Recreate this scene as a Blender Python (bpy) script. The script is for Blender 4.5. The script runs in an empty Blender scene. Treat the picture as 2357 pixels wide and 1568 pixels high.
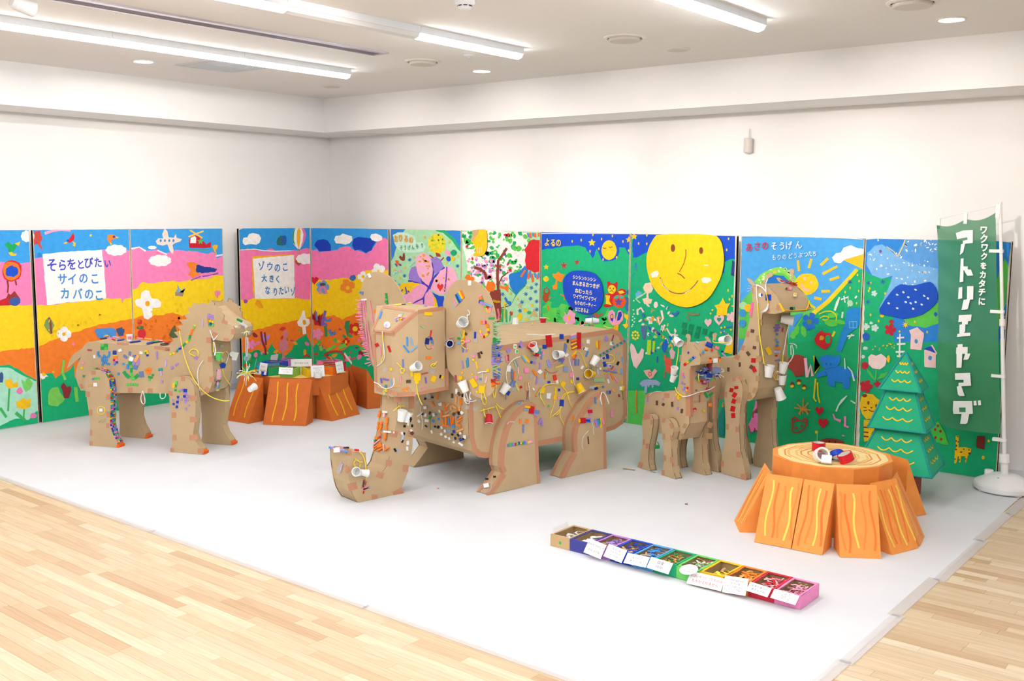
import bpy, bmesh, math, random
from mathutils import Vector as V, Matrix
random.seed(7)
SC = bpy.context.scene
COL = SC.collection

# ------------------------------------------------------------------ camera, world, exposure
FPX = 2343.14
YAW, PIT, ROL, CAMH = math.radians(38.712), math.radians(7.036), math.radians(0.404), 1.95
CAM = V((0, 0, CAMH))
_f = V((-math.sin(YAW) * math.cos(PIT), math.cos(YAW) * math.cos(PIT), -math.sin(PIT)))
_r = V((math.cos(YAW), math.sin(YAW), 0))
_u = _r.cross(_f)
_r, _u = math.cos(ROL) * _r + math.sin(ROL) * _u, -math.sin(ROL) * _r + math.cos(ROL) * _u
cd = bpy.data.cameras.new('camera')
cd.sensor_width = 36.0
cd.lens = FPX * 36.0 / 2357
cd.clip_start = 0.05
cam = bpy.data.objects.new('camera', cd)
COL.objects.link(cam)
cam.matrix_world = Matrix(((_r.x, _u.x, -_f.x, CAM.x), (_r.y, _u.y, -_f.y, CAM.y), (_r.z, _u.z, -_f.z, CAM.z), (0, 0, 0, 1)))
SC.camera = cam
world = bpy.data.worlds.new('world')
SC.world = world
world.use_nodes = True
world.node_tree.nodes['Background'].inputs[0].default_value = (0.9, 0.95, 1, 1)
world.node_tree.nodes['Background'].inputs[1].default_value = 0.05
vs = SC.view_settings
vs.view_transform = 'Standard'
vs.look = 'None'
vs.gamma = 1
vs.use_curve_mapping = False
vs.exposure = 1.48
cy = SC.cycles
cy.use_light_tree = False
cy.max_bounces = 5
cy.diffuse_bounces = 3
cy.glossy_bounces = 2
cy.transmission_bounces = 2
cy.transparent_max_bounces = 6
cy.caustics_reflective = False
cy.caustics_refractive = False
cy.use_adaptive_sampling = True
cy.adaptive_threshold = 0.03
cy.use_denoising = True
TUBE_POWER = 11.0      # emission of the ceiling tubes
WASH_POWER = 130.0      # spots that wash the walls
DOWN_POWER = 14.0      # recessed downlights

# ------------------------------------------------------------------ measuring: photo pixel -> point on a known plane
def ray(x, y):
    return _f + _r * ((x - 1178.5) / FPX) - _u * ((y - 784) / FPX)
def at_z(x, y, z=0.0):
    d = ray(x, y)
    return CAM + d * ((z - CAMH) / d.z)
def at_plane(x, y, p, n):
    d = ray(x, y)
    return CAM + d * ((p - CAM).dot(n) / d.dot(n))
class Frame:
    """a flat surface in the room: origin o, in-plane axes u, v, outward normal w"""
    def __init__(s, o, u, v=(0, 0, 1)):
        s.o, s.u = V(o), V(u).normalized()
        s.v = V(v).normalized()
        s.w = s.u.cross(s.v).normalized()
    def pt(s, a, b, d=0.0):
        return s.o + s.u * a + s.v * b + s.w * d
    def px(s, x, y, d=0.0):
        p = at_plane(x, y, s.o + s.w * d, s.w) - s.o
        return (p.dot(s.u), p.dot(s.v))
    def w3(s, x, y, d=0.0):
        return at_plane(x, y, s.o + s.w * d, s.w)

# ------------------------------------------------------------------ materials (all procedural)
def lin(h):
    h = h.lstrip('#')
    c = [int(h[i:i + 2], 16) / 255 for i in (0, 2, 4)]
    return tuple(((x + 0.055) / 1.055) ** 2.4 if x > 0.04045 else x / 12.92 for x in c)
MATS = {}
def mat(name, h, rough=0.6, var=0.06, scale=30.0, bump=0.0, bscale=200.0, spec=0.3, stretch=None, metal=0.0, coat=0.0):
    if name in MATS:
        return MATS[name]
    m = bpy.data.materials.new(name)
    MATS[name] = m
    m.use_nodes = True
    nt = m.node_tree
    b = nt.nodes['Principled BSDF']
    c = lin(h)
    tc = nt.nodes.new('ShaderNodeTexCoord')
    src = tc.outputs['Object']
    if stretch:
        mp = nt.nodes.new('ShaderNodeMapping')
        mp.inputs['Scale'].default_value = stretch
        nt.links.new(src, mp.inputs[0])
        src = mp.outputs[0]
    nz = nt.nodes.new('ShaderNodeTexNoise')
    nz.inputs['Scale'].default_value = scale
    nz.inputs['Detail'].default_value = 4
    nt.links.new(src, nz.inputs['Vector'])
    cr = nt.nodes.new('ShaderNodeValToRGB')
    lo = tuple(max(0, x * (1 - var)) for x in c)
    hi = tuple(min(1, x * (1 + var)) for x in c)
    cr.color_ramp.elements[0].position = 0.3
    cr.color_ramp.elements[1].position = 0.7
    cr.color_ramp.elements[0].color = (*lo, 1)
    cr.color_ramp.elements[1].color = (*hi, 1)
    nt.links.new(nz.outputs['Fac'], cr.inputs[0])
    nt.links.new(cr.outputs[0], b.inputs['Base Color'])
    b.inputs['Roughness'].default_value = rough
    b.inputs['Specular IOR Level'].default_value = spec
    b.inputs['Metallic'].default_value = metal
    b.inputs['Coat Weight'].default_value = coat
    if bump:
        n2 = nt.nodes.new('ShaderNodeTexNoise')
        n2.inputs['Scale'].default_value = bscale
        n2.inputs['Detail'].default_value = 5
        nt.links.new(src, n2.inputs['Vector'])
        bp = nt.nodes.new('ShaderNodeBump')
        bp.inputs['Strength'].default_value = bump
        bp.inputs['Distance'].default_value = 0.004
        nt.links.new(n2.outputs['Fac'], bp.inputs['Height'])
        nt.links.new(bp.outputs[0], b.inputs['Normal'])
    return m
def emit(name, h, strength):
    if name in MATS:
        return MATS[name]
    m = bpy.data.materials.new(name)
    MATS[name] = m
    m.use_nodes = True
    nt = m.node_tree
    nt.nodes.remove(nt.nodes['Principled BSDF'])
    e = nt.nodes.new('ShaderNodeEmission')
    e.inputs[0].default_value = (*lin(h), 1)
    e.inputs[1].default_value = strength
    nt.links.new(e.outputs[0], nt.nodes['Material Output'].inputs[0])
    return m
def clear(name, h, alpha, rough=0.25):
    if name in MATS:
        return MATS[name]
    m = mat(name, h, rough, 0.03, 40)
    m.node_tree.nodes['Principled BSDF'].inputs['Alpha'].default_value = alpha
    return m
# palette of the craft materials and paints, single letters are used in the decoration lists
PAL = dict(r='c8141e', R='e0352b', p='f590b8', P='f26ea6', o='f58220', O='e8781e', y='f5c80f', Y='ffe24a', g='20a050', G='58c850',
           b='1440b4', B='3f8fd8', c='7aaedc', v='a888d4', V='8068c0', w='f2f2f0', k='1c1a1a', n='5e4436', t='c8a070', s='9cc090',
           l='c4b0e0', m='b04858', e='8c9cc4', d='f2a860', h='b8c8e0', q='f0b8c0', x='182878', z='2a9a9a', i='d8c860', u='6a80b8')
def paper(k):
    return mat('paper_' + k if k.islower() else 'paper_bright_' + k.lower(), PAL.get(k, k), 0.65, 0.05, 60)
def paint(h):
    return mat('paint_' + h, h, 0.62, 0.07, 22, bump=0.15, bscale=90)

# ------------------------------------------------------------------ object helpers
WL = {}
def link(o, parent, loc):
    COL.objects.link(o)
    WL[o] = V(loc)
    if parent is not None:
        o.parent = parent
        o.location = V(loc) - WL[parent]
    else:
        o.location = loc
    return o
def empty(name, loc, label=None, cat=None, group=None, parent=None):
    o = bpy.data.objects.new(name, None)
    o.empty_display_size = 0.1
    link(o, parent, loc)
    if label:
        tag(o, label, cat, group)
    return o
def tag(o, label=None, cat=None, group=None, kind=None):
    if label: o['label'] = label
    if cat: o['category'] = cat
    if group: o['group'] = group
    if kind: o['kind'] = kind
    return o
def mesh(name, verts, faces, m, parent=None, origin=None, smooth=False, mi=None):
    """one mesh object from world-space vertices"""
    vv = [V(v) for v in verts]
    if origin is None:
        origin = sum(vv, V((0, 0, 0))) / len(vv)
    origin = V(origin)
    me = bpy.data.meshes.new(name)
    me.from_pydata([v - origin for v in vv], [], faces)
    for k in (m if isinstance(m, (list, tuple)) else [m]):
        me.materials.append(k)
    if mi:
        me.polygons.foreach_set('material_index', mi)
    if smooth:
        me.polygons.foreach_set('use_smooth', [True] * len(me.polygons))
    me.update()
    return link(bpy.data.objects.new(name, me), parent, origin)
class MB:
    """collects several shells into one mesh"""
    def __init__(s):
        s.v, s.f, s.mi = [], [], []
    def add(s, vf, mi=0):
        n = len(s.v)
        s.v += list(vf[0])
        s.f += [tuple(i + n for i in f) for f in vf[1]]
        s.mi += [mi] * len(vf[1])
        return s
    def obj(s, name, m, parent=None, origin=None, smooth=False):
        return mesh(name, s.v, s.f, m, parent, origin, smooth, s.mi if isinstance(m, (list, tuple)) else None)
def box(lo, hi):
    (a, b, c), (d, e, f) = lo, hi
    v = [V(p) for p in ((a, b, c), (d, b, c), (d, e, c), (a, e, c), (a, b, f), (d, b, f), (d, e, f), (a, e, f))]
    return v, [(0, 3, 2, 1), (4, 5, 6, 7), (0, 1, 5, 4), (1, 2, 6, 5), (2, 3, 7, 6), (3, 0, 4, 7)]
def fbox(F, a0, a1, b0, b1, d0, d1):
    v = [F.pt(a, b, d) for d in (d0, d1) for a, b in ((a0, b0), (a1, b0), (a1, b1), (a0, b1))]
    return v, [(0, 3, 2, 1), (4, 5, 6, 7), (0, 1, 5, 4), (1, 2, 6, 5), (2, 3, 7, 6), (3, 0, 4, 7)]
def area2(pts):
    return sum(pts[i][0] * pts[(i + 1) % len(pts)][1] - pts[(i + 1) % len(pts)][0] * pts[i][1] for i in range(len(pts))) / 2
def prism(F, pts, d0, d1):
    """outline (in-plane metres) extruded along the normal from d0 to d1"""
    pts = list(pts)
    if area2(pts) < 0:
        pts.reverse()
    n = len(pts)
    v = [F.pt(a, b, d0) for a, b in pts] + [F.pt(a, b, d1) for a, b in pts]
    f = [tuple(range(n - 1, -1, -1)), tuple(range(n, 2 * n))]
    f += [(i, (i + 1) % n, n + (i + 1) % n, n + i) for i in range(n)]
    return v, f
def ring(F, pts, d0, d1):
    """only the strip that runs round an outline"""
    pts = list(pts)
    if area2(pts) < 0:
        pts.reverse()
    n = len(pts)
    v = [F.pt(a, b, d0) for a, b in pts] + [F.pt(a, b, d1) for a, b in pts]
    return v, [(i, (i + 1) % n, n + (i + 1) % n, n + i) for i in range(n)]
def inset(pts, t):
    """move every corner of an outline inwards by t"""
    pts = list(pts)
    if area2(pts) < 0:
        pts.reverse()
    out = []
    n = len(pts)
    for i in range(n):
        a, b, c = V(pts[i - 1]), V(pts[i]), V(pts[(i + 1) % n])
        e1, e2 = (b - a), (c - b)
        if e1.length < 1e-6 or e2.length < 1e-6:
            out.append((b.x, b.y)); continue
        e1.normalize(); e2.normalize()
        n1, n2 = V((-e1.y, e1.x)), V((-e2.y, e2.x))
        k = n1 + n2
        if k.length < 0.2:
            k = n1
        k = k / max(0.35, k.dot(n1))
        out.append((b.x + k.x * t, b.y + k.y * t))
    return out
def smoothen(pts, it=2, closed=True):
    for _ in range(it):
        o = []
        n = len(pts)
        for i in range(n if closed else n - 1):
            a, b = pts[i], pts[(i + 1) % n]
            o += [tuple(a[k] * .75 + b[k] * .25 for k in range(len(a))), tuple(a[k] * .25 + b[k] * .75 for k in range(len(a)))]
        pts = o if closed else [pts[0]] + o + [pts[-1]]
    return pts
def tube(path, r, n=6, cap=True, r1=None):
    path = [V(p) for p in path]
    v, f = [], []
    m = len(path)
    up = None
    for i, p in enumerate(path):
        t = (path[min(i + 1, m - 1)] - path[max(i - 1, 0)]).normalized()
        if up is None:
            up = V((0, 0, 1)) if abs(t.z) < 0.9 else V((1, 0, 0))
        s = t.cross(up)
        if s.length < 1e-4:
            s = t.cross(V((0.3, 1, 0.2)))
        s.normalize()
        up = s.cross(t).normalized()
        rr = r if r1 is None else r + (r1 - r) * i / (m - 1)
        for k in range(n):
            a = 2 * math.pi * k / n
            v.append(p + s * (math.cos(a) * rr) + up * (math.sin(a) * rr))
    for i in range(m - 1):
        for k in range(n):
            a, b = i * n + k, i * n + (k + 1) % n
            f.append((a, b, b + n, a + n))
    if cap:
        f.append(tuple(range(n - 1, -1, -1)))
        f.append(tuple((m - 1) * n + k for k in range(n)))
    return v, f
def lathe(o, ax, prof, n=20, cap0=True, cap1=True):
    """prof: (radius, height along ax)"""
    o, ax = V(o), V(ax).normalized()
    s = ax.cross(V((0, 0, 1)) if abs(ax.z) < 0.9 else V((1, 0, 0))).normalized()
    t = ax.cross(s)
    v, f = [], []
    for r, h in prof:
        for k in range(n):
            a = 2 * math.pi * k / n
            v.append(o + ax * h + s * (math.cos(a) * r) + t * (math.sin(a) * r))
    for i in range(len(prof) - 1):
        for k in range(n):
            a, b = i * n + k, i * n + (k + 1) % n
            f.append((a, b, b + n, a + n))
    if cap0: f.append(tuple(range(n - 1, -1, -1)))
    if cap1: f.append(tuple((len(prof) - 1) * n + k for k in range(n)))
    return v, f
def struct(o):
    o['kind'] = 'structure'
    return o

# ------------------------------------------------------------------ the room
ZC, ZB = 3.212, 2.845                  # ceiling, underside of the lowered edge
XW, YW = -9.45, 8.266                  # the two walls in view
XF, YF = -8.86, 7.68                   # face of the lowered edge
X1, Y1 = 4.6, -4.2                     # the rest of the hall behind the camera
wallm = mat('wall_white', 'f9f8f7', 0.85, 0.012, 3, bump=0.05, bscale=300)
ceilm = mat('ceiling_board', 'f6f2ef', 0.9, 0.05, 160, bump=0.35, bscale=420)
struct(mesh('wall_left', *box((XW - .1, Y1, 0), (XW, YW, ZC)), wallm))
struct(mesh('wall_back', *box((XW - .1, YW, 0), (X1 + .1, YW + .1, ZC)), wallm))
struct(mesh('wall_right', *box((X1, Y1, 0), (X1 + .1, YW, ZC)), wallm))
struct(mesh('wall_front', *box((XW - .1, Y1 - .1, 0), (X1 + .1, Y1, ZC)), wallm))
struct(mesh('ceiling', *box((XW - .1, Y1 - .1, ZC), (X1 + .1, YW + .1, ZC + .1)), ceilm))
# lowered edge of the ceiling along both walls, with a thin lip below
b1 = MB().add(box((XW, Y1, ZB + .02), (XF, YF, ZC))).add(box((XW, Y1, ZB), (XF + .012, YF - .012, ZB + .02)))
struct(b1.obj('trim_1', wallm))
b2 = MB().add(box((XW, YF, ZB + .02), (X1, YW, ZC))).add(box((XW, YF - .012, ZB), (X1, YW, ZB + .02)))
struct(b2.obj('trim_2', wallm))
cornerm = mat('soffit_corner', 'f6f4f2', 0.8, 0.01, 4)
struct(mesh('trim_3', *prism(Frame((XF, YF, ZB - .004), (1, 0, 0), (0, 1, 0)), [(-.55, .02), (-.02, -.01), (.02, .02), (.5, .55), (-.02, .57), (-.57, .57)], 0, .006), cornerm))
basem = mat('skirting_white', 'e6e4e2', 0.7, 0.02, 5)
struct(mesh('baseboard_left', *box((XW, Y1, 0), (XW + .012, YW, .06)), basem))
struct(mesh('baseboard_back', *box((XW + .012, YW - .012, 0), (X1, YW, .06)), basem))

# ------------------------------------------------------------------ floor of oak strips
def wood():
    m = bpy.data.materials.new('oak_strip')
    m.use_nodes = True
    nt = m.node_tree
    b = nt.nodes['Principled BSDF']
    N = nt.nodes.new
    oi, ge, tc = N('ShaderNodeObjectInfo'), N('ShaderNodeNewGeometry'), N('ShaderNodeTexCoord')
    ad = N('ShaderNodeMath'); ad.operation = 'ADD'
    nt.links.new(oi.outputs['Random'], ad.inputs[0]); nt.links.new(ge.outputs['Random Per Island'], ad.inputs[1])
    fr = N('ShaderNodeMath'); fr.operation = 'FRACT'
    nt.links.new(ad.outputs[0], fr.inputs[0])
    ml = N('ShaderNodeVectorMath'); ml.operation = 'SCALE'; ml.inputs[0].default_value = (37, 19, 53)
    nt.links.new(fr.outputs[0], ml.inputs['Scale'])
    av = N('ShaderNodeVectorMath'); av.operation = 'ADD'
    nt.links.new(tc.outputs['Object'], av.inputs[0]); nt.links.new(ml.outputs[0], av.inputs[1])
    mp = N('ShaderNodeMapping'); mp.inputs['Scale'].default_value = (1.6, 26, 4)
    nt.links.new(av.outputs[0], mp.inputs[0])
    nz = N('ShaderNodeTexNoise'); nz.inputs['Scale'].default_value = 2.2; nz.inputs['Detail'].default_value = 6; nz.inputs['Distortion'].default_value = 0.8
    nt.links.new(mp.outputs[0], nz.inputs['Vector'])
    r1 = N('ShaderNodeValToRGB')
    el = r1.color_ramp.elements
    el[0].position, el[0].color = 0.0, (*lin('c9a884'), 1)
    el[1].position, el[1].color = 1.0, (*lin('e8d6ba'), 1)
    for p, c in ((.25, 'dcc4a2'), (.5, 'e0caaa'), (.72, 'd4b996'), (.9, 'e4d0b2')):
        e = el.new(p); e.color = (*lin(c), 1)
    nt.links.new(fr.outputs[0], r1.inputs[0])
    r2 = N('ShaderNodeValToRGB')
    r2.color_ramp.elements[0].position, r2.color_ramp.elements[0].color = .3, (.80, .76, .70, 1)
    r2.color_ramp.elements[1].position, r2.color_ramp.elements[1].color = .62, (1, 1, 1, 1)
    nt.links.new(nz.outputs['Fac'], r2.inputs[0])
    mx = N('ShaderNodeMix'); mx.data_type = 'RGBA'; mx.blend_type = 'MULTIPLY'; mx.inputs[0].default_value = 0.75
    nt.links.new(r1.outputs[0], mx.inputs[6]); nt.links.new(r2.outputs[0], mx.inputs[7])
    nt.links.new(mx.outputs[2], b.inputs['Base Color'])
    b.inputs['Roughness'].default_value = 0.38
    b.inputs['Specular IOR Level'].default_value = 0.35
    return m
WOOD = wood()
floor = struct(mesh('floor', *box((XW - .1, Y1 - .1, -.06), (X1 + .1, YW + .1, -.008)), mat('floor_bed', '8a6a48', 0.7, 0.1, 8)))
PW = 0.0635
MATX, MATY = -1.5, 3.335               # outer edges of the white floor sheet
def project(p):
    d = V(p) - CAM
    z = d.dot(_f)
    return (1178.5 + FPX * d.dot(_r) / z, 784 - FPX * d.dot(_u) / z) if z > 0.1 else (-9e9, 0)
plank_cache = {}
rest = MB()
nseen = 0
row = 0
y = -1.0
while y < YW - .02:
    x = -9.4 + random.random() * -.6
    while x < 1.6:
        L = random.choice((.3, .45, .6, .6, .75, .9, .9))
        x2 = x + L
        if y < MATY + .03 or x2 > MATX - .05:
            vis = False
            for qx in (x, x + L / 2, x2):
                for qy in (y, y + PW):
                    a = project((qx, qy, 0))
                    if -20 < a[0] < 2377 and 0 < a[1] < 1590 and (qy < MATY or qx > MATX): vis = True
            lo, hi = (x + .0005, y + .0005, -.008), (x2 - .0005, y + PW - .0005, 0)
            if vis and nseen < 300:
                nseen += 1
                key = round(L, 2)
                if key not in plank_cache:
                    plank_cache[key] = mesh('plank', *box(lo, hi), WOOD, floor)
                else:
                    o = plank_cache[key].copy()
                    link(o, floor, ((lo[0] + hi[0]) / 2, (lo[1] + hi[1]) / 2, -.004))
            elif x > -8 and y > .3:
                rest.add(box(lo, hi))
        x = x2
    y += PW
ro = rest.obj('plank_field', WOOD, floor)
ro['kind'] = 'stuff'

# ------------------------------------------------------------------ white floor sheet in taped strips
sheetm = mat('white_sheet', 'dfe1e5', 0.6, 0.02, 3, bump=0.25, bscale=26, spec=0.25)
tapem = clear('clear_tape', 'f6efec', 0.5, 0.3)
sheet = empty('floor_sheet', (-5.3, 5.7, 0), 'large white protective sheet spread over the wooden floor, edges taped down', 'floor sheet')
seams = [3.36, 4.27, 4.95, 5.6, 6.47, 7.2, 8.24]
for i in range(6):
    ya, yb = seams[i] - (.03 if i else 0), seams[i + 1]
    x0, x1 = XW + .02, MATX - .04 + .03 * math.sin(i * 2.3)
    nx, ny = 160, 18
    vv, ff = [], []
    for j in range(ny + 1):
        for k in range(nx + 1):
            px, py = x0 + (x1 - x0) * k / nx, ya + (yb - ya) * j / ny
            edge = min(1, min(j, ny - j) / 2, min(k, nx - k) / 2)
            rr = random.random()
            h = .0018 + .0006 * i % .0012 + edge * (.0012 * (math.sin(px * 5.1 + 3 * math.sin(py * 4 + i)) * math.sin(py * 9 + px * 2.2) + 1) + .0008 * rr)
            vv.append((px, py, h + .0004))
    for j in range(ny):
        for k in range(nx):
            a = j * (nx + 1) + k
            ff.append((a, a + 1, a + nx + 2, a + nx + 1))
    mesh('sheet_strip', vv, ff, sheetm, sheet, smooth=True)
tx = [(-9.4, -7.4), (-7.42, -5.5), (-5.52, -3.6), (-3.62, -1.5)]
for a, b in tx:
    mesh('edge_tape', *box((a, MATY - .004, .0004), (b, MATY + .044, .0048)), tapem, sheet)
for i in range(6):
    d = [.0, .012, -.006, .02, .0, .008][i]
    mesh('edge_tape', *box((MATX - .062 + d, seams[i] - .02, .0004), (MATX + d, seams[i + 1] + .01, .0048)), tapem, sheet)

# ------------------------------------------------------------------ ceiling fittings
tubew = emit('tube_glow', 'fbfdff', TUBE_POWER)
fixm = mat('fixture_white', 'eceff4', 0.4, 0.02, 10)
offm = mat('diffuser_off', 'e8e8ea', 0.35, 0.01, 10)
def ceil_light(x, y0, y1, label, on=True):
    t = empty('ceiling_light', (x, (y0 + y1) / 2, ZC), label, 'ceiling light', 'linear ceiling lights')
    mesh('light_housing', *box((x - .055, y0, ZC - .045), (x + .055, y1, ZC)), fixm, t)
    prof = [(math.cos(math.radians(a)) * .052, -.0455 + math.sin(math.radians(a)) * .036) for a in range(180, 361, 45)]
    F = Frame((x, y0 + .004, ZC), (1, 0, 0), (0, 0, 1))
    v = [F.pt(a, b, d) for d in (0, -(y1 - y0 - .008)) for a, b in prof]
    n = len(prof)
    f = [(i, i + 1, n + i + 1, n + i) for i in range(n - 1)] + [tuple(range(n)), tuple(range(2 * n - 1, n - 1, -1))]
    mesh('diffuser', v, f, tubew if on else offm, t)
LL = 1.13
def light_row(x, off=(), tags=None, y_end=6.265, n=8):
    y = y_end
    for i in range(n):
        if i not in (tags or {}):
            lab = 'lit tube ceiling light behind the camera side of the hall'
        else:
            lab = tags[i]
        ceil_light(x, y - LL + .004, y, lab, i not in off)
        y -= LL
light_row(-6.91, (), {0: 'lit tube light nearest the corner, end of the row beside the square ceiling vent', 1: 'lit tube light in the left row, second from its far end', 2: 'lit tube light at the upper left border of the picture'})
light_row(-4.98, (1,), {0: 'lit tube light at the far end of the middle row', 1: 'unlit white tube light between two lit ones in the middle row', 2: 'lit tube light of the middle row cut by the upper border'})
light_row(-3.0, (), {0: 'lit tube light of the right row, right of the round ceiling speaker'})
light_row(-1.0, (), None, 5.1, 7)
light_row(1.0, (), None, 4.0, 6)
light_row(3.0, (), None, 4.0, 6)
# long slot diffuser
sl = empty('slot_diffuser', (-6.0, 3.4, ZC), 'long grey metal air slot let into the ceiling between two light rows', 'air vent')
alum = mat('aluminium', 'c9c4cc', 0.35, 0.04, 20, metal=0.6)
dark = mat('vent_dark', '6b6068', 0.7, 0.05, 20)
for k, (a, b, zz) in enumerate([(-6.085, -6.07, .012), (-5.955, -5.91, .012), (-6.045, -6.04, .008), (-6.015, -6.01, .008), (-5.985, -5.98, .008)]):
    mesh('slot_frame' if k < 2 else 'vane', *box((a, 1.2, ZC - zz), (b, 5.80, ZC)), alum, sl)
mesh('slot_end', *box((-6.07, 5.785, ZC - .012), (-5.955, 5.80, ZC)), alum, sl)
mesh('slot_back', *box((-6.07, 1.2, ZC - .002), (-5.955, 5.785, ZC)), dark, sl)
# square return-air grille
gr = empty('ceiling_grille', (-7.61, 5.47, ZC), 'square grey louvred air grille in the ceiling beside the left light row', 'air vent')
gm = mat('grille_grey', 'cfd2d6', 0.5, 0.03, 20)
gb = MB()
for lo, hi in (((-7.89, 5.18), (-7.33, 5.205)), ((-7.89, 5.735), (-7.33, 5.76)), ((-7.89, 5.205), (-7.865, 5.735)), ((-7.355, 5.205), (-7.33, 5.735)), ((-7.62, 5.205), (-7.605, 5.735))):
    gb.add(box((*lo, ZC - .008), (*hi, ZC)))
gb.obj('grille_frame', gm, gr)
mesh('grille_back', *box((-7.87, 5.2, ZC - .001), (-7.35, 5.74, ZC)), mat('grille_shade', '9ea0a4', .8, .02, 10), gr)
sv = None
for k in range(18):
    xx = -7.85 + k * .0285
    if sv is None:
        sv = mesh('slat', *box((xx, 5.205, ZC - .006), (xx + .016, 5.735, ZC - .001)), gm, gr)
    else:
        link(sv.copy(), gr, (xx + .008, 5.47, ZC - .0035))
# round flush speakers (large) and blank covers (small)
spk = mat('speaker_cream', 'ddd6cd', 0.6, 0.03, 200, bump=.2, bscale=900)
rimm = mat('cover_rim', 'e9e4de', 0.5, 0.01, 10)
gapm = mat('cover_gap', '54463a', 0.8, 0.05, 10)
for (x, y), lab in zip([(-6.018, 6.296), (-4.055, 6.319), (-2.049, 6.309)], ('left of three cream round ceiling speakers', 'cream round ceiling speaker between the middle and right light rows', 'cream round ceiling speaker cut by the upper right border')):
    t = empty('ceiling_speaker', (x, y, ZC), lab, 'speaker', 'round ceiling speakers')
    mesh('rim', *lathe((x, y, ZC), (0, 0, -1), [(.150, 0), (.150, .006), (.128, .012), (.122, .004)], 40, False, False), rimm, t, smooth=False)
    mesh('gap', *lathe((x, y, ZC), (0, 0, -1), [(.124, .001), (.124, .003)], 32), gapm, t)
    mesh('disc', *lathe((x, y, ZC), (0, 0, -1), [(.112, .003), (.112, .026), (.105, .03)], 40), spk, t)
for (x, y), lab in zip([(-7.903, 6.958), (-4.011, 6.992)], ('small round beige cover on the ceiling by the corner', 'small round beige cover right of the cream speaker')):
    t = empty('ceiling_cover', (x, y, ZC), lab, 'ceiling cover', 'small ceiling covers')
    mesh('rim', *lathe((x, y, ZC), (0, 0, -1), [(.10, 0), (.10, .005), (.086, .008)], 32), rimm, t)
    mesh('disc', *lathe((x, y, ZC), (0, 0, -1), [(.08, .006), (.074, .014)], 32), spk, t)
dlm = emit('downlight_glow', 'fffaf2', DOWN_POWER)
for (x, y), lab in zip([(-7.929, 4.906), (-5.986, 7.015), (-2.017, 6.985)], ('round downlight left of the square ceiling grille', 'round downlight in front of the back wall, mid picture', 'round downlight near the upper right border')):
    t = empty('downlight', (x, y, ZC), lab, 'downlight', 'round recessed downlights')
    mesh('rim', *lathe((x, y, ZC), (0, 0, -1), [(.092, 0), (.092, .006), (.078, .008), (.074, .002)], 32, False, False), rimm, t)
    mesh('lens', *lathe((x, y, ZC), (0, 0, -1), [(.076, .001), (.076, .004)], 32), dlm, t)
# smoke detector and sprinkler
t = empty('smoke_detector', (-4.127, 4.68, ZC), 'white domed smoke detector at the upper border', 'smoke detector')
mesh('base', *lathe((-4.127, 4.68, ZC), (0, 0, -1), [(.06, 0), (.06, .02), (.05, .03)], 28), fixm, t)
mesh('dome', *lathe((-4.127, 4.68, ZC), (0, 0, -1), [(.042, .03), (.042, .042), (.03, .055), (.012, .06)], 28), fixm, t)
for k in range(8):
    a = k * math.pi / 4
    F = Frame((-4.127 + math.cos(a) * .042, 4.68 + math.sin(a) * .042, ZC - .036), (-math.sin(a), math.cos(a), 0))
    mesh('slit', *fbox(F, -.012, .012, -.003, .003, -.001, .001), mat('slit_dark', '3a3640', .7), t)
t = empty('sprinkler', (-5.491, 6.279, ZC), 'tiny white sprinkler rosette below the ceiling at the row end', 'sprinkler')
mesh('rosette', *lathe((-5.491, 6.279, ZC), (0, 0, -1), [(.045, 0), (.04, .006), (.014, .012)], 24), fixm, t)
mesh('nozzle', *lathe((-5.491, 6.279, ZC), (0, 0, -1), [(.008, .01), (.008, .026), (.014, .028)], 12), alum, t)
# spotlights on the ceiling, above the frame, that wash the two walls
def spot(name, loc, aim, power, ang, col='fff1e8', blend=1.0):
    l = bpy.data.lights.new(name, 'SPOT')
    l.energy = power
    l.spot_size = math.radians(ang)
    l.spot_blend = blend
    l.shadow_soft_size = .05
    l.color = lin(col)
    o = bpy.data.objects.new(name, l)
    COL.objects.link(o)
    o.location = loc
    o.rotation_euler = (V(aim) - V(loc)).to_track_quat('-Z', 'Y').to_euler()
    return o
canm = mat('spot_can', 'e4e4e4', .4, .02, 10)
wash = [((-3.0, 2.4), (XW, 5.0, 2.0)), ((-3.0, 3.3), (XW, 6.45, 1.9))]
wash += [((x + .3, 2.9), (x, YW, 1.95)) for x in (-7.6, -6.2, -4.85, -3.65, -2.4)]
for i, ((x, y), aim) in enumerate(wash):
    d = (V(aim) - V((x, y, ZC - .1))).normalized()
    t = empty('spotlight', (x, y, ZC), 'white can spotlight on the ceiling aimed at the wall', 'spotlight', 'ceiling spotlights')
    mesh('mount', *lathe((x, y, ZC), (0, 0, -1), [(.04, 0), (.04, .02), (.012, .024), (.012, .1)], 16), canm, t)
    mesh('can', *lathe(V((x, y, ZC - .1)) - d * .06, d, [(.03, 0), (.042, .02), (.045, .13), (.04, .13), (.036, .09)], 20, True, False), canm, t)
    spot('wash_beam', V((x, y, ZC - .1)) + d * .075, aim, WASH_POWER, 32)
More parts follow.
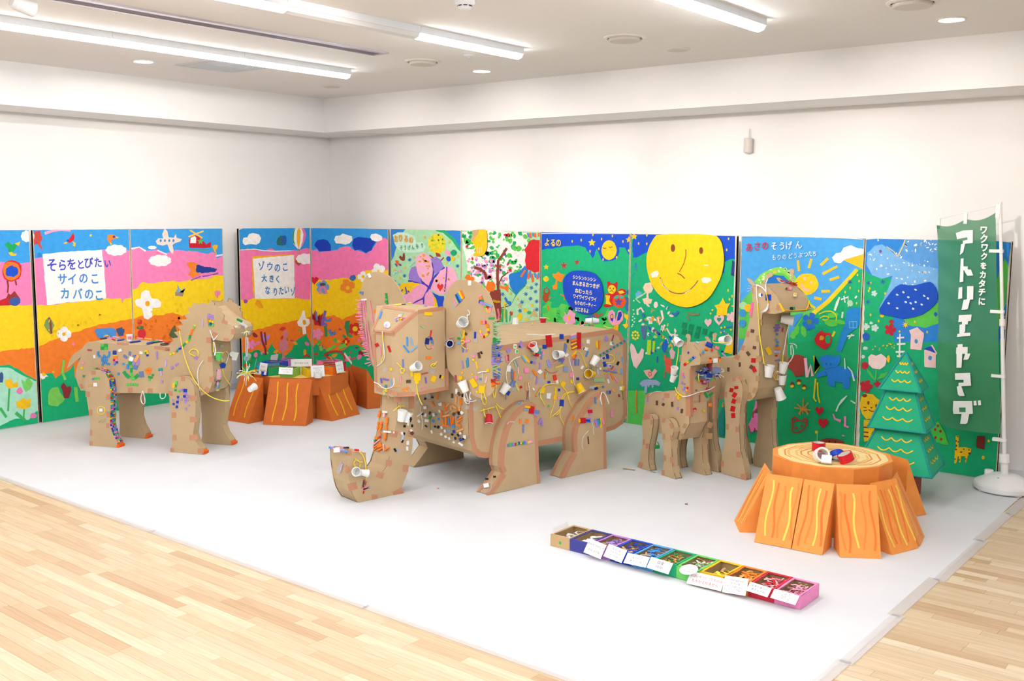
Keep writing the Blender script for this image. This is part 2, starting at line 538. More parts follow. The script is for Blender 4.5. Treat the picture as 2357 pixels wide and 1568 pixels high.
# grey sensor on the back wall and a flush white cover plate
t = empty('wall_sensor', (-3.996, YW, 2.56), 'small grey cylindrical sensor with a thin stem on the white back wall', 'sensor')
sg = mat('sensor_grey', 'ddd6d0', .5, .03, 30)
mesh('sensor_body', *lathe((-3.996, YW - .045, 2.495), (0, 0, 1), [(.022, -.004), (.036, .004), (.038, .012), (.038, .118), (.034, .126)], 24), sg, t)
mesh('sensor_back', *box((-4.02, YW - .03, 2.5), (-3.972, YW, 2.615)), sg, t)
mesh('stem', *tube([(-3.996, YW - .035, 2.615), (-3.995, YW - .03, 2.70)], .0045, 8), sg, t)
t = mesh('cover_plate', *box((-7.084, YW - .004, 1.80), (-6.696, YW, 2.061)), wallm)
tag(t, 'flush white cover plate on the back wall just above the flower mural', 'cover plate')

# ------------------------------------------------------------------ painted folding screens along both walls
def T(crop, s):
    """corner list written in the pixels of an enlarged crop -> photo pixels"""
    ox, oy, k = crop
    n = [float(q) for q in s.split()]
    return [(ox + n[i] / k, oy + n[i + 1] / k) for i in range(0, len(n), 2)]
SH = 1.79
boardm = mat('screen_board', 'e9e2d6', 0.8, 0.08, 25, bump=.2, bscale=120)
edgem = mat('board_edge', 'd9c6a8', 0.85, 0.12, 40)
class Panel:
    def __init__(s, u, o, a0, a1, label, top=SH):
        s.F = Frame(o, u)
        s.a0, s.a1, s.top = a0, a1, top
        mid = s.F.pt((a0 + a1) / 2, 0)
        s.t = empty('mural_panel', (mid.x, mid.y, 0.004), label, 'mural panel', 'painted mural panels')
        n = 26
        pts = [(a0, .006), (a1, .006)]
        pts += [(a1 - (a1 - a0) * i / n, top - .004 + random.uniform(-.004, .003)) for i in range(n + 1)]
        mesh('board', *prism(s.F, pts, -.028, 0), boardm, s.t)
        mesh('edge_strip', *fbox(s.F, a0, a0 + .006, .01, top - .01, -.03, .004), edgem, s.t)
        mesh('edge_strip', *fbox(s.F, a1 - .006, a1, .01, top - .01, -.03, .004), edgem, s.t)
        s.n = 0
        s.lay = {}
    def clip(s, pts):
        for ax, lim, sg in ((0, s.a0 + .003, 1), (0, s.a1 - .003, -1), (1, .008, 1), (1, s.top - .006, -1)):
            out = []
            for i in range(len(pts)):
                p, q = pts[i - 1], pts[i]
                ip, iq = (p[ax] - lim) * sg >= 0, (q[ax] - lim) * sg >= 0
                if ip != iq:
                    t = (lim - p[ax]) / (q[ax] - p[ax])
                    out.append((p[0] + (q[0] - p[0]) * t, p[1] + (q[1] - p[1]) * t))
                if iq:
                    out.append(q)
            pts = out
            if len(pts) < 3:
                return []
        return pts
    def add(s, name, m, polys, layer=None, thick=0.0, parent=None):
        """polys in panel metres; drawn as one flat layer of paint (or a cut-out of some thickness)"""
        s.n += 1
        d = .0006 + .00013 * s.n if layer is None else layer
        mb = MB()
        for p in polys:
            p = s.clip(p) if thick == 0 else p
            if len(p) < 3 or abs(area2(p)) < 1e-7:
                continue
            if thick:
                mb.add(prism(s.F, p, d, d + thick))
            else:
                if area2(p) < 0:
                    p = p[::-1]
                mb.add(([s.F.pt(a, b, d) for a, b in p], [tuple(range(len(p)))]))
        if mb.f:
            return mb.obj(name, m, parent or s.t)
    def px(s, pts):
        return [s.F.px(x, y) for x, y in pts]
YL, XL = 8.05, -9.2
_e = (V((-8.22, 8.05, 0)) - V((-9.2, 7.75, 0)))
PA = Panel((0, 1, 0), (XL, 0, 0), 3.42, 4.485, 'leftmost mural panel cut by the picture border, a blue round owl on pink')
PB = Panel((0, 1, 0), (XL, 0, 0), 4.515, 5.47, 'mural panel with the white square of three blue handwritten lines, left of the airplane')
PC = Panel((0, 1, 0), (XL, 0, 0), 5.475, 6.55, 'mural panel with a pink airplane, a red helicopter and a large white flower')
PD = Panel((0, 1, 0), (XL, 0, 0), 6.755, 7.74, 'mural panel with a hot-air balloon and a yellow framed white text square')
PE = Panel(_e, (-9.2, 7.75, 0), .003, _e.length - .01, 'mural panel in the room corner with two dark blue clouds over pink')
PF = Panel((1, 0, 0), (0, YL, 0), -8.197, -7.147, 'mural panel with a giant pink and purple flower on pale green')
PG = Panel((1, 0, 0), (0, YL, 0), -7.142, -6.1, 'mural panel with a tree of coloured dabs, a red balloon shape and a blue valley')
PH = Panel((1, 0, 0), (0, YL, 0), -6.092, -5.06, 'mural panel with a blue text circle and a small sleeping moon')
PI = Panel((1, 0, 0), (0, YL, 0), -5.055, -3.985, 'mural panel carrying the huge smiling yellow moon')
PJ = Panel((1, 0, 0), (0, YL, 0), -3.945, -2.885, 'mural panel with a smiling sun, yellow rays and a blue elephant')
PK = Panel((1, 0, 0), (0, YL, 0), -2.878, -1.812, 'mural panel with a big blue bird, partly behind the green banner')

# ------------------------------------------------------------------ cardboard animals
def cardboard(name, h, var=.05):
    m = mat(name, h, 0.82, var, 9, bump=.12, bscale=160, spec=.15)
    return m
CB = cardboard('cardboard', 'c4aa86')
CBX = mat('cardboard_cut_edge', '6e5a42', .9, .25, 160)
TAPE = clear('kraft_tape', 'd49a78', .8, .35)
TAPE2 = clear('brown_tape', 'cba878', .7, .35)
class Animal:
    def __init__(s, n, base, name, label):
        s.n = V((n[0], n[1], 0)).normalized()
        s.u = V((-s.n.y, s.n.x, 0))
        s.t = empty(name, base, label, 'cardboard animal', 'life-size cardboard animals')
    def side(s, c):
        return Frame(s.n * c, s.u)
    def front(s, a, sg=1):
        w = s.u * sg
        return Frame(s.u * a, V((-w.y, w.x, 0)))
    def slab(s, name, pts, c0, c1, parent=None, core=None, seam=.0035):
        """two cut plates (far c0, near c1) joined by a bent strip"""
        F = s.side(0)
        F.o = V((0, 0, 0))
        o = sum((F.pt(a, b, (c0 + c1) / 2) for a, b in pts), V((0, 0, 0))) / len(pts)
        t = mesh(name, *ring(F, inset(core or pts, .003), c0 + .003, c1 - .003), CB, parent or s.t, origin=o)
        mesh('side_plate', *prism(F, pts, c1 - .005, c1), CB, t)
        mesh('side_plate', *prism(F, pts, c0, c0 + .005), CB, t)
        r = random.Random(len(pts))
        # dark cut edge that shows between plate and strip on parts of the outline
        cp = list(pts)
        mb = MB()
        for i in range(len(cp)):
            if r.random() < .62:
                a, b = cp[i], cp[(i + 1) % len(cp)]
                for d in (c1 - .009, c0 + .005):
                    if min(a[1], b[1]) < .004: continue
                    mb.add(ring(F, [(a[0], a[1]), (b[0], b[1])], d, d + .004))
        if mb.f:
            mb.obj('cut_edge', CBX, t)['kind'] = 'stuff'
        return t
    def copyslab(s, t, da, dn):
        """the matching part on the other side: same meshes moved along the body and across it"""
        off = s.u * da + s.n * dn
        c = t.copy(); link(c, s.t, WL[t] + off)
        for ch in t.children:
            k = ch.copy(); link(k, c, WL[ch] + off)
        return c
def tape_band(F, pts, width, d, parent, closed=False, m=None, name='tape'):
    """tape laid along part of an outline, on the plate"""
    mb = MB()
    for i in range(len(pts) - (0 if closed else 1)):
        a, b = V(pts[i]), V(pts[(i + 1) % len(pts)])
        e = (b - a)
        if e.length < 1e-5: continue
        q = V((-e.y, e.x)).normalized() * width
        e = e.normalized() * .004
        P = [a - e, b + e, b + q + e, a + q - e]
        mb.add(([F.pt(p.x, p.y, d + .0002 * (i % 2)) for p in P], [(0, 1, 2, 3)]))
    return mb.obj(name, m or TAPE, parent)
def patch(F, pts_px, m, parent, d=.001, name='tape_patch', th=.0008):
    """a flat piece stuck on surface F, corners given in photo pixels"""
    P = [F.px(x, y, d) for x, y in pts_px]
    return mesh(name, *prism(F, P, d, d + th), m, parent)
def rect(x, y, w, h, r=0):
    c, s = math.cos(math.radians(r)), math.sin(math.radians(r))
    return [(x + i * w / 2 * c - j * h / 2 * s, y + i * w / 2 * s + j * h / 2 * c) for i, j in ((-1, -1), (1, -1), (1, 1), (-1, 1))]
def floor0(pts):
    """rest the lowest corners on the sheet"""
    return [(a, max(b, .0055) if b > .02 else .0055) for a, b in pts]

# ---- elephant
C7, C5, C1, C3 = (1080, 840, 4.9), (740, 900, 5.6), (1000, 620, 5.226), (810, 610, 6.535)
EL = Animal((.985, -.173), (-4.9, 5.6, .0055), 'cardboard_elephant', 'large cardboard elephant with round ears and curled trunk, covered in colourful scraps')
EN, EFAR, EOUT = -5.43, -6.28, -5.305
FB = EL.side(EN)
ebody = [FB.px(*p) for p in [(1085, 806), (1240, 782), (1410, 757), (1427, 764), (1441, 790), (1442, 955), (1434, 975), (1416, 988), (1395, 995), (1290, 1017), (1240, 1027), (1180, 1040), (1140, 1050), (1118, 1055), (1101, 1052), (1088, 1040), (1081, 1010), (1078, 930)]]
body = EL.slab('body', ebody, EFAR, EN)
FL = EL.side(EOUT)
lf = floor0([FL.px(*p) for p in T(C7, '210 1482 295 1360 385 1225 372 1190 356 1160 352 1100 358 1000 375 880 410 740 455 640 520 545 590 480 650 440 710 425 750 450 766 600 775 800 785 1100 803 1345')])
leg_f = EL.slab('leg', lf, EN + .002, EOUT)
lr = floor0([FL.px(*p) for p in T(C7, '1040 1275 1110 1130 1190 990 1185 950 1180 880 1182 800 1194 720 1220 640 1265 555 1330 450 1400 370 1470 312 1512 296 1530 330 1546 600 1545 900 1550 1160')])
leg_r = EL.slab('leg', lr, EN + .002, EOUT)
lw = EOUT - EN
far_shift = EL.side(EFAR + .005).px(952.5, 1077.7)[0] - lf[0][0]
for q, sh in ((leg_f, far_shift), (leg_r, .0)):
    EL.copyslab(q, sh, EFAR - EOUT - .002)
FT = EL.side(-5.73)
trunk_pts = [FT.px(*p) for p in T(C5, '470 1450 430 1380 395 1310 365 1200 345 1070 330 960 325 830 330 800 390 783 570 795 576 880 590 985 620 1040 660 1075 715 1092 780 1068 845 975 885 850 915 690 940 540 965 380 985 250 990 0 1192 0 1188 300 1183 560 1170 750 1130 970 1100 1080 1060 1190 1000 1310 930 1368')]
trunk = EL.slab('trunk', floor0(trunk_pts), -5.944, -5.73)
# head: flared box with sloping brow
def hp(c, s_, z):
    return EL.n * c + EL.u * s_ + V((0, 0, z))
HV = []
for sg in (1, -1):
    cc = lambda k: -5.85 + sg * k
    HV += [hp(cc(.11), 3.95, .697), hp(cc(.11), 3.95, 1.146), hp(cc(.25), 4.07, 1.297), hp(cc(.25), 4.30, 1.306), hp(cc(.25), 4.30, .735), hp(cc(.25), 4.07, .722)]
HF = [(0, 1, 7, 6), (1, 2, 8, 7), (2, 3, 9, 8), (0, 5, 2, 1), (5, 4, 3, 2), (6, 7, 8, 11), (11, 8, 9, 10), (3, 4, 10, 9), (0, 6, 11, 5), (5, 11, 10, 4)]
head = mesh('head', HV, HF, CB, EL.t)
def quadframe(p0, p1, p2):
    """frame on a facet: u along p0->p1, v towards p2"""
    u = (V(p1) - V(p0)).normalized()
    w = u.cross(V(p2) - V(p0)).normalized()
    F = Frame(p0, u, w.cross(u))
    return F
FH0 = quadframe(HV[6], HV[0], HV[7])       # front of the face
FH1 = quadframe(HV[0], HV[5], HV[1])       # right cheek, flaring
FH2 = quadframe(HV[5], HV[4], HV[2])       # right side
FH3 = quadframe(HV[7], HV[1], HV[8])       # sloping brow
FH4 = quadframe(HV[8], HV[2], HV[9])       # crown
FE = EL.front(4.312, -1)
ear_r = [FE.px(*p) for p in T(C1, '105 460 103 400 130 330 160 250 215 170 285 125 400 128 510 150 590 205 660 300 705 420 730 520 745 640 748 760 747 900 752 1100 750 1250 735 1400 690 1500 600 1560 480 1530 370 1440 170 1230 150 1150 125 800')]
ear_l = [FE.px(*p) for p in T(C3, '805 570 770 480 700 330 620 220 540 150 450 110 320 98 240 140 180 210 150 310 130 400 115 500 110 600 120 800 150 1000 190 1200 260 1400 330 1560 500 1560 800 1300 820 700')]
for e in (ear_r, ear_l):
    t = mesh('ear', *prism(FE, smoothen(e, 1), -.006, 0), CB, EL.t)
# pink-brown packing tape along the edges
def tb(F, pts, i0, i1, w, d, parent):
    q = [pts[i % len(pts)] for i in range(i0, i1 + 1)]
    if area2(pts) < 0:
        w = -w
    return tape_band(F, q, w, d, parent)
tb(FB, ebody, 0, 9, .038, .001, body)
tb(FB, ebody, 9, 17, .042, .0012, body)
for L, pts in ((leg_f, lf), (leg_r, lr)):
    tb(FL, pts, 0, len(pts) - 1, .034, .001, L)

# ---- lion
L1, L5 = (130, 640, 3.646), (380, 680, 7.127)
LI = Animal((.3907, -.9205), (-7.6, 4.75, .0055), 'cardboard_lion', 'cardboard lion with a jagged mane and orange toes at the left')
LN, LFAR, LOUT = -7.17, -7.46, -7.09
FLN, FLO = LI.side(LN), LI.side(LOUT)
back = T(L1, '955 582 640 562 330 540 268 536 235 560 215 592')
tail = T(L1, '160 625 128 655 105 705 85 765 140 720 205 662')
rear = T(L1, '180 720 163 780 160 830 182 900 205 945 350 955 510 965 730 967 950 971 1100 982 1215 988 1275 965')
chest = T(L5, '745 1530 772 1450 790 1320 780 1150 770 1000 758 880 750 690')
jaw = T(L5, '850 735 960 750 1060 750 1112 708 1136 640 1140 560 1112 510 1020 458')
mane = T(L5, '958 400 965 330 912 275 932 235 880 205 800 160 806 126 735 88 710 156 628 114 600 140 450 130 440 176 482 192 360 198 402 296 308 312 362 392 235 402 297 490 188 502 267 580 145 602 217 690 105 710 136 742 88 782 84 850')
rear_up = T(L1, '205 662')
lion_plate = [FLN.px(*p) for p in back + tail + rear + chest + jaw + mane]
lion_core = [FLN.px(*p) for p in back + T(L1, '190 640') + rear + chest + jaw + T(L5, '900 395 675 205 560 230 430 380 300 560 180 700 88 850')]
lbody = LI.slab('body', lion_plate, LFAR, LN, core=lion_core)
lh = floor0([FLO.px(*p) for p in T(L1, '283 1414 285 1300 276 1150 252 1000 236 900 233 850 256 792 300 766 360 771 408 802 440 860 450 950 452 1050 450 1150 446 1230 470 1310 512 1385 500 1418')])
lf2 = floor0([FLO.px(*p) for p in T(L1, '958 1470 968 1400 962 1200 950 1050 944 950 952 880 978 842 1022 826 1080 831 1122 857 1150 900 1160 960 1168 1050 1162 1200 1146 1310 1168 1375 1215 1440 1222 1488')])
lleg_h = LI.slab('leg', lh, LN + .002, LOUT)
lleg_f = LI.slab('leg', lf2, LN + .002, LOUT)
sh_h = LI.side(LFAR).px(274.5, 1006)[0] - lh[0][0]
sh_f = LI.side(LFAR).px(462, 1022.6)[0] - lf2[0][0]
lion_legs = [lleg_h, lleg_f, LI.copyslab(lleg_h, sh_h, LFAR - LOUT - .002), LI.copyslab(lleg_f, sh_f, LFAR - LOUT - .002)]
toem = mat('toe_orange', 'ef6a1c', .6, .06, 30)
for L, pts in zip(lion_legs, (lh, lf2, [(a + sh_h, b) for a, b in lh], [(a + sh_f, b) for a, b in lf2])):
    am = max(p[0] for p in pts)
    c1 = LOUT if L in lion_legs[:2] else LFAR - .002
    F = LI.side(0); F.o = V((0, 0, 0))
    z0 = .006
    for k in range(3):
        mesh('toe', *prism(F, [(am - .028, z0), (am + .012, z0), (am + .016, z0 + .02), (am - .018, z0 + .036)], c1 - .026 * (k + 1) + .001, c1 - .026 * k - .001), toem, L)

# ---- tall giraffe
G1, G3 = (1640, 860, 6.03), (1640, 600, 6.03)
GI = Animal((-.272, -.962), (-3.55, 7.05, .0055), 'cardboard_giraffe', 'tall cardboard giraffe with brown spots and a long neck behind the orange stump')
GN, GFAR, GOUT = -5.775, -6.09, -5.71
FGN, FGO = GI.side(GN), GI.side(GOUT)
g_neck_b = T(G3, '610 332 545 350 545 420 550 480 560 600 540 700 510 850 482 960 460 1060 420 1170 380 1250 330 1320 280 1345 200 1355 60 1350 -60 1352 -180 1375')
g_rear = T(G1, '-215 -120 -235 60 -225 260 -190 330 -60 350 200 372 510 382 552 356 590 312 625 212 635 130 640 0')
g_neck_f = T(G3, '645 1400 648 1200 655 1050 665 900 680 820 690 742')
g_head = T(G3, '720 722 800 737 870 741 940 725 998 707 975 690 942 600 906 520 870 462 800 396 745 335 700 318')
gbody = GI.slab('body', [FGN.px(*p) for p in g_neck_b + g_rear + g_neck_f + g_head], GFAR, GN)
gleg = floor0([FGO.px(*p) for p in T(G1, '122 1380 118 1280 132 1150 165 980 180 850 182 700 176 550 166 400 166 280 177 180 212 92 270 42 330 47 380 92 410 160 415 250 405 350 390 430 376 560 368 720 372 900 382 1060 410 1180 440 1300 455 1400 460 1490')])
gl_f = GI.slab('leg', gleg, GN + .002, GOUT)
gl_r = GI.copyslab(gl_f, -.27, 0)
sh_g = GI.side(GFAR).px(1733.5, 1074)[0] - gleg[0][0]
GI.copyslab(gl_f, sh_g, GFAR - GOUT - .002)
GI.copyslab(gl_f, sh_g - .30, GFAR - GOUT - .002)
def flap(A, name, pts, c, parent=None, th=.005):
    F = A.side(0); F.o = V((0, 0, 0))
    return mesh(name, *prism(F, [A.side(c).px(*p) for p in pts], c - th, c), CB, parent or A.t)
flap(GI, 'ear', T(G3, '475 248 500 246 545 275 580 320 605 345 560 350 510 310'), GN + .006)
flap(GI, 'horn', T(G3, '700 300 735 235 770 185 800 165 832 178 830 215 790 235 745 270 715 330'), GN - .04)
flap(GI, 'horn', T(G3, '1085 280 1088 200 1064 160 1072 122 1105 112 1135 135 1130 175 1115 210 1115 290'), GFAR + .04)
flap(GI, 'ear', T(G3, '885 235 930 240 950 262 1000 300 960 310 910 285'), GFAR)

# ---- young giraffe
g4, g2 = (1470, 750, 7.465), (1460, 930, 8.2545)
YG = Animal((-.297, -.955), (-3.8, 6.72, .0055), 'cardboard_calf', 'small cardboard giraffe calf with paper cups on its ears, beside the tall giraffe')
YN, YFAR, YOUT = -5.225, -5.42, -5.152
FYN, FYO = YG.side(YN), YG.side(YOUT)
y_head = T(g4, '890 690 960 682 1050 668 1062 620 1060 540 1040 480 1000 410 930 330 870 276 830 280 745 340')
y_neck = T(g4, '738 480 722 620 702 800 690 950 662 1078 622 1120 420 1135 200 1150 130 1190 106 1280 96 1450')
y_low = T(g2, '185 60 176 200 180 420 260 530 500 560 720 640 880 688 930 600 985 480 1040 380 1040 0')
ybody = YG.slab('body', [FYN.px(*p) for p in y_head + y_neck + y_low + T(g4, '880 1300 880 1000')], YFAR, YN)
yf = floor0([FYO.px(*p) for p in T(g2, '515 1362 540 1250 560 1100 560 950 550 800 540 650 530 560 520 450 515 380 526 312 560 277 610 271 660 300 702 360 735 450 738 540 720 620 700 700 700 850 708 1000 720 1200 745 1320 785 1458')])
yr = floor0([FYO.px(*p) for p in T(g2, '75 1182 105 1080 130 900 155 750 160 600 150 450 145 350 166 250 212 196 280 191 330 230 350 300 345 420 320 600 282 780 266 900 262 1080 276 1180 296 1282')])
yl_f = YG.slab('leg', yf, YN + .002, YOUT)
yl_r = YG.slab('leg', yr, YN + .002, YOUT)
sh_y = YG.side(YFAR).px(1591, 1087)[0] - yf[0][0]
YG.copyslab(yl_f, sh_y, YFAR - YOUT - .002)
YG.copyslab(yl_r, sh_y + .02, YFAR - YOUT - .002)
flap(YG, 'ear', T(g4, '830 285 835 215 808 190 815 150 850 140 885 165 885 225 870 290'), YN - .015)
flap(YG, 'horn', T(g4, '1180 265 1140 205 1150 185 1185 190 1215 240 1235 270'), YFAR + .09)
flap(YG, 'ear', T(g4, '1278 240 1265 160 1280 128 1320 122 1338 150 1325 195 1318 255'), YFAR + .012)

# ------------------------------------------------------------------ writing
FONTS = []
def write(F, a, b, size, body, m, parent, d=.001, jit=0, bold=0.0, sx=1.0, rot=0.0, name='lettering'):
    """one line of writing on surface F, centred on (a, b) in surface metres"""
    c = bpy.data.curves.new(name, 'FONT')
    c.body = body
    c.size = size
    c.align_x, c.align_y = 'CENTER', 'CENTER'
    c.resolution_u = 2
    c.offset = bold
    c.materials.append(m)
    o = bpy.data.objects.new(name, c)
    link(o, parent, F.pt(a, b, d))
    ca, sa = math.cos(rot), math.sin(rot)
    u, v = F.u * ca + F.v * sa, F.v * ca - F.u * sa
    o.rotation_euler = Matrix((u, v, F.w)).transposed().to_euler()
    o.scale = (sx, 1, 1)
    FONTS.append(o)
    return o
INK = mat('ink_dark', '3a3a48', .7, .05, 40)
INKR = mat('ink_red', 'd8322c', .7, .05, 40)
INKG = mat('ink_grey', 'a8a8b0', .7, .05, 40)
CARD = mat('card_white', 'f6f6f8', .35, .01, 20, coat=.3)
def ribbon(F, pts, w, d, th=0.0):
    """flat brush stroke of width w along in-plane points"""
    L, R = [], []
    n = len(pts)
    for i in range(n):
        p, q = V(pts[max(i - 1, 0)]), V(pts[min(i + 1, n - 1)])
        t = q - p
        t = t.normalized() if t.length > 1e-9 else V((1, 0))
        k = V((-t.y, t.x)) * (w / 2)
        c = V(pts[i])
        L.append(c + k); R.append(c - k)
    v = [F.pt(p.x, p.y, d) for p in L] + [F.pt(p.x, p.y, d) for p in R]
    f = [(n + i, n + i + 1, i + 1, i) for i in range(n - 1)]
    return v, f

# ------------------------------------------------------------------ tree-stump tables made of painted cardboard
def wedge(parent, A, B, depth, h, ms, m_strokes, name='root_wedge', fr=(.2, .5, .8), wid=.012, z0=.0055, seed=1):
    A, B = V((A[0], A[1], z0)), V((B[0], B[1], z0))
    u = (B - A).normalized()
    inn = V((-u.y, u.x, 0))                       # towards the table
    up = V((0, 0, h))
    t = .14
    a1, b1 = A + inn * depth + up, B + inn * depth + up
    v = [A, B, B + inn * depth, A + inn * depth, a1, b1]
    o = mesh(name, v, [(0, 3, 2, 1), (0, 1, 5, 4), (3, 4, 5, 2), (0, 4, 3), (1, 2, 5)], ms, parent)
    F = quadframe(A, B, a1)
    W, H = (B - A).length, (a1 - A).length
    r = random.Random(seed)
    for k, (x, mm) in enumerate(m_strokes):
        ph = r.random() * 6
        top, bot = H * r.uniform(.86, .93), H * r.uniform(.06, .13)
        pts = [(W * x + .012 * math.sin(ph + i * .62) * (i / 9) ** .3 + .008 * (i / 9 - .5), top + (bot - top) * i / 9) for i in range(10)]
        mesh('painted_stripe', *ribbon(F, pts, wid * r.uniform(.8, 1.15), .0012), mm, o)
    return o
org = mat('stump_orange', 'f79c4a', .55, .05, 14, bump=.1, bscale=80)
org_d = mat('stripe_dark_orange', 'f07a30', .55, .05, 30)
org_m = mat('stripe_mid_orange', 'f38b38', .55, .05, 30)
yel_s = mat('stripe_yellow', 'ffd75e', .55, .05, 30)
cream = mat('stump_cream', 'fbdf9c', .55, .04, 12)
SX, SY = -2.39, 6.26
st = empty('stump_table', (SX, SY, .0055), 'bright orange cardboard tree-stump table with cream ringed top, front right', 'table', 'cardboard stump tables')
rim = [(SX + (.372 + .01 * math.sin(k * 2.1)) * math.cos(k * math.pi / 6 + .2), SY + (.372 + .01 * math.sin(k * 2.1)) * math.sin(k * math.pi / 6 + .2)) for k in range(12)]
FTOP = Frame((0, 0, 0), (1, 0, 0), (0, 1, 0))
mesh('stump_core', *prism(FTOP, rim, .0055, .44), org, st)
def scaled(k, n=48, wob=.0, seed=0):
    out = []
    r = random.Random(seed)
    ph = [r.random() * 6 for _ in range(3)]
    for i in range(n):
        a = 2 * math.pi * i / n
        j = (a - .2) / (math.pi / 6)
        f = j - math.floor(j)
        base = .372 * math.cos(math.pi / 12) / math.cos((f - .5) * math.pi / 6)
        rr = base * k * (1 + wob * (math.sin(3 * a + ph[0]) + .6 * math.sin(5 * a + ph[1])))
        out.append((SX + rr * math.cos(a), SY + rr * math.sin(a)))
    return out
topd = mesh('ring_top', *prism(FTOP, scaled(.93, 48, .008, 1), .44, .4406), cream, st)
for k, (s0, mm, w) in enumerate([(.80, org_m, .010), (.735, mat('ring_light', 'f8c070', .6), .016), (.66, org_m, .009), (.60, mat('ring_light', 'f8c070', .6), .014), (.52, org_m, .010), (.455, mat('ring_light', 'f8c070', .6), .012), (.40, org_m, .008)]):
    p = scaled(s0, 60, .025, 3)
    r = random.Random(k)
    i0 = r.randrange(60)
    L = r.randrange(34, 54)
    q = [p[(i0 + i) % 60] for i in range(L)]
    mesh('ring_line', *ribbon(FTOP, q, w, .4409 + k * .0002), mm, topd)
# roots: measured feet of the near ones, the far ones follow the circle
S4 = (1680, 980, 3.4815)
feet = [('75 860', '180 905', 3), ('195 940', '488 995', 1), ('495 998', '738 1045', 2), ('882 1062', '1212 1075', 3), ('1300 1045', '1510 990', 4), ('1522 975', '1560 895', 5)]
ws = [[(.2, org_d), (.38, yel_s), (.6, org_m), (.8, yel_s)], [(.24, yel_s), (.4, org_d), (.58, org_m), (.78, yel_s), (.92, org_m)], [(.22, org_d), (.42, org_m), (.62, yel_s), (.82, org_d)], [(.1, org_m), (.22, org_d), (.42, yel_s), (.63, org_m), (.84, org_d)], [(.12, yel_s), (.3, org_d), (.45, org_m), (.6, yel_s), (.75, org_d), (.92, yel_s)], [(.3, yel_s), (.7, org_d)]]
stone = None
for (p, q, sd), w in zip(feet, ws):
    A, B = at_z(*T(S4, p)[0]), at_z(*T(S4, q)[0])
    if sd == 3 and p == '75 860':
        A, B = A + V((-.135, .2, 0)), A
    wedge(st, A, B, .18, .385, org, w, seed=sd)
for ang in (60, 95, 130):
    a = math.radians(ang)
    c, t = V((SX + .70 * math.cos(a), SY + .70 * math.sin(a), 0)), V((-math.sin(a), math.cos(a), 0))
    wedge(st, c - t * .11, c + t * .11, .18, .385, org, ws[ang % 4], seed=ang)
steel = mat('dish_steel', 'a9adb3', .3, .05, 30, metal=.8)
dc = at_z(1916, 1052, .44)
dish = mesh('hub_dish', *lathe((dc.x, dc.y, .4415), (0, 0, 1), [(.112, .003), (.118, .0), (.118, .004), (.106, .0055), (.10, .0005), (.03, .0003)], 40, False, True), steel, st)
def tape_roll(name, c, ax, r, w, m, label, ri=None, core=None, group=None):
    ri = ri or r * .72
    t = empty(name, c, label, 'tape roll', group)
    ax = V(ax).normalized()
    c0 = V(c) - ax * (w / 2)
    mesh('tape_band', *lathe(c0, ax, [(ri + .004, 0), (r, 0), (r, w), (ri + .004, w), (ri + .004, 0)], 36, False, False), m, t, smooth=False)
    mesh('core', *lathe(c0, ax, [(ri, .001), (ri + .004, .001), (ri + .004, w - .001), (ri, w - .001), (ri, .001)], 32, False, False), core or mat('roll_core', 'e8e4dc', .7), t)
    return t
redt, bluet, whitet = mat('tape_red', 'd61f32', .3, .05, 40), mat('tape_blue', '1442c0', .3, .05, 40), mat('tape_white', 'f0f0ee', .45, .02, 40)
zt = .446
gt = 'tape rolls on the front stump table'
p = at_z(1884, 1036, zt); tape_roll('tape_roll', (p.x, p.y, zt + .025), (0, 0, 1), .0425, .05, redt, 'red tape roll standing flat behind the white roll on the stump', group=gt)
p = at_z(1890, 1064, zt); tape_roll('tape_roll', (p.x, p.y, zt + .045), (.62, -.72, .42), .046, .05, whitet, 'white tape roll tilted on its side in the steel hub of the orange stump', group=gt)
p = at_z(1917, 1066, zt); tape_roll('tape_roll', (p.x - .01, p.y + .09, zt + .034), (-.4, .5, .75), .042, .036, bluet, 'blue tape roll lying between white and red rolls on the stump', group=gt)
p = at_z(1946, 1066, zt); tape_roll('tape_roll', (p.x, p.y, zt + .036), (-.35, -.25, .9), .046, .05, redt, 'red tape roll leaning at the right of the steel hub', group=gt)
wb = at_z(1909, 1067, zt)
wbx = mesh('eraser_block', *fbox(quadframe(wb + V((-.04, -.03, 0)), wb + V((.03, -.01, 0)), wb + V((-.03, .01, .05))), 0, .06, 0, .05, 0, .02), CARD)
tag(wbx, 'small white cardboard block leaning between the white and red tape rolls', 'block')

# ---- brown-orange stump table at the back
brn = mat('back_stump_brown', 'd46c2a', .6, .06, 14, bump=.1, bscale=80)
yst = mat('stripe_gold', 'f5bb10', .55, .05, 30)
bst = mat('stripe_brown', 'd9772c', .55, .05, 30)
BXC, BYC = -7.8, 6.43
bt = empty('stump_table', (BXC, BYC, .0055), 'brown-orange cardboard stump table carrying coloured boxes, behind the elephant head', 'table', 'cardboard stump tables')
oc = [(BXC + .47 * math.cos(math.radians(a)), BYC + .47 * math.sin(math.radians(a))) for a in range(-59 - 18, 283, 36)]
mesh('table_core', *prism(FTOP, [(BXC + (x - BXC) * .86, BYC + (y - BYC) * .86) for x, y in oc], .0055, .4), brn, bt)
mesh('table_rim', *prism(FTOP, oc, .24, .412), brn, bt)
mesh('table_top', *prism(FTOP, [(BXC + (x - BXC) * .95, BYC + (y - BYC) * .95) for x, y in oc], .412, .413), mat('back_top_cream', 'f3cf7a', .6, .05, 10), bt)
B5 = (500, 760, 5.8925)
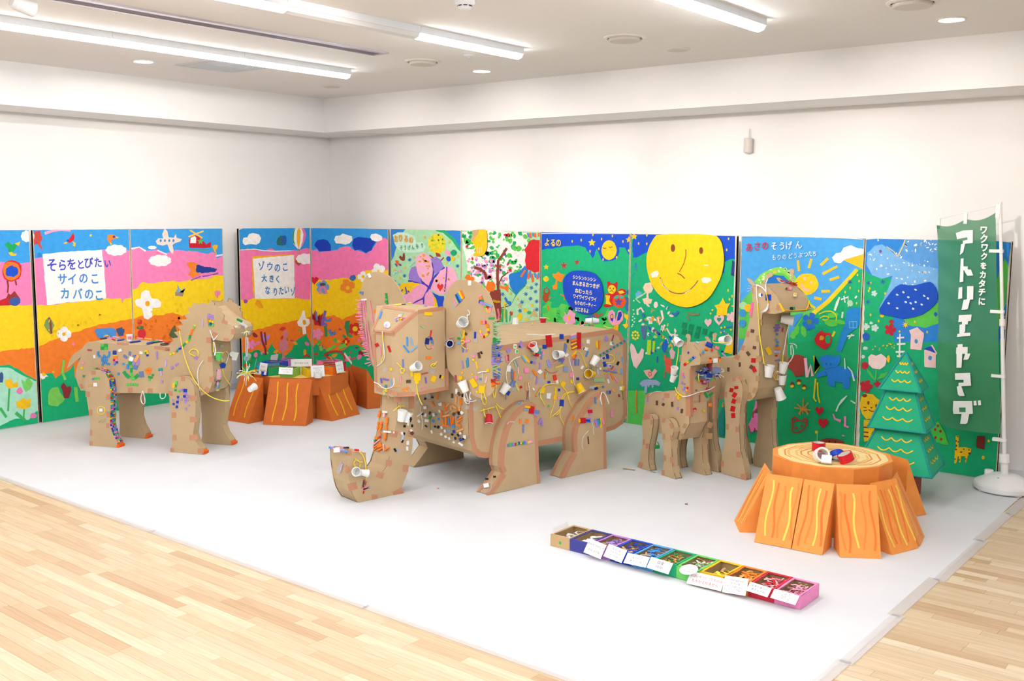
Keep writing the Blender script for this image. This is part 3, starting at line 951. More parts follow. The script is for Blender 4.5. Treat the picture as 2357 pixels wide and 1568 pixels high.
for (p, q, sd, sw) in [('118 1228', '420 1280', 1, [(.25, yst), (.5, bst), (.75, yst)]), ('620 1290', '1200 1312', 2, [(.22, yst), (.46, yst), (.70, yst)]), ('1560 1245', '1935 1150', 3, [(.22, yst), (.48, yst), (.76, yst)])]:
    wedge(bt, at_z(*T(B5, p)[0]), at_z(*T(B5, q)[0]), .195, .405, brn, sw, seed=sd, wid=.014)
# one root has come loose and stands turned round, its upright back to the camera
inn = V((-.33, -.94, 0))
A = V((-7.414, 6.936, 0)) - inn * .24
wedge(bt, A, A + V((-.94, .33, 0)) * .41, .24, .40, brn, [(.3, yst), (.6, yst)], seed=4)
for ang in (95, 140, 185, 225):
    a = math.radians(ang)
    c, t = V((BXC + .68 * math.cos(a), BYC + .68 * math.sin(a), 0)), V((-math.sin(a), math.cos(a), 0))
    wedge(bt, c - t * .19, c + t * .19, .195, .405, brn, [(.25, yst), (.5, yst), (.75, yst)], seed=ang)

# ------------------------------------------------------------------ material boxes with a window cut in the lid
kraft = mat('box_inside', 'b99a70', .85, .06, 12)
def craft_box(F0, hexc, label, group, name='craft_box', w=.139, dep=.236, h=.07, deep=True):
    """F0: frame with u across, v along the depth (away), w up; origin at the front left foot"""
    m = mat('box_' + hexc, hexc, .6, .05, 20)
    t = empty(name, F0.pt(w / 2, dep / 2, 0), label, 'box', group)
    th = .004
    mesh('front_wall', *fbox(F0, 0, w, 0, th, 0, h), m, t)
    mesh('back_wall', *fbox(F0, 0, w, dep - th, dep, 0, h), m, t)
    mesh('side_wall', *fbox(F0, 0, th, th, dep - th, 0, h), m, t)
    mesh('side_wall', *fbox(F0, w - th, w, th, dep - th, 0, h), m, t)
    mesh('bottom', *fbox(F0, th, w - th, th, dep - th, .0, .003), kraft, t)
    for a0, a1, b0, b1 in ((th, th + .001, th, dep - th), (w - th - .001, w - th, th, dep - th), (th, w - th, th, th + .001), (th, w - th, dep - th - .001, dep - th)):
        mesh('lining', *fbox(F0, a0, a1, b0, b1, .003, h - .0045), kraft, t)
    # lid frame with a torn window
    r = random.Random(hexc)
    i0, i1, j0, j1 = .013, w - .013, .017, dep - .017
    inner = []
    for (a, b), (c, d_) in zip([(i0, j0), (i1, j0), (i1, j1), (i0, j1)], [(i1, j0), (i1, j1), (i0, j1), (i0, j0)]):
        for k in range(6):
            f = k / 6
            inner.append((a + (c - a) * f + r.uniform(-.0025, .0025), b + (d_ - b) * f + r.uniform(-.0025, .0025)))
    outer = []
    for (a, b), (c, d_) in zip([(0, 0), (w, 0), (w, dep), (0, dep)], [(w, 0), (w, dep), (0, dep), (0, 0)]):
        for k in range(6):
            outer.append((a + (c - a) * k / 6, b + (d_ - b) * k / 6))
    n = 24
    v = [F0.pt(a, b, h) for a, b in outer] + [F0.pt(a, b, h) for a, b in inner] + [F0.pt(a, b, h - .004) for a, b in inner]
    f = [(i, (i + 1) % n, n + (i + 1) % n, n + i) for i in range(n)] + [(n + i, n + (i + 1) % n, 2 * n + (i + 1) % n, 2 * n + i) for i in range(n)]
    mesh('lid_frame', v, f, m, t)
    return t
def scraps(F0, cols, label, w=.139, dep=.236, n=70, size=(.045, .009), top=.045, seed=0, name='paper_scraps', disc=False):
    r = random.Random(seed)
    mb = MB()
    ms = [paper(c) for c in cols]
    for i in range(n):
        L, W_ = size[0] * r.uniform(.5, 1.1), size[1] * r.uniform(.7, 1.2)
        z = .02 + (top - .02) * (i / n) ** .7
        lim = L / 2 + .008
        a, b = r.uniform(lim, w - lim), r.uniform(lim, dep - lim)
        th = r.uniform(0, 3.14)
        ti = r.uniform(-.35, .35)
        u = F0.u * math.cos(th) + F0.v * math.sin(th) + F0.w * ti * .6
        Fq = Frame(F0.pt(a, b, z), u, F0.w.cross(u) + F0.w * r.uniform(-.4, .4))
        Fq.v = (Fq.w.cross(Fq.u)).normalized()
        if disc:
            mb.add(prism(Fq, [(math.cos(k * .628) * L / 2, math.sin(k * .628) * L / 2) for k in range(10)], 0, .0015), r.randrange(len(ms)))
        else:
            bend = r.uniform(-.004, .004)
            v = []
            for e in (0, .0012):
                v += [Fq.pt(-L / 2, -W_ / 2, e), Fq.pt(0, -W_ / 2, e + bend), Fq.pt(L / 2, -W_ / 2, e), Fq.pt(L / 2, W_ / 2, e), Fq.pt(0, W_ / 2, e + bend), Fq.pt(-L / 2, W_ / 2, e)]
            mb.add((v, [(0, 1, 4, 5), (1, 2, 3, 4), (6, 11, 10, 7), (7, 10, 9, 8), (0, 6, 7, 1), (1, 7, 8, 2), (2, 8, 9, 3), (3, 9, 10, 4), (4, 10, 11, 5), (5, 11, 6, 0)]), r.randrange(len(ms)))
    o = mb.obj(name, ms)
    tag(o, label, 'scraps', None, 'stuff')
    return o
def card(corners, lines, label, size, name='sign_card', group=None, red=(), small=None, oval=False):
    """white card, corners in world space: bottom left, bottom right, top left"""
    F = quadframe(*corners)
    W = (V(corners[1]) - V(corners[0])).length
    H = (V(corners[2]) - V(corners[0])).dot(F.v)
    t = empty(name, F.pt(W / 2, H / 2, 0), label, 'sign', group)
    if oval:
        pts = [(W / 2 + W / 2 * math.cos(k * math.pi / 14), H / 2 + H / 2 * math.sin(k * math.pi / 14)) for k in range(28)]
        mesh('card', *prism(F, pts, 0, .0012), CARD, t)
    else:
        mesh('card', *prism(F, [(0, 0), (W, 0), (W, H), (0, H)], 0, .0012), CARD, t)
    n = len(lines)
    for i, L in enumerate(lines):
        if not L: continue
        y = H * (.5 + ((n - 1) / 2 - i) * (.72 / max(n, 2)))
        s = size * (1.15 if i in red and i == 1 else 1)
        write(F, W / 2, y, s, L, INKR if i in red else INK, t, .002)
    if small:
        write(F, W / 2, H * .13, size * .42, small, INKG, t, .002)
    return t
U3 = V((1, 0, 0))
R0, RY = -3.469, 4.706
cols = [('cbaa7c', 'plain kraft box at the left end of the row, holding white paper scraps', 'w', 'white paper offcuts in the plain kraft box at the left end'),
        ('44489a', 'dark navy box in the row, second from the left, holding white discs', 'w', 'white paper discs in the navy box of the row'),
        ('c583d8', 'lilac purple box in the row on the floor', 'vvt', 'purple and brown strips in the lilac box of the row'),
        ('1f50cc', 'royal blue box in the row on the floor', 'bbt', 'blue and brown strips in the royal blue box of the row'),
        ('58a8ea', 'sky blue box in the row on the floor', 'BBt', 'sky blue and brown strips in the sky blue box of the row'),
        ('1fb07c', 'dark green box in the row on the floor', 'ggdt', 'green and tan curls in the dark green box of the row'),
        ('74d66a', 'light green box in the row, beside the yellow one', 'sstw', 'pale green and tan shreds in the light green box of the row'),
        ('f8ca24', 'yellow box in the row on the floor', 'iytY', 'few yellow and cream strips in the yellow box of the row'),
        ('f58a30', 'orange box in the row on the floor, beside the red one', 'oodt', 'orange and cream strips in the orange box of the row'),
        ('dc3048', 'red box in the row on the floor, second from the right end', 'mrqq', 'red and cream strips in the red box of the row'),
        ('f592c8', 'pink box at the right end of the row', 'mqqp', 'rose pink curls in the pink box at the right end of the row')]
for i, (hx, lab, sc, slab_) in enumerate(cols):
    F0 = Frame((R0 + i * .1411, RY, .0055), (1, 0, 0), (0, 1, 0))
    craft_box(F0, hx, lab, 'row of craft boxes on the floor')
    k = dict(n=26, size=(.05, .016), top=.056) if i == 0 else dict(n=9, size=(.066, .06), top=.055, disc=True) if i == 1 else dict(n=18, size=(.07, .016), top=.045) if i == 7 else dict(n=190, size=(.024, .007), top=.06) if i in (5, 6) else dict(n=170, size=(.028, .008), top=.055) if i == 10 else dict(n=80, size=(.06, .011), top=.062)
    scraps(F0, sc, slab_, seed=i + 3, **k)
# small round green sticker on the kraft box
stk = mesh('round_sticker', *lathe((R0 + .0705, RY - .0002, .0365), (0, -1, 0), [(.009, 0), (.009, .0006)], 24), mat('sticker_green', '3fbf4a', .5))
tag(stk, 'small round green sticker on the front of the kraft box', 'sticker')
flapo = mesh('clear_flap', *fbox(Frame((R0 - .003, RY + .03, .0755), (0, 1, 0), (-.35, 0, 1)), 0, .16, 0, .03, 0, .001), clear('film', 'eeeeee', .35, .2))
tag(flapo, 'strip of clear film sticking up from the kraft box at the left end', 'film')
# cards leaning on the box fronts: bottom left, bottom right, top left corner in photo pixels
A6, A7 = (1260, 1195, 7.366), (1560, 1260, 6.932)
FC = Frame((0, RY - .045, 0), (1, 0, 0), (0, .55, 1))
def row_card(crop, s, *a, **k):
    p = T(crop, s)
    bl, br, tl = p
    b0 = at_plane(*bl, V((0, RY - .052, 0)), V((0, -1, 0)))
    b1 = at_plane(*br, V((0, RY - .052, 0)), V((0, -1, 0)))
    t0 = at_plane(*tl, V((0, RY - .006, 0)), V((0, -1, 0)))
    return card((b0, b1, t0), *a, group='handwritten cards on the floor boxes', **k)
row_card(A6, '612 565 900 682 785 358', ['おかたづけして', 'かえってね'], 'white card between the navy and lilac boxes, two handwritten lines', .016)
row_card(A6, '948 630 1255 748 1095 440', ['そざいは', 'つかうだけ', 'とってね'], 'white card in front of the royal blue box, three handwritten lines', .014, small='あまりはもどしてね')
row_card(A6, '1290 745 1665 825 1440 590', ['なかよく', 'あそんでね'], 'white card in front of the sky blue box, two handwritten lines', .016)
row_card(A6, '1680 825 2050 940 1840 665', ['目安', '15分'], 'white card in front of the dark green box reading 15', .022, small='ゆずりあってあそんでね')
row_card(A7, '5 435 300 445 5 270', ['いちどに', 'くっつくくらい', 'つけてみよう'], 'oval white card on the light green box', .011, oval=True)
c6 = row_card(A7, '138 575 690 705 215 380', ['そざいやつくったものは', 'もちかえれません'], 'wide white card with red handwriting and a yellow wave, before the yellow box', .017, red=(0, 1), small='またあそびにきてね')
row_card(A7, '705 715 1080 778 750 448', ['つかわなかった', 'そざいは', 'もとのばしょに', 'もどしてね'], 'white card before the orange box, four handwritten lines', .013)
row_card(A7, '1085 690 1430 800 1190 560', ['ゆずりあって', 'あそんでね'], 'white card before the red box, two handwritten lines', .015)
row_card(A7, '1475 805 1875 925 1600 680', ['ごみは', 'ごみばこに', 'いれてね'], 'white card on the pink box at the right end, three handwritten lines', .015)
ylw = mat('wave_yellow', 'f8d848', .6)
# ---- boxes on the back table, fanned round its middle
zt2 = .4135
fan = [('8ed060', -59, 'light green box at the front of the back table', 'sst', 'green shreds in the light green box on the back table'),
       ('f2c41c', -24, 'yellow box on the back table', 'iyt', 'yellow strips in the yellow box on the back table'),
       ('f07a24', 11, 'orange box on the back table', 'odt', 'orange strips in the orange box on the back table'),
       ('c81830', 46, 'red box on the back table, under the tilted card', 'rqt', 'red strips in the red box on the back table'),
       ('ee80b4', 81, 'pink box at the back right of the back table', 'pqt', 'pink strips in the pink box on the back table'),
       ('22a060', -94, 'dark green box on the back table', 'gst', 'green strips in the dark green box on the back table'),
       ('2e9ad6', -129, 'sky blue box on the back table, left front', 'Bct', 'blue strips in the sky blue box on the back table'),
       ('1c46c4', -164, 'royal blue box on the back table, at its left', 'but', 'dark blue strips in the royal blue box on the back table'),
       ('b070d0', 161, 'purple box at the back left of the back table', 'vlt', 'purple strips in the purple box on the back table')]
fanF = {}
for i, (hx, ang, lab, sc, sl_) in enumerate(fan):
    a = math.radians(ang)
    out = V((math.cos(a), math.sin(a), 0))
    tt = V((-out.y, out.x, 0))
    F0 = Frame(V((BXC, BYC, zt2)) + out * .425 - tt * .0625, tt, -out)
    if F0.w.z < 0:
        F0.w = -F0.w
    fanF[ang] = F0
    craft_box(F0, hx, lab, 'craft boxes on the back table', w=.125, dep=.215, h=.075)
    scraps(F0, sc, sl_, w=.125, dep=.215, n=30, size=(.05, .012), top=.066, seed=40 + i)
def fan_card(ang, w, h, lift, lines, lab, size, red=(), side=0.0, lean=.35):
    F0 = fanF[ang]
    p0 = F0.pt(.0625 - w / 2 + side, -.012 - lean * .04, lift)
    card((p0, p0 + F0.u * w, p0 + F0.w * h + F0.v * (lean * .06)), lines, lab, size, red=red, group='handwritten cards on the back table')
fan_card(-59, .135, .062, .035, ['なかよくあそんでね', 'つくってね'], 'card on the light green box of the back table', .011)
fan_card(-94, .125, .105, .016, ['なかよく', 'あそんでね'], 'card on the dark green box of the back table', .018, side=.0)
fan_card(-129, .17, .10, .02, ['そざいやつくったものは', 'もちかえれません'], 'card with red writing on the sky blue box of the back table', .012, red=(0, 1), side=-.02)
fan_card(-24, .13, .105, .004, ['つかわなかった', 'そざいは', 'もとのばしょに', 'もどしてね'], 'card on the yellow box of the back table', .013, side=.03)
fan_card(11, .115, .105, .014, ['おかたづけして', 'かえってね'], 'card on the orange box of the back table', .013, side=.03)
fan_card(46, .15, .10, .06, ['もちかえれません'], 'tilted card on the red box of the back table', .014, red=(0,), side=.05, lean=1.2)
fan_card(-164, .12, .085, .03, ['ゆずりあって', 'あそんでね'], 'card leaning by the purple box of the back table', .014, side=-.16)
d = V((.76, -.65, 0))
tq = V((.65, .76, 0))
c0 = V((BXC, BYC, zt2)) + d * .06 - tq * .10
card((c0, c0 + tq * .2, c0 + V((0, 0, .125))), ['かべ ゆか には', 'はらないでね'], 'upright card standing in the middle of the back table', .02, group='handwritten cards on the back table')
mesh_b = tape_roll('tape_roll', V((BXC, BYC, zt2 + .026)) + d * .0 + tq * .13, (0, 0, 1), .047, .052, bluet, 'blue tape roll standing in the middle of the back table')
K5 = (530, 800, 8.1276)
p = at_z(*T(K5, '662 525')[0], zt2); tape_roll('tape_roll', (p.x + .0, p.y + .0, zt2 + .022), (0, 0, 1), .04, .044, bluet, 'blue tape roll before the dark green box on the back table')
p = at_z(*T(K5, '1640 565')[0], zt2); tape_roll('tape_roll', (p.x + .0, p.y - .0, zt2 + .024), (0, 0, 1), .036, .048, whitet, 'white tape roll before the yellow box on the back table')
# ------------------------------------------------------------------ cardboard fir tree
trg = mat('fir_green', '0fae80', .55, .05, 16, bump=.1, bscale=70)
tre = mat('fir_edge', '1c9a94', .55, .15, 40)
tyl = mat('fir_yellow', 'f6cc18', .55, .05, 30)
trk = mat('fir_trunk', '9c3a2c', .6, .05, 16)
TX, TY, TH = -2.252, 7.187, .105
ft_ = empty('fir_tree', (TX, TY, .0055), 'green three-tiered cardboard fir tree with yellow scallops beside the banner', 'tree')
def tp(a, b, h, z):
    c, s = math.cos(TH), math.sin(TH)
    x, y = a * h, b * h * .9
    return V((TX + c * x - s * y, TY + s * x + c * y, z))
mb = MB()
v = [tp(a, b, .13, z) for z in (.0055, .28) for a, b in ((-1, -1), (1, -1), (1, 1), (-1, 1))]
mesh('trunk', v, [(0, 3, 2, 1), (4, 5, 6, 7), (0, 1, 5, 4), (1, 2, 6, 5), (2, 3, 7, 6), (3, 0, 4, 7)], trk, ft_)
for h0, z0, h1, z1 in ((.257, .212, .128, .52), (.19, .50, .088, .79), (.14, .768, .004, 1.02)):
    lo = [tp(a, b, h0, z0) for a, b in ((-1, -1), (1, -1), (1, 1), (-1, 1))]
    hi = [tp(a, b, h1, z1) for a, b in ((-1, -1), (1, -1), (1, 1), (-1, 1))]
    tier = mesh('tier', lo + hi, [(0, 3, 2, 1), (4, 5, 6, 7), (0, 1, 5, 4), (1, 2, 6, 5), (2, 3, 7, 6), (3, 0, 4, 7)], trg, ft_)
    for i in range(4):
        j = (i + 1) % 4
        mesh('painted_edge', *tube([lo[i], hi[i]], .0075, 6), tre, tier)
        mesh('painted_edge', *tube([lo[i], lo[j]], .0065, 6), tre, tier)
        F = quadframe(lo[i], lo[j], hi[i])
        W = (lo[j] - lo[i]).length
        H = (hi[i] - lo[i]).dot(F.v)
        Wt = (hi[j] - hi[i]).length
        for k, f in enumerate((.24, .48, .70)):
            wd = (W + (Wt - W) * f) * .30
            n = 3
            pts = []
            for q in range(n):
                for e in range(7):
                    x = -wd + 2 * wd * (q + e / 6) / n
                    pts.append((W / 2 + x, H * (f + .035) - .022 * math.sin(math.pi * e / 6) * (W / .5) ** .5))
            mesh('scallop', *ribbon(F, pts, .0085, .0025), tyl, tier)
# ------------------------------------------------------------------ banner on a white pole
bn = empty('banner_stand', (-1.70, 7.80, .0055), 'white plastic banner pole on a round water-filled base at the right border', 'banner stand')
pw = mat('stand_white', 'f2f1f0', .4, .02, 10)
BX, BY = -1.70, 7.80
prof = [(.19, .012), (.2, .02), (.204, .05), (.2, .066), (.17, .082), (.10, .118), (.075, .125), (.05, .128)]
vb, fb = lathe((BX, BY, .0), (0, 0, 1), prof, 48)
mesh('base', vb, fb, pw, bn, smooth=False)
for k in range(4):
    a = math.radians(45 + 90 * k)
    mesh('base_foot', *lathe((BX + .16 * math.cos(a), BY + .16 * math.sin(a), .0055), (0, 0, 1), [(.03, 0), (.03, .012)], 16), pw, bn)
mesh('filler_cap', *lathe((BX - .115, BY + .03, .09), (0, 0, 1), [(.03, 0), (.03, .04), (.027, .044), (.008, .046)], 20), pw, bn)
mesh('green_dot', *lathe((BX - .02, BY - .105, .111), (-.05, -.45, 1), [(.007, 0), (.007, .004)], 14), mat('dot_green', '8ce07a', .5), bn)
PT, PB_ = V((-1.849, 7.80, 2.05)), V((-1.703, 7.80, .12))
pl = lambda z: PB_ + (PT - PB_) * ((z - .12) / 1.93)
mesh('socket', *lathe(PB_, PT - PB_, [(.026, 0), (.026, .09), (.035, .09), (.035, .145), (.03, .15)], 24), pw, bn)
mesh('pole', *tube([pl(.2), pl(1.1)], .0135, 14), pw, bn)
mesh('pole_joint', *tube([pl(1.19), pl(1.24)], .019, 14), pw, bn)
mesh('pole', *tube([pl(1.1), pl(2.05)], .0115, 14), pw, bn)
mesh('pole_tip', *tube([pl(2.05), pl(2.065)], .014, 12), pw, bn)
rodl = V((-2.262, 7.795, 1.942))
mesh('top_rod', *tube([rodl, pl(2.045)], .0035, 8), pw, bn)
# cloth
bann = empty('banner', (-2.0, 7.79, .41), 'tall green banner with large white vertical lettering hanging from the pole', 'banner')
clothm = mat('banner_cloth', '3f8a60', .6, .05, 6)
clothm.node_tree.nodes['Principled BSDF'].inputs['Alpha'].default_value = .86
lettm = mat('banner_white', 'f2f3f2', .6, .02, 20)
FBN = Frame((0, 7.79, 0), (1, 0, 0))
def cl(x, z):
    """soft folds of the cloth"""
    k = max(0, -1.95 - x) * 2.2
    return .006 * math.sin(z * 9 + x * 7) + k * .012 * math.sin(z * 31 + x * 17) + .004 * math.sin(x * 23 + z * 3)
Lp = [(2157, 518), (2158, 560), (2159, 640), (2160, 740), (2158, 860), (2160, 930), (2165, 985)]
nb, na = 60, 26
left = [FBN.px(*p) for p in Lp]
right = [FBN.px(*p) for p in [(2291, 490), (2293, 560), (2295, 660), (2298, 780), (2301, 900), (2303, 1000)]]
def along(P, f):
    t = f * (len(P) - 1)
    i = min(int(t), len(P) - 2)
    t -= i
    return (P[i][0] * (1 - t) + P[i + 1][0] * t, P[i][1] * (1 - t) + P[i + 1][1] * t)
vv, ff = [], []
for j in range(nb + 1):
    for i in range(na + 1):
        f, g = j / nb, i / na
        a, b = along(left, f), along(right, f)
        x, z = a[0] + (b[0] - a[0]) * g, a[1] + (b[1] - a[1]) * g
        sag = (1 - f) ** 6 * -.028 * abs(math.sin(math.pi * g * 2)) + (f ** 8) * (.03 * max(0, .25 - g) * 4) ** 1
        z += sag
        vv.append(FBN.pt(x, z, cl(x, z)))
for j in range(nb):
    for i in range(na):
        a = j * (na + 1) + i
        ff.append((a, a + na + 1, a + na + 2, a + 1))
mesh('cloth', vv, ff, clothm, bann, smooth=True)
N1, N2 = (2130, 450, 5.057), (2130, 740, 5.057)
for c, s in [(N1, '355 438 440 408 552 400 552 553 462 562 440 660 402 695 415 570 436 562 436 528 490 518 487 486 368 510'),
             (N1, '412 738 444 730 444 826 492 828 494 862 530 862 556 932 490 936 468 905 450 870 444 872 441 1005 398 1012'),
             (N1, '388 1074 430 1066 428 1198 380 1208'), (N1, '486 1056 560 1056 556 1210 520 1213 495 1320 470 1330 420 1334 445 1215 484 1210'),
             (N1, '390 1394 538 1386 530 1462 497 1465 492 1502 465 1502 463 1585 455 1590 450 1600 524 1598 522 1634 368 1648 372 1612 395 1610 398 1505 425 1500 425 1470 384 1474'),
             (N2, '375 268 434 264 434 298 493 298 491 376 524 374 505 430 490 445 442 446 462 378 430 376 420 540 362 540 362 378 356 378 360 306 375 300'),
             (N2, '344 604 520 598 532 748 418 754 458 868 400 870 378 850 365 760 386 752 386 714 444 712 444 680 346 680'),
             (N2, '324 926 544 926 554 1076 510 1078 490 1180 470 1194 404 1192 422 1078 326 1078 318 1030'),
             (N2, '560 926 592 922 598 976 564 980'), (N2, '610 922 644 918 648 974 614 978')]:
    P = [FBN.px(x, y, .018) for x, y in T(c, s)]
    mesh('letter', [FBN.pt(a, b, .018) for a, b in (P if area2(P) > 0 else P[::-1])], [tuple(range(len(P)))], lettm, bann)
P = [FBN.px(x, y, .019) for x, y in T(N2, '392 1003 468 1003 468 1056 396 1056')]
mesh('letter_counter', [FBN.pt(a, b, .019) for a, b in (P if area2(P) > 0 else P[::-1])], [(0, 1, 2, 3)], mat('banner_green', '3f8a60', .6, .05, 6), bann)
sub = [('ワ', 678, 408, 88), ('ク', 682, 512, 92), ('ワ', 688, 614, 88), ('ク', 684, 716, 78), ('を', 676, 824, 72), ('カ', 670, 930, 78), ('タ', 660, 1034, 84), ('チ', 658, 1132, 84), ('に', 656, 1240, 84)]
for ch, x, y, sz in sub:
    a, b = FBN.px(*T(N1, f'{x} {y}')[0], .018)
    write(FBN, a, b, sz / 5.057 * .00345 * 1.05, ch, lettm, bann, .018, bold=.0025, sx=.85, name='small_lettering')
for z in (1.72, 1.29, .83, .37):
    p = pl(z) if z > .3 else pl(z)
    mesh('loop', *box((p.x - .075, 7.782, z - .011), (p.x + .014, 7.818, z + .011)), pw, bann)
for g in (.0, .45, .97):
    q = rodl + (pl(2.045) - rodl) * g
    a = along(left, 0), along(right, 0)
    zz = a[0][1] + (a[1][1] - a[0][1]) * g
    mesh('loop', *box((q.x - .012 + .008 * (1 - g), 7.783, zz - .03), (q.x + .016, 7.80, q.z + .006)), pw, bann)

# ------------------------------------------------------------------ the paintings on the screens
M3, M1, M4, M6, M7, M8, M9, M10 = (0, 500, 4.5327), (0, 500, 2.8), (510, 500, 5.6), (890, 500, 5.6), (1230, 500, 4.81), (1690, 500, 3.5337), (1700, 760, 3.5875), (1400, 680, 4.9)
def ell(cx, cy, rx, ry=None, rot=0, n=16):
    ry = rx if ry is None else ry
    c, s = math.cos(math.radians(rot)), math.sin(math.radians(rot))
    return [(cx + rx * math.cos(t) * c - ry * math.sin(t) * s, cy + rx * math.cos(t) * s + ry * math.sin(t) * c) for t in (2 * math.pi * i / n for i in range(n))]
def star(cx, cy, r, n=5, k=.42, rot=-90):
    return [(cx + (r if i % 2 == 0 else r * k) * math.cos(math.radians(rot + 180 * i / n)), cy + (r if i % 2 == 0 else r * k) * math.sin(math.radians(rot + 180 * i / n))) for i in range(2 * n)]
def heart(cx, cy, w, h, rot=0):
    out = []
    for i in range(28):
        t = 2 * math.pi * i / 28
        x, y = 16 * math.sin(t) ** 3, -(13 * math.cos(t) - 5 * math.cos(2 * t) - 2 * math.cos(3 * t) - math.cos(4 * t))
        x, y = x / 32 * w, y / 29 * h
        c, s = math.cos(math.radians(rot)), math.sin(math.radians(rot))
        out.append((cx + x * c - y * s, cy + x * s + y * c))
    return out
def bloom(cx, cy, r, n=5, k=.55, rot=0, q=.45):
    """n-petalled flower outline"""
    return [(cx + r * (k + (1 - k) * abs(math.cos(n * t / 2 + rot)) ** q) * math.cos(t), cy + r * (k + (1 - k) * abs(math.cos(n * t / 2 + rot)) ** q) * math.sin(t)) for t in (2 * math.pi * i / (n * 10) for i in range(n * 10))]
def cloud(cx, cy, w, h):
    return [(cx + (w / 2) * (1 + .09 * abs(math.sin(4.5 * t))) * .94 * math.cos(t), cy + (h / 2) * (1 + .16 * abs(math.sin(4.5 * t))) * .92 * math.sin(t)) for t in (2 * math.pi * i / 54 for i in range(54))]
def stroke(pts, w, rough=.12):
    """brush stroke polygon along photo-pixel points"""
    r = random.Random(int(pts[0][0] * 7 + pts[0][1]))
    L, R = [], []
    n = len(pts)
    for i in range(n):
        p, q = V(pts[max(i - 1, 0)]), V(pts[min(i + 1, n - 1)])
        t = (q - p)
        t = t.normalized() if t.length > 1e-6 else V((1, 0))
        k = V((-t.y, t.x)) * (w / 2 * r.uniform(1 - rough, 1 + rough))
        c = V(pts[i])
        L.append(tuple(c + k)); R.append(tuple(c - k))
    return L + R[::-1]
def wob(pts, amp=1.2, step=7, seed=None):
    """hand-painted edge: subdivide an outline and jitter it"""
    r = random.Random(seed if seed is not None else int(pts[0][0] * 13 + pts[0][1] * 7 + len(pts)))
    out = []
    for i in range(len(pts)):
        p, q = V(pts[i]), V(pts[(i + 1) % len(pts)])
        m = max(1, int((q - p).length / step))
        for k in range(m):
            c = p + (q - p) * (k / m)
            out.append((c.x + r.uniform(-amp, amp), c.y + r.uniform(-amp, amp)))
    return out
def put(P, name, h, polys, kind=None, thick=0.0, label=None, layer=None):
    """a painted figure: each patch an object of its own, swarms of small marks one object"""
    Ps = P if isinstance(P, (list, tuple)) else [P]
    swarm = kind or len(polys) > 8
    for p in Ps:
        for q in ([polys] if swarm else [[k] for k in polys]):
            o = p.add('painted_' + name, paint(h), [p.px(k) for k in q], layer=layer)
            if o and swarm:
                o['kind'] = 'stuff'
def band(P, name, h, top_pts, bottom, x0, x1, amp=1.3):
    """colour field from a painted upper edge down to pixel row `bottom`"""
    return put(P, name, h, [wob(top_pts, amp) + [(x1, bottom), (x0, bottom)]])
def openwob(pts, amp, step=6):
    r = random.Random(int(pts[0][0] + pts[0][1] * 3))
    out = []
    for i in range(len(pts) - 1):
        p, q = V(pts[i]), V(pts[i + 1])
        m = max(1, int((q - p).length / step))
        out += [((p + (q - p) * (k / m)).x, (p + (q - p) * (k / m)).y + r.uniform(-amp, amp)) for k in range(m)]
    return out + [pts[-1]]
def field(P, name, h, edge, bottom=1120, amp=1.5):
    return put(P, name, h, [openwob(edge, amp) + [(edge[-1][0], bottom), (edge[0][0], bottom)]])
def dabs(P, name, h, region, n, size, seed, asp=(.5, 1), layer=None):
    """many separate dabs of one colour inside a polygon"""
    r = random.Random(seed)
    xs, ys = [p[0] for p in region], [p[1] for p in region]
    def inside(x, y):
        c = False
        for i in range(len(region)):
            (x1, y1), (x2, y2) = region[i - 1], region[i]
            if (y1 > y) != (y2 > y) and x < (x2 - x1) * (y - y1) / (y2 - y1) + x1:
                c = not c
        return c
    polys = []
    tries = 0
    while len(polys) < n and tries < n * 30:
        tries += 1
        x, y = r.uniform(min(xs), max(xs)), r.uniform(min(ys), max(ys))
        if inside(x, y):
            s = r.uniform(*size)
            polys.append(wob(ell(x, y, s, s * r.uniform(*asp), r.uniform(0, 180), 9), s * .12, 99, seed=tries))
    return put(P, name, h, polys, 'stuff')
def brush(P, name, h, crop, s, w):
    return put(P, name, h, [stroke(smoothen(T(crop, s), 1, False), w)])
BLUE, PINK, YEL, ORA, GRN, DBL, WHT = '3aa0ea', 'f585bb', 'fbd41e', 'f5812a', '10b478', '0f50d0', 'f6f5f3'
RED, BRN, LGR, PGR, PUR = 'd8242e', '9a4632', '66d04e', 'aadfb0', '9a7fd6'
left = [PA, PB, PC]
# -- left wall: sky, pink, yellow, orange, green bands
field(left, 'sky', BLUE, [(-60, 480), (560, 480)])
field(left, 'pink_band', PINK, T(M3, '-300 470 60 470 200 487 322 468 350 430 440 416 1060 345 1350 345 1450 315 1500 348 1640 336 1720 382 1840 346 1920 352 2060 356 2150 382 2232 362 2262 424 2345 402 2500 400'))
field(left, 'yellow_band', YEL, T(M3, '-300 915 350 920 420 915 490 920 1105 850 1262 846 1275 900 1290 850 1362 846 1370 756 1422 750 1482 676 1572 692 1742 666 1902 672 2002 650 2152 640 2232 602 2345 602 2500 600'))
field(left, 'orange_band', ORA, [(-60, 811), (0, 809), (86, 799), (120, 783), (163, 768), (221, 749), (265, 741), (300, 734), (307, 735), (320, 728), (375, 725), (397, 720), (419, 727), (560, 712)])
field(left, 'meadow', GRN, [(-60, 850), (0, 842), (21, 840), (46, 853), (71, 869), (92, 877), (105, 862), (120, 857), (128, 872), (143, 858), (160, 853), (170, 838), (172, 870), (200, 862), (300, 866), (420, 862), (560, 866)])
put(PA, 'pale_hill', 'aee6cc', [wob(T(M1, '-150 985 0 972 50 966 120 1006 240 1062 246 1240 180 1310 100 1298 0 1345 -150 1350'))])
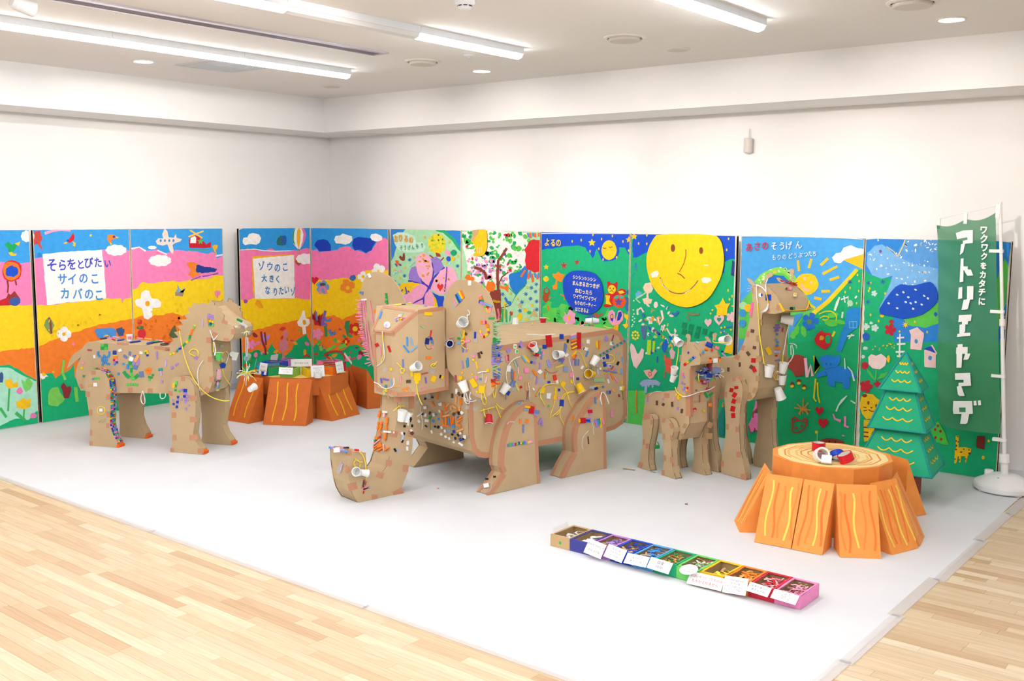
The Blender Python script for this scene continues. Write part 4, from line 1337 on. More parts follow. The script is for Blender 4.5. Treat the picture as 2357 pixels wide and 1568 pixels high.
# panel A figures
put(PA, 'cloud', WHT, [cloud(62, 544, 28, 26)])
put(PA, 'bird', '18a85c', [wob(T(M3, '40 285 90 262 130 290 150 265 175 290 165 330 130 365 95 370 85 330'), 1)])
put(PA, 'bird_beak', 'f8c81c', [T(M3, '150 275 212 255 195 300'), wob(T(M3, '88 372 120 362 135 380 178 380 165 400 110 405'), .6)])
put(PA, 'owl_rim', 'd42a30', [wob(ell(27, 623, 23, 25), 1.2)])
put(PA, 'owl_ring', 'f47c28', [wob(ell(26, 624, 20, 22), 1.2)])
put(PA, 'owl_face', '1850d0', [wob(ell(27, 625, 14, 13), 1.6)])
put(PA, 'owl_leg', '8c3a30', [stroke(T(M3, '75 665 85 720 78 790'), 4), stroke(T(M3, '160 660 170 710'), 4)])
put(PA, 'nest', '96362c', [wob(T(M3, '60 850 85 790 105 812 150 770 205 850 200 900 80 900'), 1)])
put(PA, 'red_cart', 'c8202c', [wob(T(M3, '-20 880 60 850 130 858 110 915 -20 922'), 1)])
put(PA, 'wheel', '3a5ca8', [wob(ell(34, 694, 13, 10), .8)])
put(PA, 'tulip', 'f8c41e', [wob(T(M1, '28 1045 50 1052 70 1040 85 1075 118 1062 110 1095 60 1105 35 1085'), 1), wob(T(M1, '102 1190 125 1180 150 1162 170 1180 200 1162 195 1220 155 1240 112 1228'), 1)])
put(PA, 'tulip_stem', '3fb860', [stroke(T(M1, '60 1105 55 1180 52 1250'), 4), stroke(T(M1, '155 1240 150 1320'), 4), stroke(T(M1, '100 1260 160 1310'), 7), stroke(T(M1, '0 1230 40 1290'), 6)])
put(PA, 'tulip_pale', '7cd468', [wob(T(M1, '135 1045 160 1062 185 1030 210 1070 195 1110 165 1125 145 1090'), 1)])
put(PA, 'pink_bud', 'f07cb8', [wob(ell(45, 900, 7, 8), 1), wob(ell(76, 957, 7, 6), 1)])
put(PA, 'blue_bud', '3c5c90', [wob(ell(2, 869, 6, 12), 1)])
# panel B figures
put(PB, 'cloud', WHT, [cloud(267, 576, 48, 25), cloud(72, 545, 14, 24)])
put(PB, 'red_scribble', 'c84a44', [wob(T(M3, '345 235 360 150 410 145 440 215 425 260 435 350 405 300 380 270 350 290'), 2.2, 5)])
put(PB, 'pink_streak', 'f2a8cc', [stroke(T(M3, '465 170 560 140 640 125 735 132'), 7, .3)])
put(PB, 'red_bird', 'd8202c', [wob(T(M3, '700 255 725 215 760 165 778 205 770 245 725 272'), .7)])
put(PB, 'orange_bird', 'f28a2a', [wob(T(M3, '1120 190 1150 178 1200 190 1212 220 1160 240 1165 275 1135 262 1115 235'), .7)])
put(PB, 'beak', 'f8c61c', [wob(T(M3, '660 275 690 255 705 272 680 280'), .5), wob(T(M3, '750 250 790 270 785 305 755 295 770 280'), .5), T(M3, '1208 203 1245 210 1215 220'), wob(T(M3, '1140 262 1168 275 1155 292'), .4), ell(208.5, 542, 2.4, 3, 60)])
put(PB, 'bird_eye', '2848b0', [ell(156, 554, 2.6), ell(262, 545, 3)])
put(PB, 'blue_drop', '2a86dc', [wob(T(M3, '385 420 390 380 410 365 430 385 432 420'), .6), wob(T(M3, '340 350 355 350 355 400 345 400'), .4)])
put(PB, 'text_square', 'fbfaf6', [wob(T(M3, '440 388 560 372 700 360 850 352 1060 342 1082 500 1095 650 1105 848 900 878 700 890 600 905 488 916 470 700 455 520'), .8)])
put(PB, 'leaf', '7c9c5c', [wob(T(M3, '508 1042 545 1080 562 1130 535 1225 500 1195 458 1130 475 1075'), 1)])
put(PB, 'leaf_rib', '8c4c38', [stroke(T(M3, '510 1050 525 1110 535 1215'), 5)])
put(PB, 'white_flower', WHT, [wob(bloom(147, 769, 17, 4, .72), .6)])
put(PB, 'flower_eye', 'f2a71c', [wob(ell(146.5, 769.5, 4.2), .5)])
put(PB, 'blue_car', '4c94de', [wob(T(M3, '985 1190 1010 1165 1180 1155 1210 1180 1205 1250 1020 1262'), 1)])
put(PB, 'car_sun', 'f6c81e', [wob(ell(245, 776, 7, 5), .5)])
put(PB, 'dark_shrub', '3c5a8c', [wob(ell(277, 763, 9, 10), 2.2, 3)])
put(PB, 'red_tulip', '8c2c34', [wob(T(M1, '390 1095 410 1065 430 1095 455 1085 460 1110 440 1165 415 1170'), 1)])
put(PB, 'light_leaf', '7ed05c', [wob(T(M1, '305 1145 330 1100 370 1095 390 1130 420 1180 370 1222 310 1210'), 1.5), stroke(T(M1, '485 1095 495 1190'), 8), stroke(T(M1, '410 920 400 1000 420 1050'), 6)])
put(PB, 'meadow_blot', WHT, [wob(ell(99, 866, 9, 7), 2.5, 4)])
put(PB, 'meadow_dot', 'f8c020', [wob(ell(100, 862, 4.5), .6), ell(122, 856, 3)])
put(PB, 'pink_dot', 'f088b8', [wob(ell(60, 842, 4, 5), 1), ell(168, 792, 3, 4)])
# panel C figures
put(PC, 'airplane', 'f6dccf', [wob(T(M3, '1620 255 1650 225 1700 222 1692 180 1715 112 1745 150 1760 210 1810 215 1832 172 1842 218 1900 232 1880 258 1830 270 1800 292 1812 340 1800 385 1770 350 1745 285 1700 300 1640 285'), .8)])
put(PC, 'airplane_window', '3a8ad0', [wob(ell(*T(M3, f'{x} 245')[0], 2.4, 3.4), .5) for x in (1675, 1720, 1765, 1808)])
put(PC, 'helicopter', 'c81c30', [wob(T(M3, '1970 240 1985 205 2020 185 2080 200 2120 250 2150 285 2185 262 2200 255 2195 315 2100 325 1975 322'), .7)])
put(PC, 'helicopter_window', WHT, [wob(T(M3, '1982 270 1990 215 2030 195 2048 215 2042 270'), .4)])
put(PC, 'helicopter_star', '4cc060', [star(461.5, 555.5, 8)])
put(PC, 'rotor', 'f8cc5c', [stroke(T(M3, '1980 135 2110 218'), 4), stroke(T(M3, '2122 145 1965 205'), 4)])
put(PC, 'skid', '38a884', [stroke(T(M3, '1965 338 2170 340'), 2.6)])
put(PC, 'cloud', WHT, [cloud(368, 600, 52, 26), cloud(350, 570, 20, 8)])
put(PC, 'torn_white', 'f4e8ee', [stroke(T(M3, '1370 330 1450 312 1520 355'), 4, .5), stroke(T(M3, '1640 345 1740 390'), 3, .5), stroke(T(M3, '2250 405 2330 390'), 3, .5)])
put(PC, 'yellow_bird', 'f4b41c', [wob(T(M3, '2212 300 2240 285 2270 292 2262 330 2250 345 2262 410 2240 360 2225 335'), .6)])
put(PC, 'orange_bush', 'f2862c', [wob(T(M3, '1945 480 1990 465 2060 490 2085 540 2075 610 2010 630 1955 600 1985 550'), 2.2, 4)])
put(PC, 'blue_cat', '1c3c94', [wob(T(M3, '2040 500 2070 490 2110 512 2150 522 2230 525 2262 545 2245 572 2130 578 2060 585 2045 550'), 1.4, 4)])
put(PC, 'violet_line', '8c4cb0', [stroke(T(M3, '1990 660 2060 630 2090 620'), 2.5), stroke(T(M3, '2110 618 2180 610 2275 585'), 3)])
put(PC, 'pink_line', 'f4a0c8', [stroke(T(M3, '2090 640 2170 630 2220 612'), 5)])
put(PC, 'blue_sprout', '6aa8d8', [stroke(T(M3, '1860 780 1850 710 1880 770'), 3), stroke(T(M3, '1870 790 1930 740 1900 790'), 3), stroke(T(M3, '1840 760 1880 800'), 4)])
put(PC, 'sprout_pot', 'a08c7c', [wob(T(M3, '1822 780 1920 790 1905 825 1830 818'), 1)])
put(PC, 'large_white_flower', WHT, [wob(T(M3, '1460 850 1470 790 1515 758 1555 770 1580 850 1640 850 1680 885 1672 935 1635 948 1590 945 1582 1040 1540 1072 1500 1050 1478 955 1420 925 1400 880 1420 855'), .8)])
put(PC, 'flower_eye', 'f4ab1c', [wob(ell(339, 699, 5.5, 6.5), .5)])
put(PC, 'pink_heart', 'f48ab0', [wob(heart(500, 676, 14, 18), .8)])
put(PC, 'red_figure', 'd8303c', [wob(ell(321, 741, 6, 6), .8), wob(ell(326, 768, 9, 12), 1)])
put(PC, 'green_cap', '4c7c4c', [wob(ell(322, 754, 9, 5), 1)])
put(PC, 'dark_tree', '5c6c44', [wob(T(L5, '60 640 110 540 155 490 190 590 217 690 135 740 90 710'), 1)])
dabs(PC, 'orange_smear', 'dc6a1c', [(310, 735), (420, 730), (420, 790), (310, 790)], 26, (2, 5), 5, (.3, .8))
dabs([PB, PC], 'yellow_smear', 'f2c414', [(100, 740), (200, 720), (420, 690), (500, 690), (500, 715), (300, 730), (110, 780)], 40, (2, 5), 6, (.3, .7))
# -- D and E
DE = [PD, PE]
field(DE, 'sky', '2c98e2', [(520, 500), (920, 500)])
field(DE, 'pink_band', 'f57cb2', T(M4, '0 420 230 425 330 408 400 412 520 430 645 405 700 435 950 430 1050 405 1130 395 1180 420 1230 405 1260 445 1400 435 1460 430 1560 385 1660 372 1700 430 1745 415 1860 465 1935 430 1985 340 2060 270 2110 262 2160 300 2300 300'), amp=1.8)
field(DE, 'yellow_band', 'fbce10', T(M4, '0 1060 250 1062 330 1082 420 1045 620 1050 940 1045 1140 1060 1150 860 1250 805 1400 812 1500 790 1700 780 1760 745 1860 690 2000 690 2300 690'))
field(DE, 'orange_band', 'f67c22', T(M4, '0 1450 300 1480 500 1440 700 1380 960 1330 1140 1290 1160 1250 1300 1290 1450 1260 1560 1320 1640 1270 1760 1235 2000 1230 2300 1230'))
field(DE, 'meadow', '0fae70', T(B5, '0 300 400 300 470 290 560 275 640 330 700 240 740 180 770 250 860 330 930 350 1010 260 1060 150 1150 80 1210 60 1250 150 1290 240 1340 180 1370 150 1400 230 1500 280 1640 270 1720 270 1800 210 1900 190 2000 300 2200 300'), amp=2)
put(PD, 'cloud', WHT, [wob(T(M4, '268 300 285 262 330 258 350 215 400 205 440 215 480 225 508 270 490 330 450 355 390 350 340 348 300 358 272 335'), .6)])
put(PD, 'dark_fish', '1f58b8', [wob(T(M4, '760 245 830 232 842 310 820 360 720 362 705 320'), 1)])
put(PD, 'fish_stripe', '2c6e58', [wob(T(M4, '705 320 720 275 760 240 800 240 770 280 730 300 790 300 785 325 740 330 830 350 780 366 715 360'), .8)])
put(PD, 'balloon', WHT, [wob(T(M4, '905 260 915 190 950 140 995 125 1050 140 1085 200 1080 270 1050 350 1005 412 975 405 930 350'), .5)])
put(PD, 'balloon_green', '2c9c60', [wob(T(M4, '905 260 915 190 955 138 935 200 930 290 950 370 920 330'), .4)])
put(PD, 'balloon_yellow', 'f8ba18', [wob(T(M4, '965 250 975 170 1000 128 1020 180 1015 280 995 410 975 350'), .4)])
put(PD, 'balloon_pink', 'f078b4', [wob(T(M4, '1025 135 1065 150 1088 205 1082 270 1050 350 1010 400 1045 310 1055 220'), .4)])
put(PD, 'balloon_rope', 'c89860', [stroke(T(M4, '978 410 972 520'), 2), stroke(T(M4, '1003 410 1008 520'), 2)])
put(PD, 'balloon_basket', 'a85a20', [wob(T(M4, '955 515 1025 512 1025 600 990 628 950 595'), .8)])
put(PD, 'square_border', 'f8b414', [wob(T(M4, '390 515 450 500 905 478 935 490 940 560 420 560 440 900 425 1040 400 960'), .6)])
put(PD, 'text_square', 'f4f2ee', [wob(T(M4, '405 535 600 515 930 488 938 800 942 1045 700 1050 430 1052 415 800'), .6)])
put(PD, 'cloud', WHT, [cloud(702, 596, 42, 24)])
put(PD, 'violet_dab', 'a04ca0', [wob(ell(565, 694, 5, 5), 1)])
put(PD, 'onion', 'f0a014', [wob(T(M4, '450 1060 500 1080 545 1180 480 1175 435 1110'), 1)])
put(PD, 'white_flower', WHT, [wob(T(M4, '1020 1270 1040 1205 1070 1205 1085 1300 1125 1310 1138 1370 1110 1405 1085 1410 1090 1500 1050 1510 1035 1420 985 1400 975 1350'), .8)])
put(PD, 'flower_eye', 'f0a414', [wob(ell(700, 742, 4, 6), .6)])
# flower garden on D and E: crowded strokes
gard = [(560, 770), (640, 755), (712, 735), (800, 735), (850, 735), (860, 830), (700, 830), (555, 850)]
for i, (c, n) in enumerate([('8c2c3c', 6), ('f07cb0', 14), ('d83a2c', 10), ('5ab848', 12), ('f2a030', 10), ('7c68c0', 7), ('c84c68', 8), ('2c9c58', 12)]):
    dabs(DE, 'garden_dab', c, gard, n, (3, 8), 20 + i, (.35, .9))
put(PD, 'purple_butterfly', 'b088dc', [wob(T(B5, '580 60 620 50 640 110 700 55 715 80 690 130 640 150 600 200 590 130'), 1)])
put(PD, 'garden_stem', '8c2a3c', [stroke(T(B5, '590 20 610 150 650 250 655 340'), 5), stroke(T(B5, '640 30 660 200'), 4)])
put(PD, 'pink_tree', 'd8808c', [wob(T(B5, '880 30 940 0 960 60 930 110 970 180 960 260 900 290 910 380 880 380 870 290 830 250 840 150 900 120'), 1.4)])
put(PD, 'pink_cluster', 'f288bc', [wob(bloom(578, 794, 11, 5, .5), 1)])
put(PD, 'round_bush', '0f9a5c', [wob(T(B5, '460 330 490 280 540 268 580 290 570 350 520 385 470 378'), 1)])
put(PD, 'bush_fruit', 'f07cb0', [wob(ell(588, 817, 4.5, 6), .6)])
put(PE, 'dark_cloud', '0f3cb8', [wob(T(M4, '1200 370 1215 320 1250 290 1310 282 1370 300 1405 350 1405 435 1260 442 1230 405'), 1), wob(T(M4, '1690 330 1700 280 1760 255 1850 260 1930 280 1985 330 1945 380 1935 430 1860 462 1790 415 1720 432 1680 370'), 1)])
put(PE, 'cloud', WHT, [wob(T(M4, '1455 290 1470 245 1530 235 1560 210 1610 230 1680 250 1692 300 1650 340 1600 355 1540 340 1480 340'), .8), wob(T(M4, '1915 260 1930 222 1990 212 2040 230 2075 250 2070 295 2000 318 1940 295'), .6)])
put(PE, 'red_heart', 'd82030', [wob(heart(724, 645, 19, 18), .6)])
put(PE, 'blue_flower', '6c9cd4', [wob(bloom(743, 661, 16, 5, .6), 1)])
put(PE, 'flower_pink', 'f07c9c', [stroke(T(M4, '1270 990 1275 920 1310 890'), 5), stroke(T(M4, '1310 890 1340 930 1355 990'), 5)])
put(PE, 'flower_mask', '54504c', [wob(ell(743, 655, 7, 3.5), .8)])
put(PE, 'orange_flower', 'f28a28', [wob(bloom(800, 659, 17, 4, .5, .5), 1.2)])
put(PE, 'flower_eye', 'f8c814', [wob(ell(801, 663, 4.5), .4)])
put(PE, 'blue_bud', '3c68b4', [wob(ell(812, 640, 7, 7), 1.2)])
put(PE, 'white_flower', WHT, [wob(bloom(836, 637, 13, 4, .5), .6), wob(bloom(871, 622, 16, 4, .5, .8), .6)])
put(PE, 'flower_eye', 'f8c014', [wob(ell(836, 637, 3.5, 4), .3), wob(ell(871, 624, 3), .3)])
put(PE, 'garden_stroke', 'b02838', [stroke(T(M4, '1180 1320 1190 1210 1230 1390'), 9), stroke(T(M4, '1240 1330 1290 1240 1260 1400'), 8)])
put(PE, 'garden_blue', '4c84d0', [wob(T(M4, '1290 1340 1330 1260 1370 1320 1420 1300 1400 1350'), 1.5), stroke(T(M4, '1220 1220 1235 1330'), 4), stroke(T(M4, '1390 1450 1420 1520 1470 1480'), 7)])
put(PE, 'violet_stroke', '7c5cb8', [stroke(T(M4, '1340 1205 1300 1400'), 5)])
put(PE, 'pink_lily', 'f08cb4', [wob(bloom(731, 769, 14, 5, .45), 1)])
put(PE, 'red_flower', 'd82c28', [wob(bloom(817, 757, 15, 5, .6), 1), wob(bloom(797, 786, 9, 4, .5), .8)])
put(PE, 'flower_eye', 'f8d014', [wob(ell(818, 757, 6), .4), wob(ell(797, 787, 2.6, 4), .3)])
put(PE, 'garden_leaf', '3c8c54', [wob(T(M4, '1590 1420 1600 1340 1660 1330 1650 1450 1630 1540'), 1), stroke(T(M4, '1340 1400 1350 1540'), 6)])
put(PE, 'light_grass', '74d04c', [stroke(T(B5, '1400 210 1420 280'), 7), stroke(T(B5, '1480 280 1560 240 1610 210'), 6), stroke(T(B5, '1380 200 1360 180'), 5), stroke(T(B5, '1650 240 1750 200'), 8)])
put(PE, 'red_loop', 'c83c30', [stroke(T(B5, '1455 330 1530 300 1620 285 1690 300 1730 360 1730 400'), 4.5), stroke(T(B5, '1455 330 1500 370 1540 395'), 4.5)])
put(PD, 'red_loop', 'c83c30', [stroke(T(B5, '1165 370 1210 335 1250 370'), 4)])
put(PE, 'torn_edge', 'efe6e4', [stroke(T(M4, '1145 140 1300 128 1500 138 1700 130 1900 145 2150 150'), 2.2, .6)])
put(PD, 'torn_edge', 'efe6e4', [stroke(T(M4, '215 160 300 132 500 128 700 136 900 125 1130 130'), 2.2, .6), stroke(T(M4, '228 425 420 412 540 432 700 440 900 432'), 2, .5)])
# -- F: great flower by day
field(PF, 'pale_meadow', PGR, [(890, 500), (1080, 500)])
put(PF, 'sky', '2c84d8', [wob(T(M6, '40 140 245 150 200 240 130 400 75 545 55 560')), wob(T(M6, '720 165 950 180 965 260 1035 460 1030 470 940 420 870 300 790 220'))])
put(PF, 'hill_edge', '1fae74', [stroke(T(M6, '640 160 740 185 860 290 930 400 1020 480'), 7)])
put(PF, 'pale_patch', 'c6ecd8', [wob(T(M6, '85 230 150 190 250 200 360 240 380 330 470 320 500 380 480 440 350 450 270 460 150 420 100 330'))])
put(PF, 'round_tree', 'ecd92c', [wob(ell(1006, 561, 21, 23), 1.6, 4)])
dabs(PF, 'tree_dab', 'b4d83c', ell(1006, 561, 19, 21), 30, (1.5, 3.2), 3)
put(PF, 'tree_trunk', BRN, [wob(T(M6, '632 450 692 475 700 510 640 510'), .6), stroke(T(M6, '555 490 620 540'), 3), stroke(T(M6, '740 520 700 560'), 3)])
put(PF, 'tree_base', 'f2cf1c', [wob(T(M6, '615 400 700 410 705 470 630 455'), 1)])
put(PF, 'flower_core', '4a3cc0', [stroke(T(M6, '330 1110 480 1040 545 920 600 700 590 580'), 7), stroke(T(M6, '545 920 640 760 740 640'), 9), stroke(T(M6, '480 1120 480 1040'), 4), stroke(T(M6, '370 640 440 830 545 910'), 7), stroke(T(M6, '280 820 470 860 545 910'), 5)])
put(PF, 'petal_blue', '1f50d0', [wob(T(M6, '580 960 640 1000 740 1020 750 1100 720 1200 660 1160 640 1060'))])
put(PF, 'petal_yellow', 'f5c81c', [wob(T(M6, '160 900 210 850 330 838 460 860 400 890 330 950 300 1020 280 1030 250 990 180 985')), wob(T(M6, '600 1000 640 1050 665 1160 610 1170 600 1080'))])
put(PF, 'petal_pink', 'f5a8cc', [wob(T(M6, '205 1000 290 990 340 920 420 870 460 862 530 900 480 1030 330 1110 240 1090')), wob(T(M6, '340 1115 470 1060 470 1170 400 1170')), wob(T(M6, '490 1020 560 920 600 980 612 1100 600 1170 490 1170'))])
put(PF, 'petal_purple', PUR, [wob(T(M6, '290 800 285 730 320 650 380 630 440 800 460 860 380 830')), wob(T(M6, '565 540 640 508 700 540 740 640 640 740 605 690 600 600'))])
put(PF, 'petal_rose', 'f7b4d0', [wob(T(M6, '372 600 385 520 440 465 510 458 560 510 590 620 600 720 545 890 470 820 410 750')), wob(T(M6, '570 920 610 800 700 690 790 630 860 660 910 740 925 800 860 860 780 960 730 1010 640 980'))])
put(PF, 'petal_line', '6a3cc8', [stroke(T(M6, '780 640 770 800 750 960'), 3)])
dabs(PF, 'petal_fleck', 'e0a030', T(M6, '400 600 440 480 520 480 580 620 560 780 480 780'), 14, (2, 4), 4)
dabs(PF, 'petal_fleck', 'e0a030', T(M6, '620 820 720 700 840 680 880 800 760 960 640 940'), 14, (2, 4), 9)
put(PF, 'petal_heart', 'e63a34', [wob(heart(1014, 661, 15, 18), .6)])
put(PF, 'petal_letters', '4c50c0', [stroke(T(M6, '195 960 210 930'), 3), stroke(T(M6, '245 900 265 990 240 985'), 3), stroke(T(M6, '275 945 295 970'), 3)])
put(PF, 'butterfly_wing', 'f2a8c4', [wob(ell(1031, 582, 6, 8, -30), .5)])
put(PF, 'butterfly_wing', '12a06c', [wob(ell(1045, 582, 7, 7), .5)])
put(PF, 'butterfly_wing', '1f58d0', [wob(ell(1033, 596, 5, 6), .5)])
put(PF, 'butterfly_wing', 'f2c41c', [wob(ell(1043, 596, 4.5, 6), .5)])
put(PF, 'squirrel', '8c3c34', [wob(T(M6, '158 515 185 495 210 520 215 470 235 460 238 550 215 570 185 545'), .6)])
put(PF, 'orange_fish', 'e8622c', [wob(T(M6, '115 560 150 555 160 590 190 605 180 630 130 610'), .5)])
put(PF, 'fish_fin', '3c5cb0', [stroke(T(M6, '112 600 140 635'), 3), ell(922, 610, 3, 2)])
for x, y, h in ((490, 260, 'f2c828'), (810, 318, 'f2c828'), (920, 505, 'f2c828'), (770, 590, 'f2c828'), (238, 650, 'f2c828'), (105, 690, 'f2c828'), (168, 785, 'f2c828'), (1022, 700, 'f2c828'), (180, 695, 'f2a0b8'), (355, 520, 'f2b8a8')):
    put(PF, 'small_star', h, [star(*T(M6, f'{x} {y}')[0], 4.2)])
def aster(P, x, y, r, h, crop=None, w=1.5):
    if crop: (x, y), = T(crop, f'{x} {y}')
    put(P, 'asterisk', h, [stroke([(x - r * math.cos(a), y - r * math.sin(a)), (x + r * math.cos(a), y + r * math.sin(a))], w) for a in (.3, 1.35, 2.4)])
for x, y in ((300, 550), (918, 628), (235, 755), (105, 830)):
    aster(PF, x, y, 4, '2c78cc', M6)
put(PF, 'small_heart', '5aaee0', [heart(*T(M6, '165 870')[0], 6, 6)])
put(PF, 'mint_smear', 'a8e4dc', [stroke(T(M6, '300 640 330 600 365 570'), 3, .5), stroke(T(M6, '90 740 110 710 150 700'), 5, .4), stroke(T(M6, '820 580 815 610'), 5, .4)])
# -- G: tree of dabs
field(PG, 'pale_meadow', PGR, [(1040, 500), (1260, 500)])
crown = T(M6, '970 190 1100 170 1300 165 1500 180 1830 200 1840 300 1780 430 1800 560 1780 650 1700 710 1600 730 1560 900 1440 860 1280 900 1180 860 1080 800 1040 640 1010 480 980 350')
put(PG, 'tree_crown', 'f4f1ec', [wob(crown, 2)])
for h, n, sd, sz in (('18a468', 55, 1, (3, 7)), ('5cc850', 55, 2, (3, 7)), ('2cb058', 35, 3, (2, 6)), ('e8e4e0', 30, 4, (2, 5)), ('f0a0c4', 30, 5, (3, 6.5)), ('b084cc', 20, 6, (3, 5)), ('c8283c', 12, 7, (3, 5.5)), ('2c50b0', 5, 8, (2.5, 4))):
    reg = crown if sd not in (5, 6) else T(M6, '1020 480 1600 560 1560 860 1180 860 1050 700')
    dabs(PG, 'leaf_dab', h, reg, n, sz, 30 + sd, (.5, .9))
put(PG, 'tree_trunk', '8c3c30', [wob(T(M6, '1330 990 1350 940 1460 930 1470 1000 1480 1200 1500 1340 1400 1370 1395 1180')), stroke(T(M6, '1440 940 1430 760 1440 560 1500 480 1550 400'), 6), stroke(T(M6, '1290 800 1270 720 1210 670 1130 650'), 7), stroke(T(M6, '1440 870 1490 770 1570 710'), 3), stroke(T(M6, '1470 1175 1560 1155 1620 1145 1668 1120'), 4)])
put(PG, 'orange_blossom', 'ee7a20', [wob(T(M6, '1270 900 1300 830 1390 820 1410 900 1380 960 1290 970'), 2), wob(T(M6, '1450 880 1530 890 1560 860 1580 900 1560 970 1530 930 1460 920'), 1.2), wob(bloom(1080, 643, 12, 3, .5), .8)])
put(PG, 'pink_trunk_mark', 'ee7c9c', [stroke(T(M6, '1435 1180 1450 1260 1440 1330'), 4)])
put(PG, 'yellow_trunk_mark', 'c89c20', [stroke(T(M6, '1370 1075 1420 1090 1470 1090'), 6, .4), stroke(T(M6, '1420 1330 1480 1330'), 3)])
put(PG, 'valley', '1f7ed4', [wob(T(M6, '1590 900 1580 740 1700 700 1780 630 1830 680 1800 850 1720 940 1670 1000 1620 950'), 1.5)])
put(PG, 'valley_edge', '1fa06c', [stroke(T(M6, '1580 910 1660 990'), 2), stroke(T(M6, '1790 880 1670 1010 1625 1110'), 3)])
put(PG, 'right_hill', 'b0e0b4', [wob(T(M6, '1670 1010 1800 880 1880 820 2010 820 2010 1370 1600 1370 1480 1300 1480 1180 1600 1140'))])
put(PG, 'flame', RED, [wob(T(M6, '1835 305 1900 290 1990 300 1998 705 1900 712 1870 690 1800 660 1785 560 1800 470 1778 425 1820 360'), 1)])
put(PG, 'flame_streak', 'ee6a30', [stroke(T(M6, '1735 770 1790 680'), 4), stroke(T(M6, '1840 710 1825 800'), 5), stroke(T(M6, '1870 730 1890 840'), 5), stroke(T(M6, '1935 740 1950 800'), 5), stroke(T(M6, '1980 740 1990 830'), 4), stroke(T(M6, '1850 205 1860 270'), 5), stroke(T(M6, '1915 205 1920 260'), 5), stroke(T(M6, '1965 205 1960 250'), 4)])
put(PG, 'flame_blue', '4c8cd4', [stroke(T(M6, '1820 205 1840 260'), 4), stroke(T(M6, '1885 205 1895 250'), 4), stroke(T(M6, '1850 690 1860 780'), 4), stroke(T(M6, '1910 720 1930 780'), 5), stroke(T(M6, '1965 715 1970 780'), 5)])
put(PG, 'blue_bird', '1f78cc', [wob(T(M6, '1515 1040 1540 1028 1570 1080 1610 1085 1612 1120 1590 1140 1545 1100'), .7)])
put(PG, 'bird_dot', 'f4cc20', [wob(ell(*T(M6, '1528 1110')[0], 4), .4), wob(ell(*T(M6, '1790 1200')[0], 4.5), .6), wob(ell(*T(M6, '1718 1285')[0], 6, 9), .8), wob(ell(*T(M6, '1808 1312')[0], 6, 3), .6), wob(ell(*T(M6, '1878 1135')[0], 3, 4), .4)])
put(PG, 'tan_star', 'd0b070', [star(*T(M6, '1720 1140')[0], 7), wob(T(M6, '1850 1290 1880 1240 1900 1180 1930 1240 1960 1290 1920 1280 1890 1270'), .6)])
put(PG, 'grass_blade', '3cb060', [stroke(T(M6, '1500 1180 1490 1350'), 5), stroke(T(M6, '1545 1190 1550 1350'), 4), stroke(T(M6, '1600 1250 1590 1340'), 3), wob(ell(*T(M6, '1842 1230')[0], 5, 4), .5)])
put(PG, 'red_tulip', 'c84830', [wob(T(M6, '1590 1230 1605 1205 1618 1230 1632 1215 1625 1265 1600 1268'), .4)])
put(PG, 'yellow_stalk', 'd8c828', [stroke(T(M6, '1528 1120 1530 1220 1520 1300'), 3)])
for x, y in ((1935, 865), (1870, 910), (1925, 960), (1800, 990), (1860, 1050), (1750, 1095), (1940, 1085), (1725, 1205), (1940, 1190), (1500, 990)):
    aster(PG, x, y, 4.6, '2c74c4', M6)
for x, y in ((1820, 905), (1600, 985), (1690, 1055), (1980, 935)):
    put(PG, 'small_star', 'f0cc30', [star(*T(M6, f'{x} {y}')[0], 4)])
# yellow and kraft footprint cut-out glued over the top edge
foot = PG.px(smoothen(T(M6, '1130 165 1200 158 1290 158 1305 220 1308 330 1300 420 1265 485 1250 500 1130 502 1122 480 1165 440 1140 350 1090 300 1110 260'), 1))
PG.add('foot_cutout', paint('f5c416'), [foot], layer=.01, thick=.006)
PG.add('kraft_patch', mat('kraft_patch', 'cba878', .8), [PG.px(T(M6, '1130 165 1200 158 1190 215 1150 260 1125 310 1095 292 1110 260'))], layer=.0165, thick=.001)
put(PG, 'toe_line', 'e8d8c0', [stroke(T(M6, f'{x} 390 {x} 470'), 1.2) for x in (1185, 1212, 1238)], layer=.0166)
# -- H: night
field(PH, 'meadow', '0fb478', [(1240, 500), (1460, 500)])
put(PH, 'night_sky', DBL, [wob(T(M7, '80 160 1080 170 1075 440 1040 400 1000 340 940 340 935 420 900 470 840 490 770 490 735 470 710 390 690 350 650 460 610 400 560 340 520 318 400 318 250 338 80 362'))])
put(PH, 'light_grass', '5cd052', [wob(T(M7, '95 1150 100 1000 150 930 190 940 180 1010 260 1000 300 960 360 980 380 1040 340 1100 330 1160 440 1200 600 1120 740 1130 820 1010 830 1130 900 1200 800 1250 100 1250'), 2)])
dabs(PH, 'grass_dab', '3cc45c', T(M7, '100 1000 320 960 800 1060 820 1200 100 1180'), 30, (3, 9), 12)
for x, y, r in ((638, 282, 9), (132, 552, 6.5)):
    put(PH, 'yellow_star', 'f5c81e', [star(*T(M7, f'{x} {y}')[0], r, 5, .5)])
put(PH, 'red_star', 'b82c38', [star(*T(M7, '328 535')[0], 11, 5, .3), star(*T(M7, '472 500')[0], 7.5, 5, .38)])
put(PH, 'yellow_dot', 'f5c81e', [wob(ell(*T(M7, '130 684')[0], 6.3, 6.8), .5)])
put(PH, 'sky_drop', 'f5c41c', [ell(*T(M7, f'{x} {y}')[0], 1.6, 3.2) for x, y in ((420, 268), (520, 255), (745, 243), (865, 208), (982, 270), (912, 445), (762, 470), (715, 350), (618, 378), (1045, 370), (650, 195))])
put(PH, 'edge_star', 'f0b838', [star(*T(M7, '1048 250')[0], 8, 5, .5)])
put(PH, 'small_moon', 'f6cb1c', [wob(ell(1402, 576, 17.5, 23), .5)])
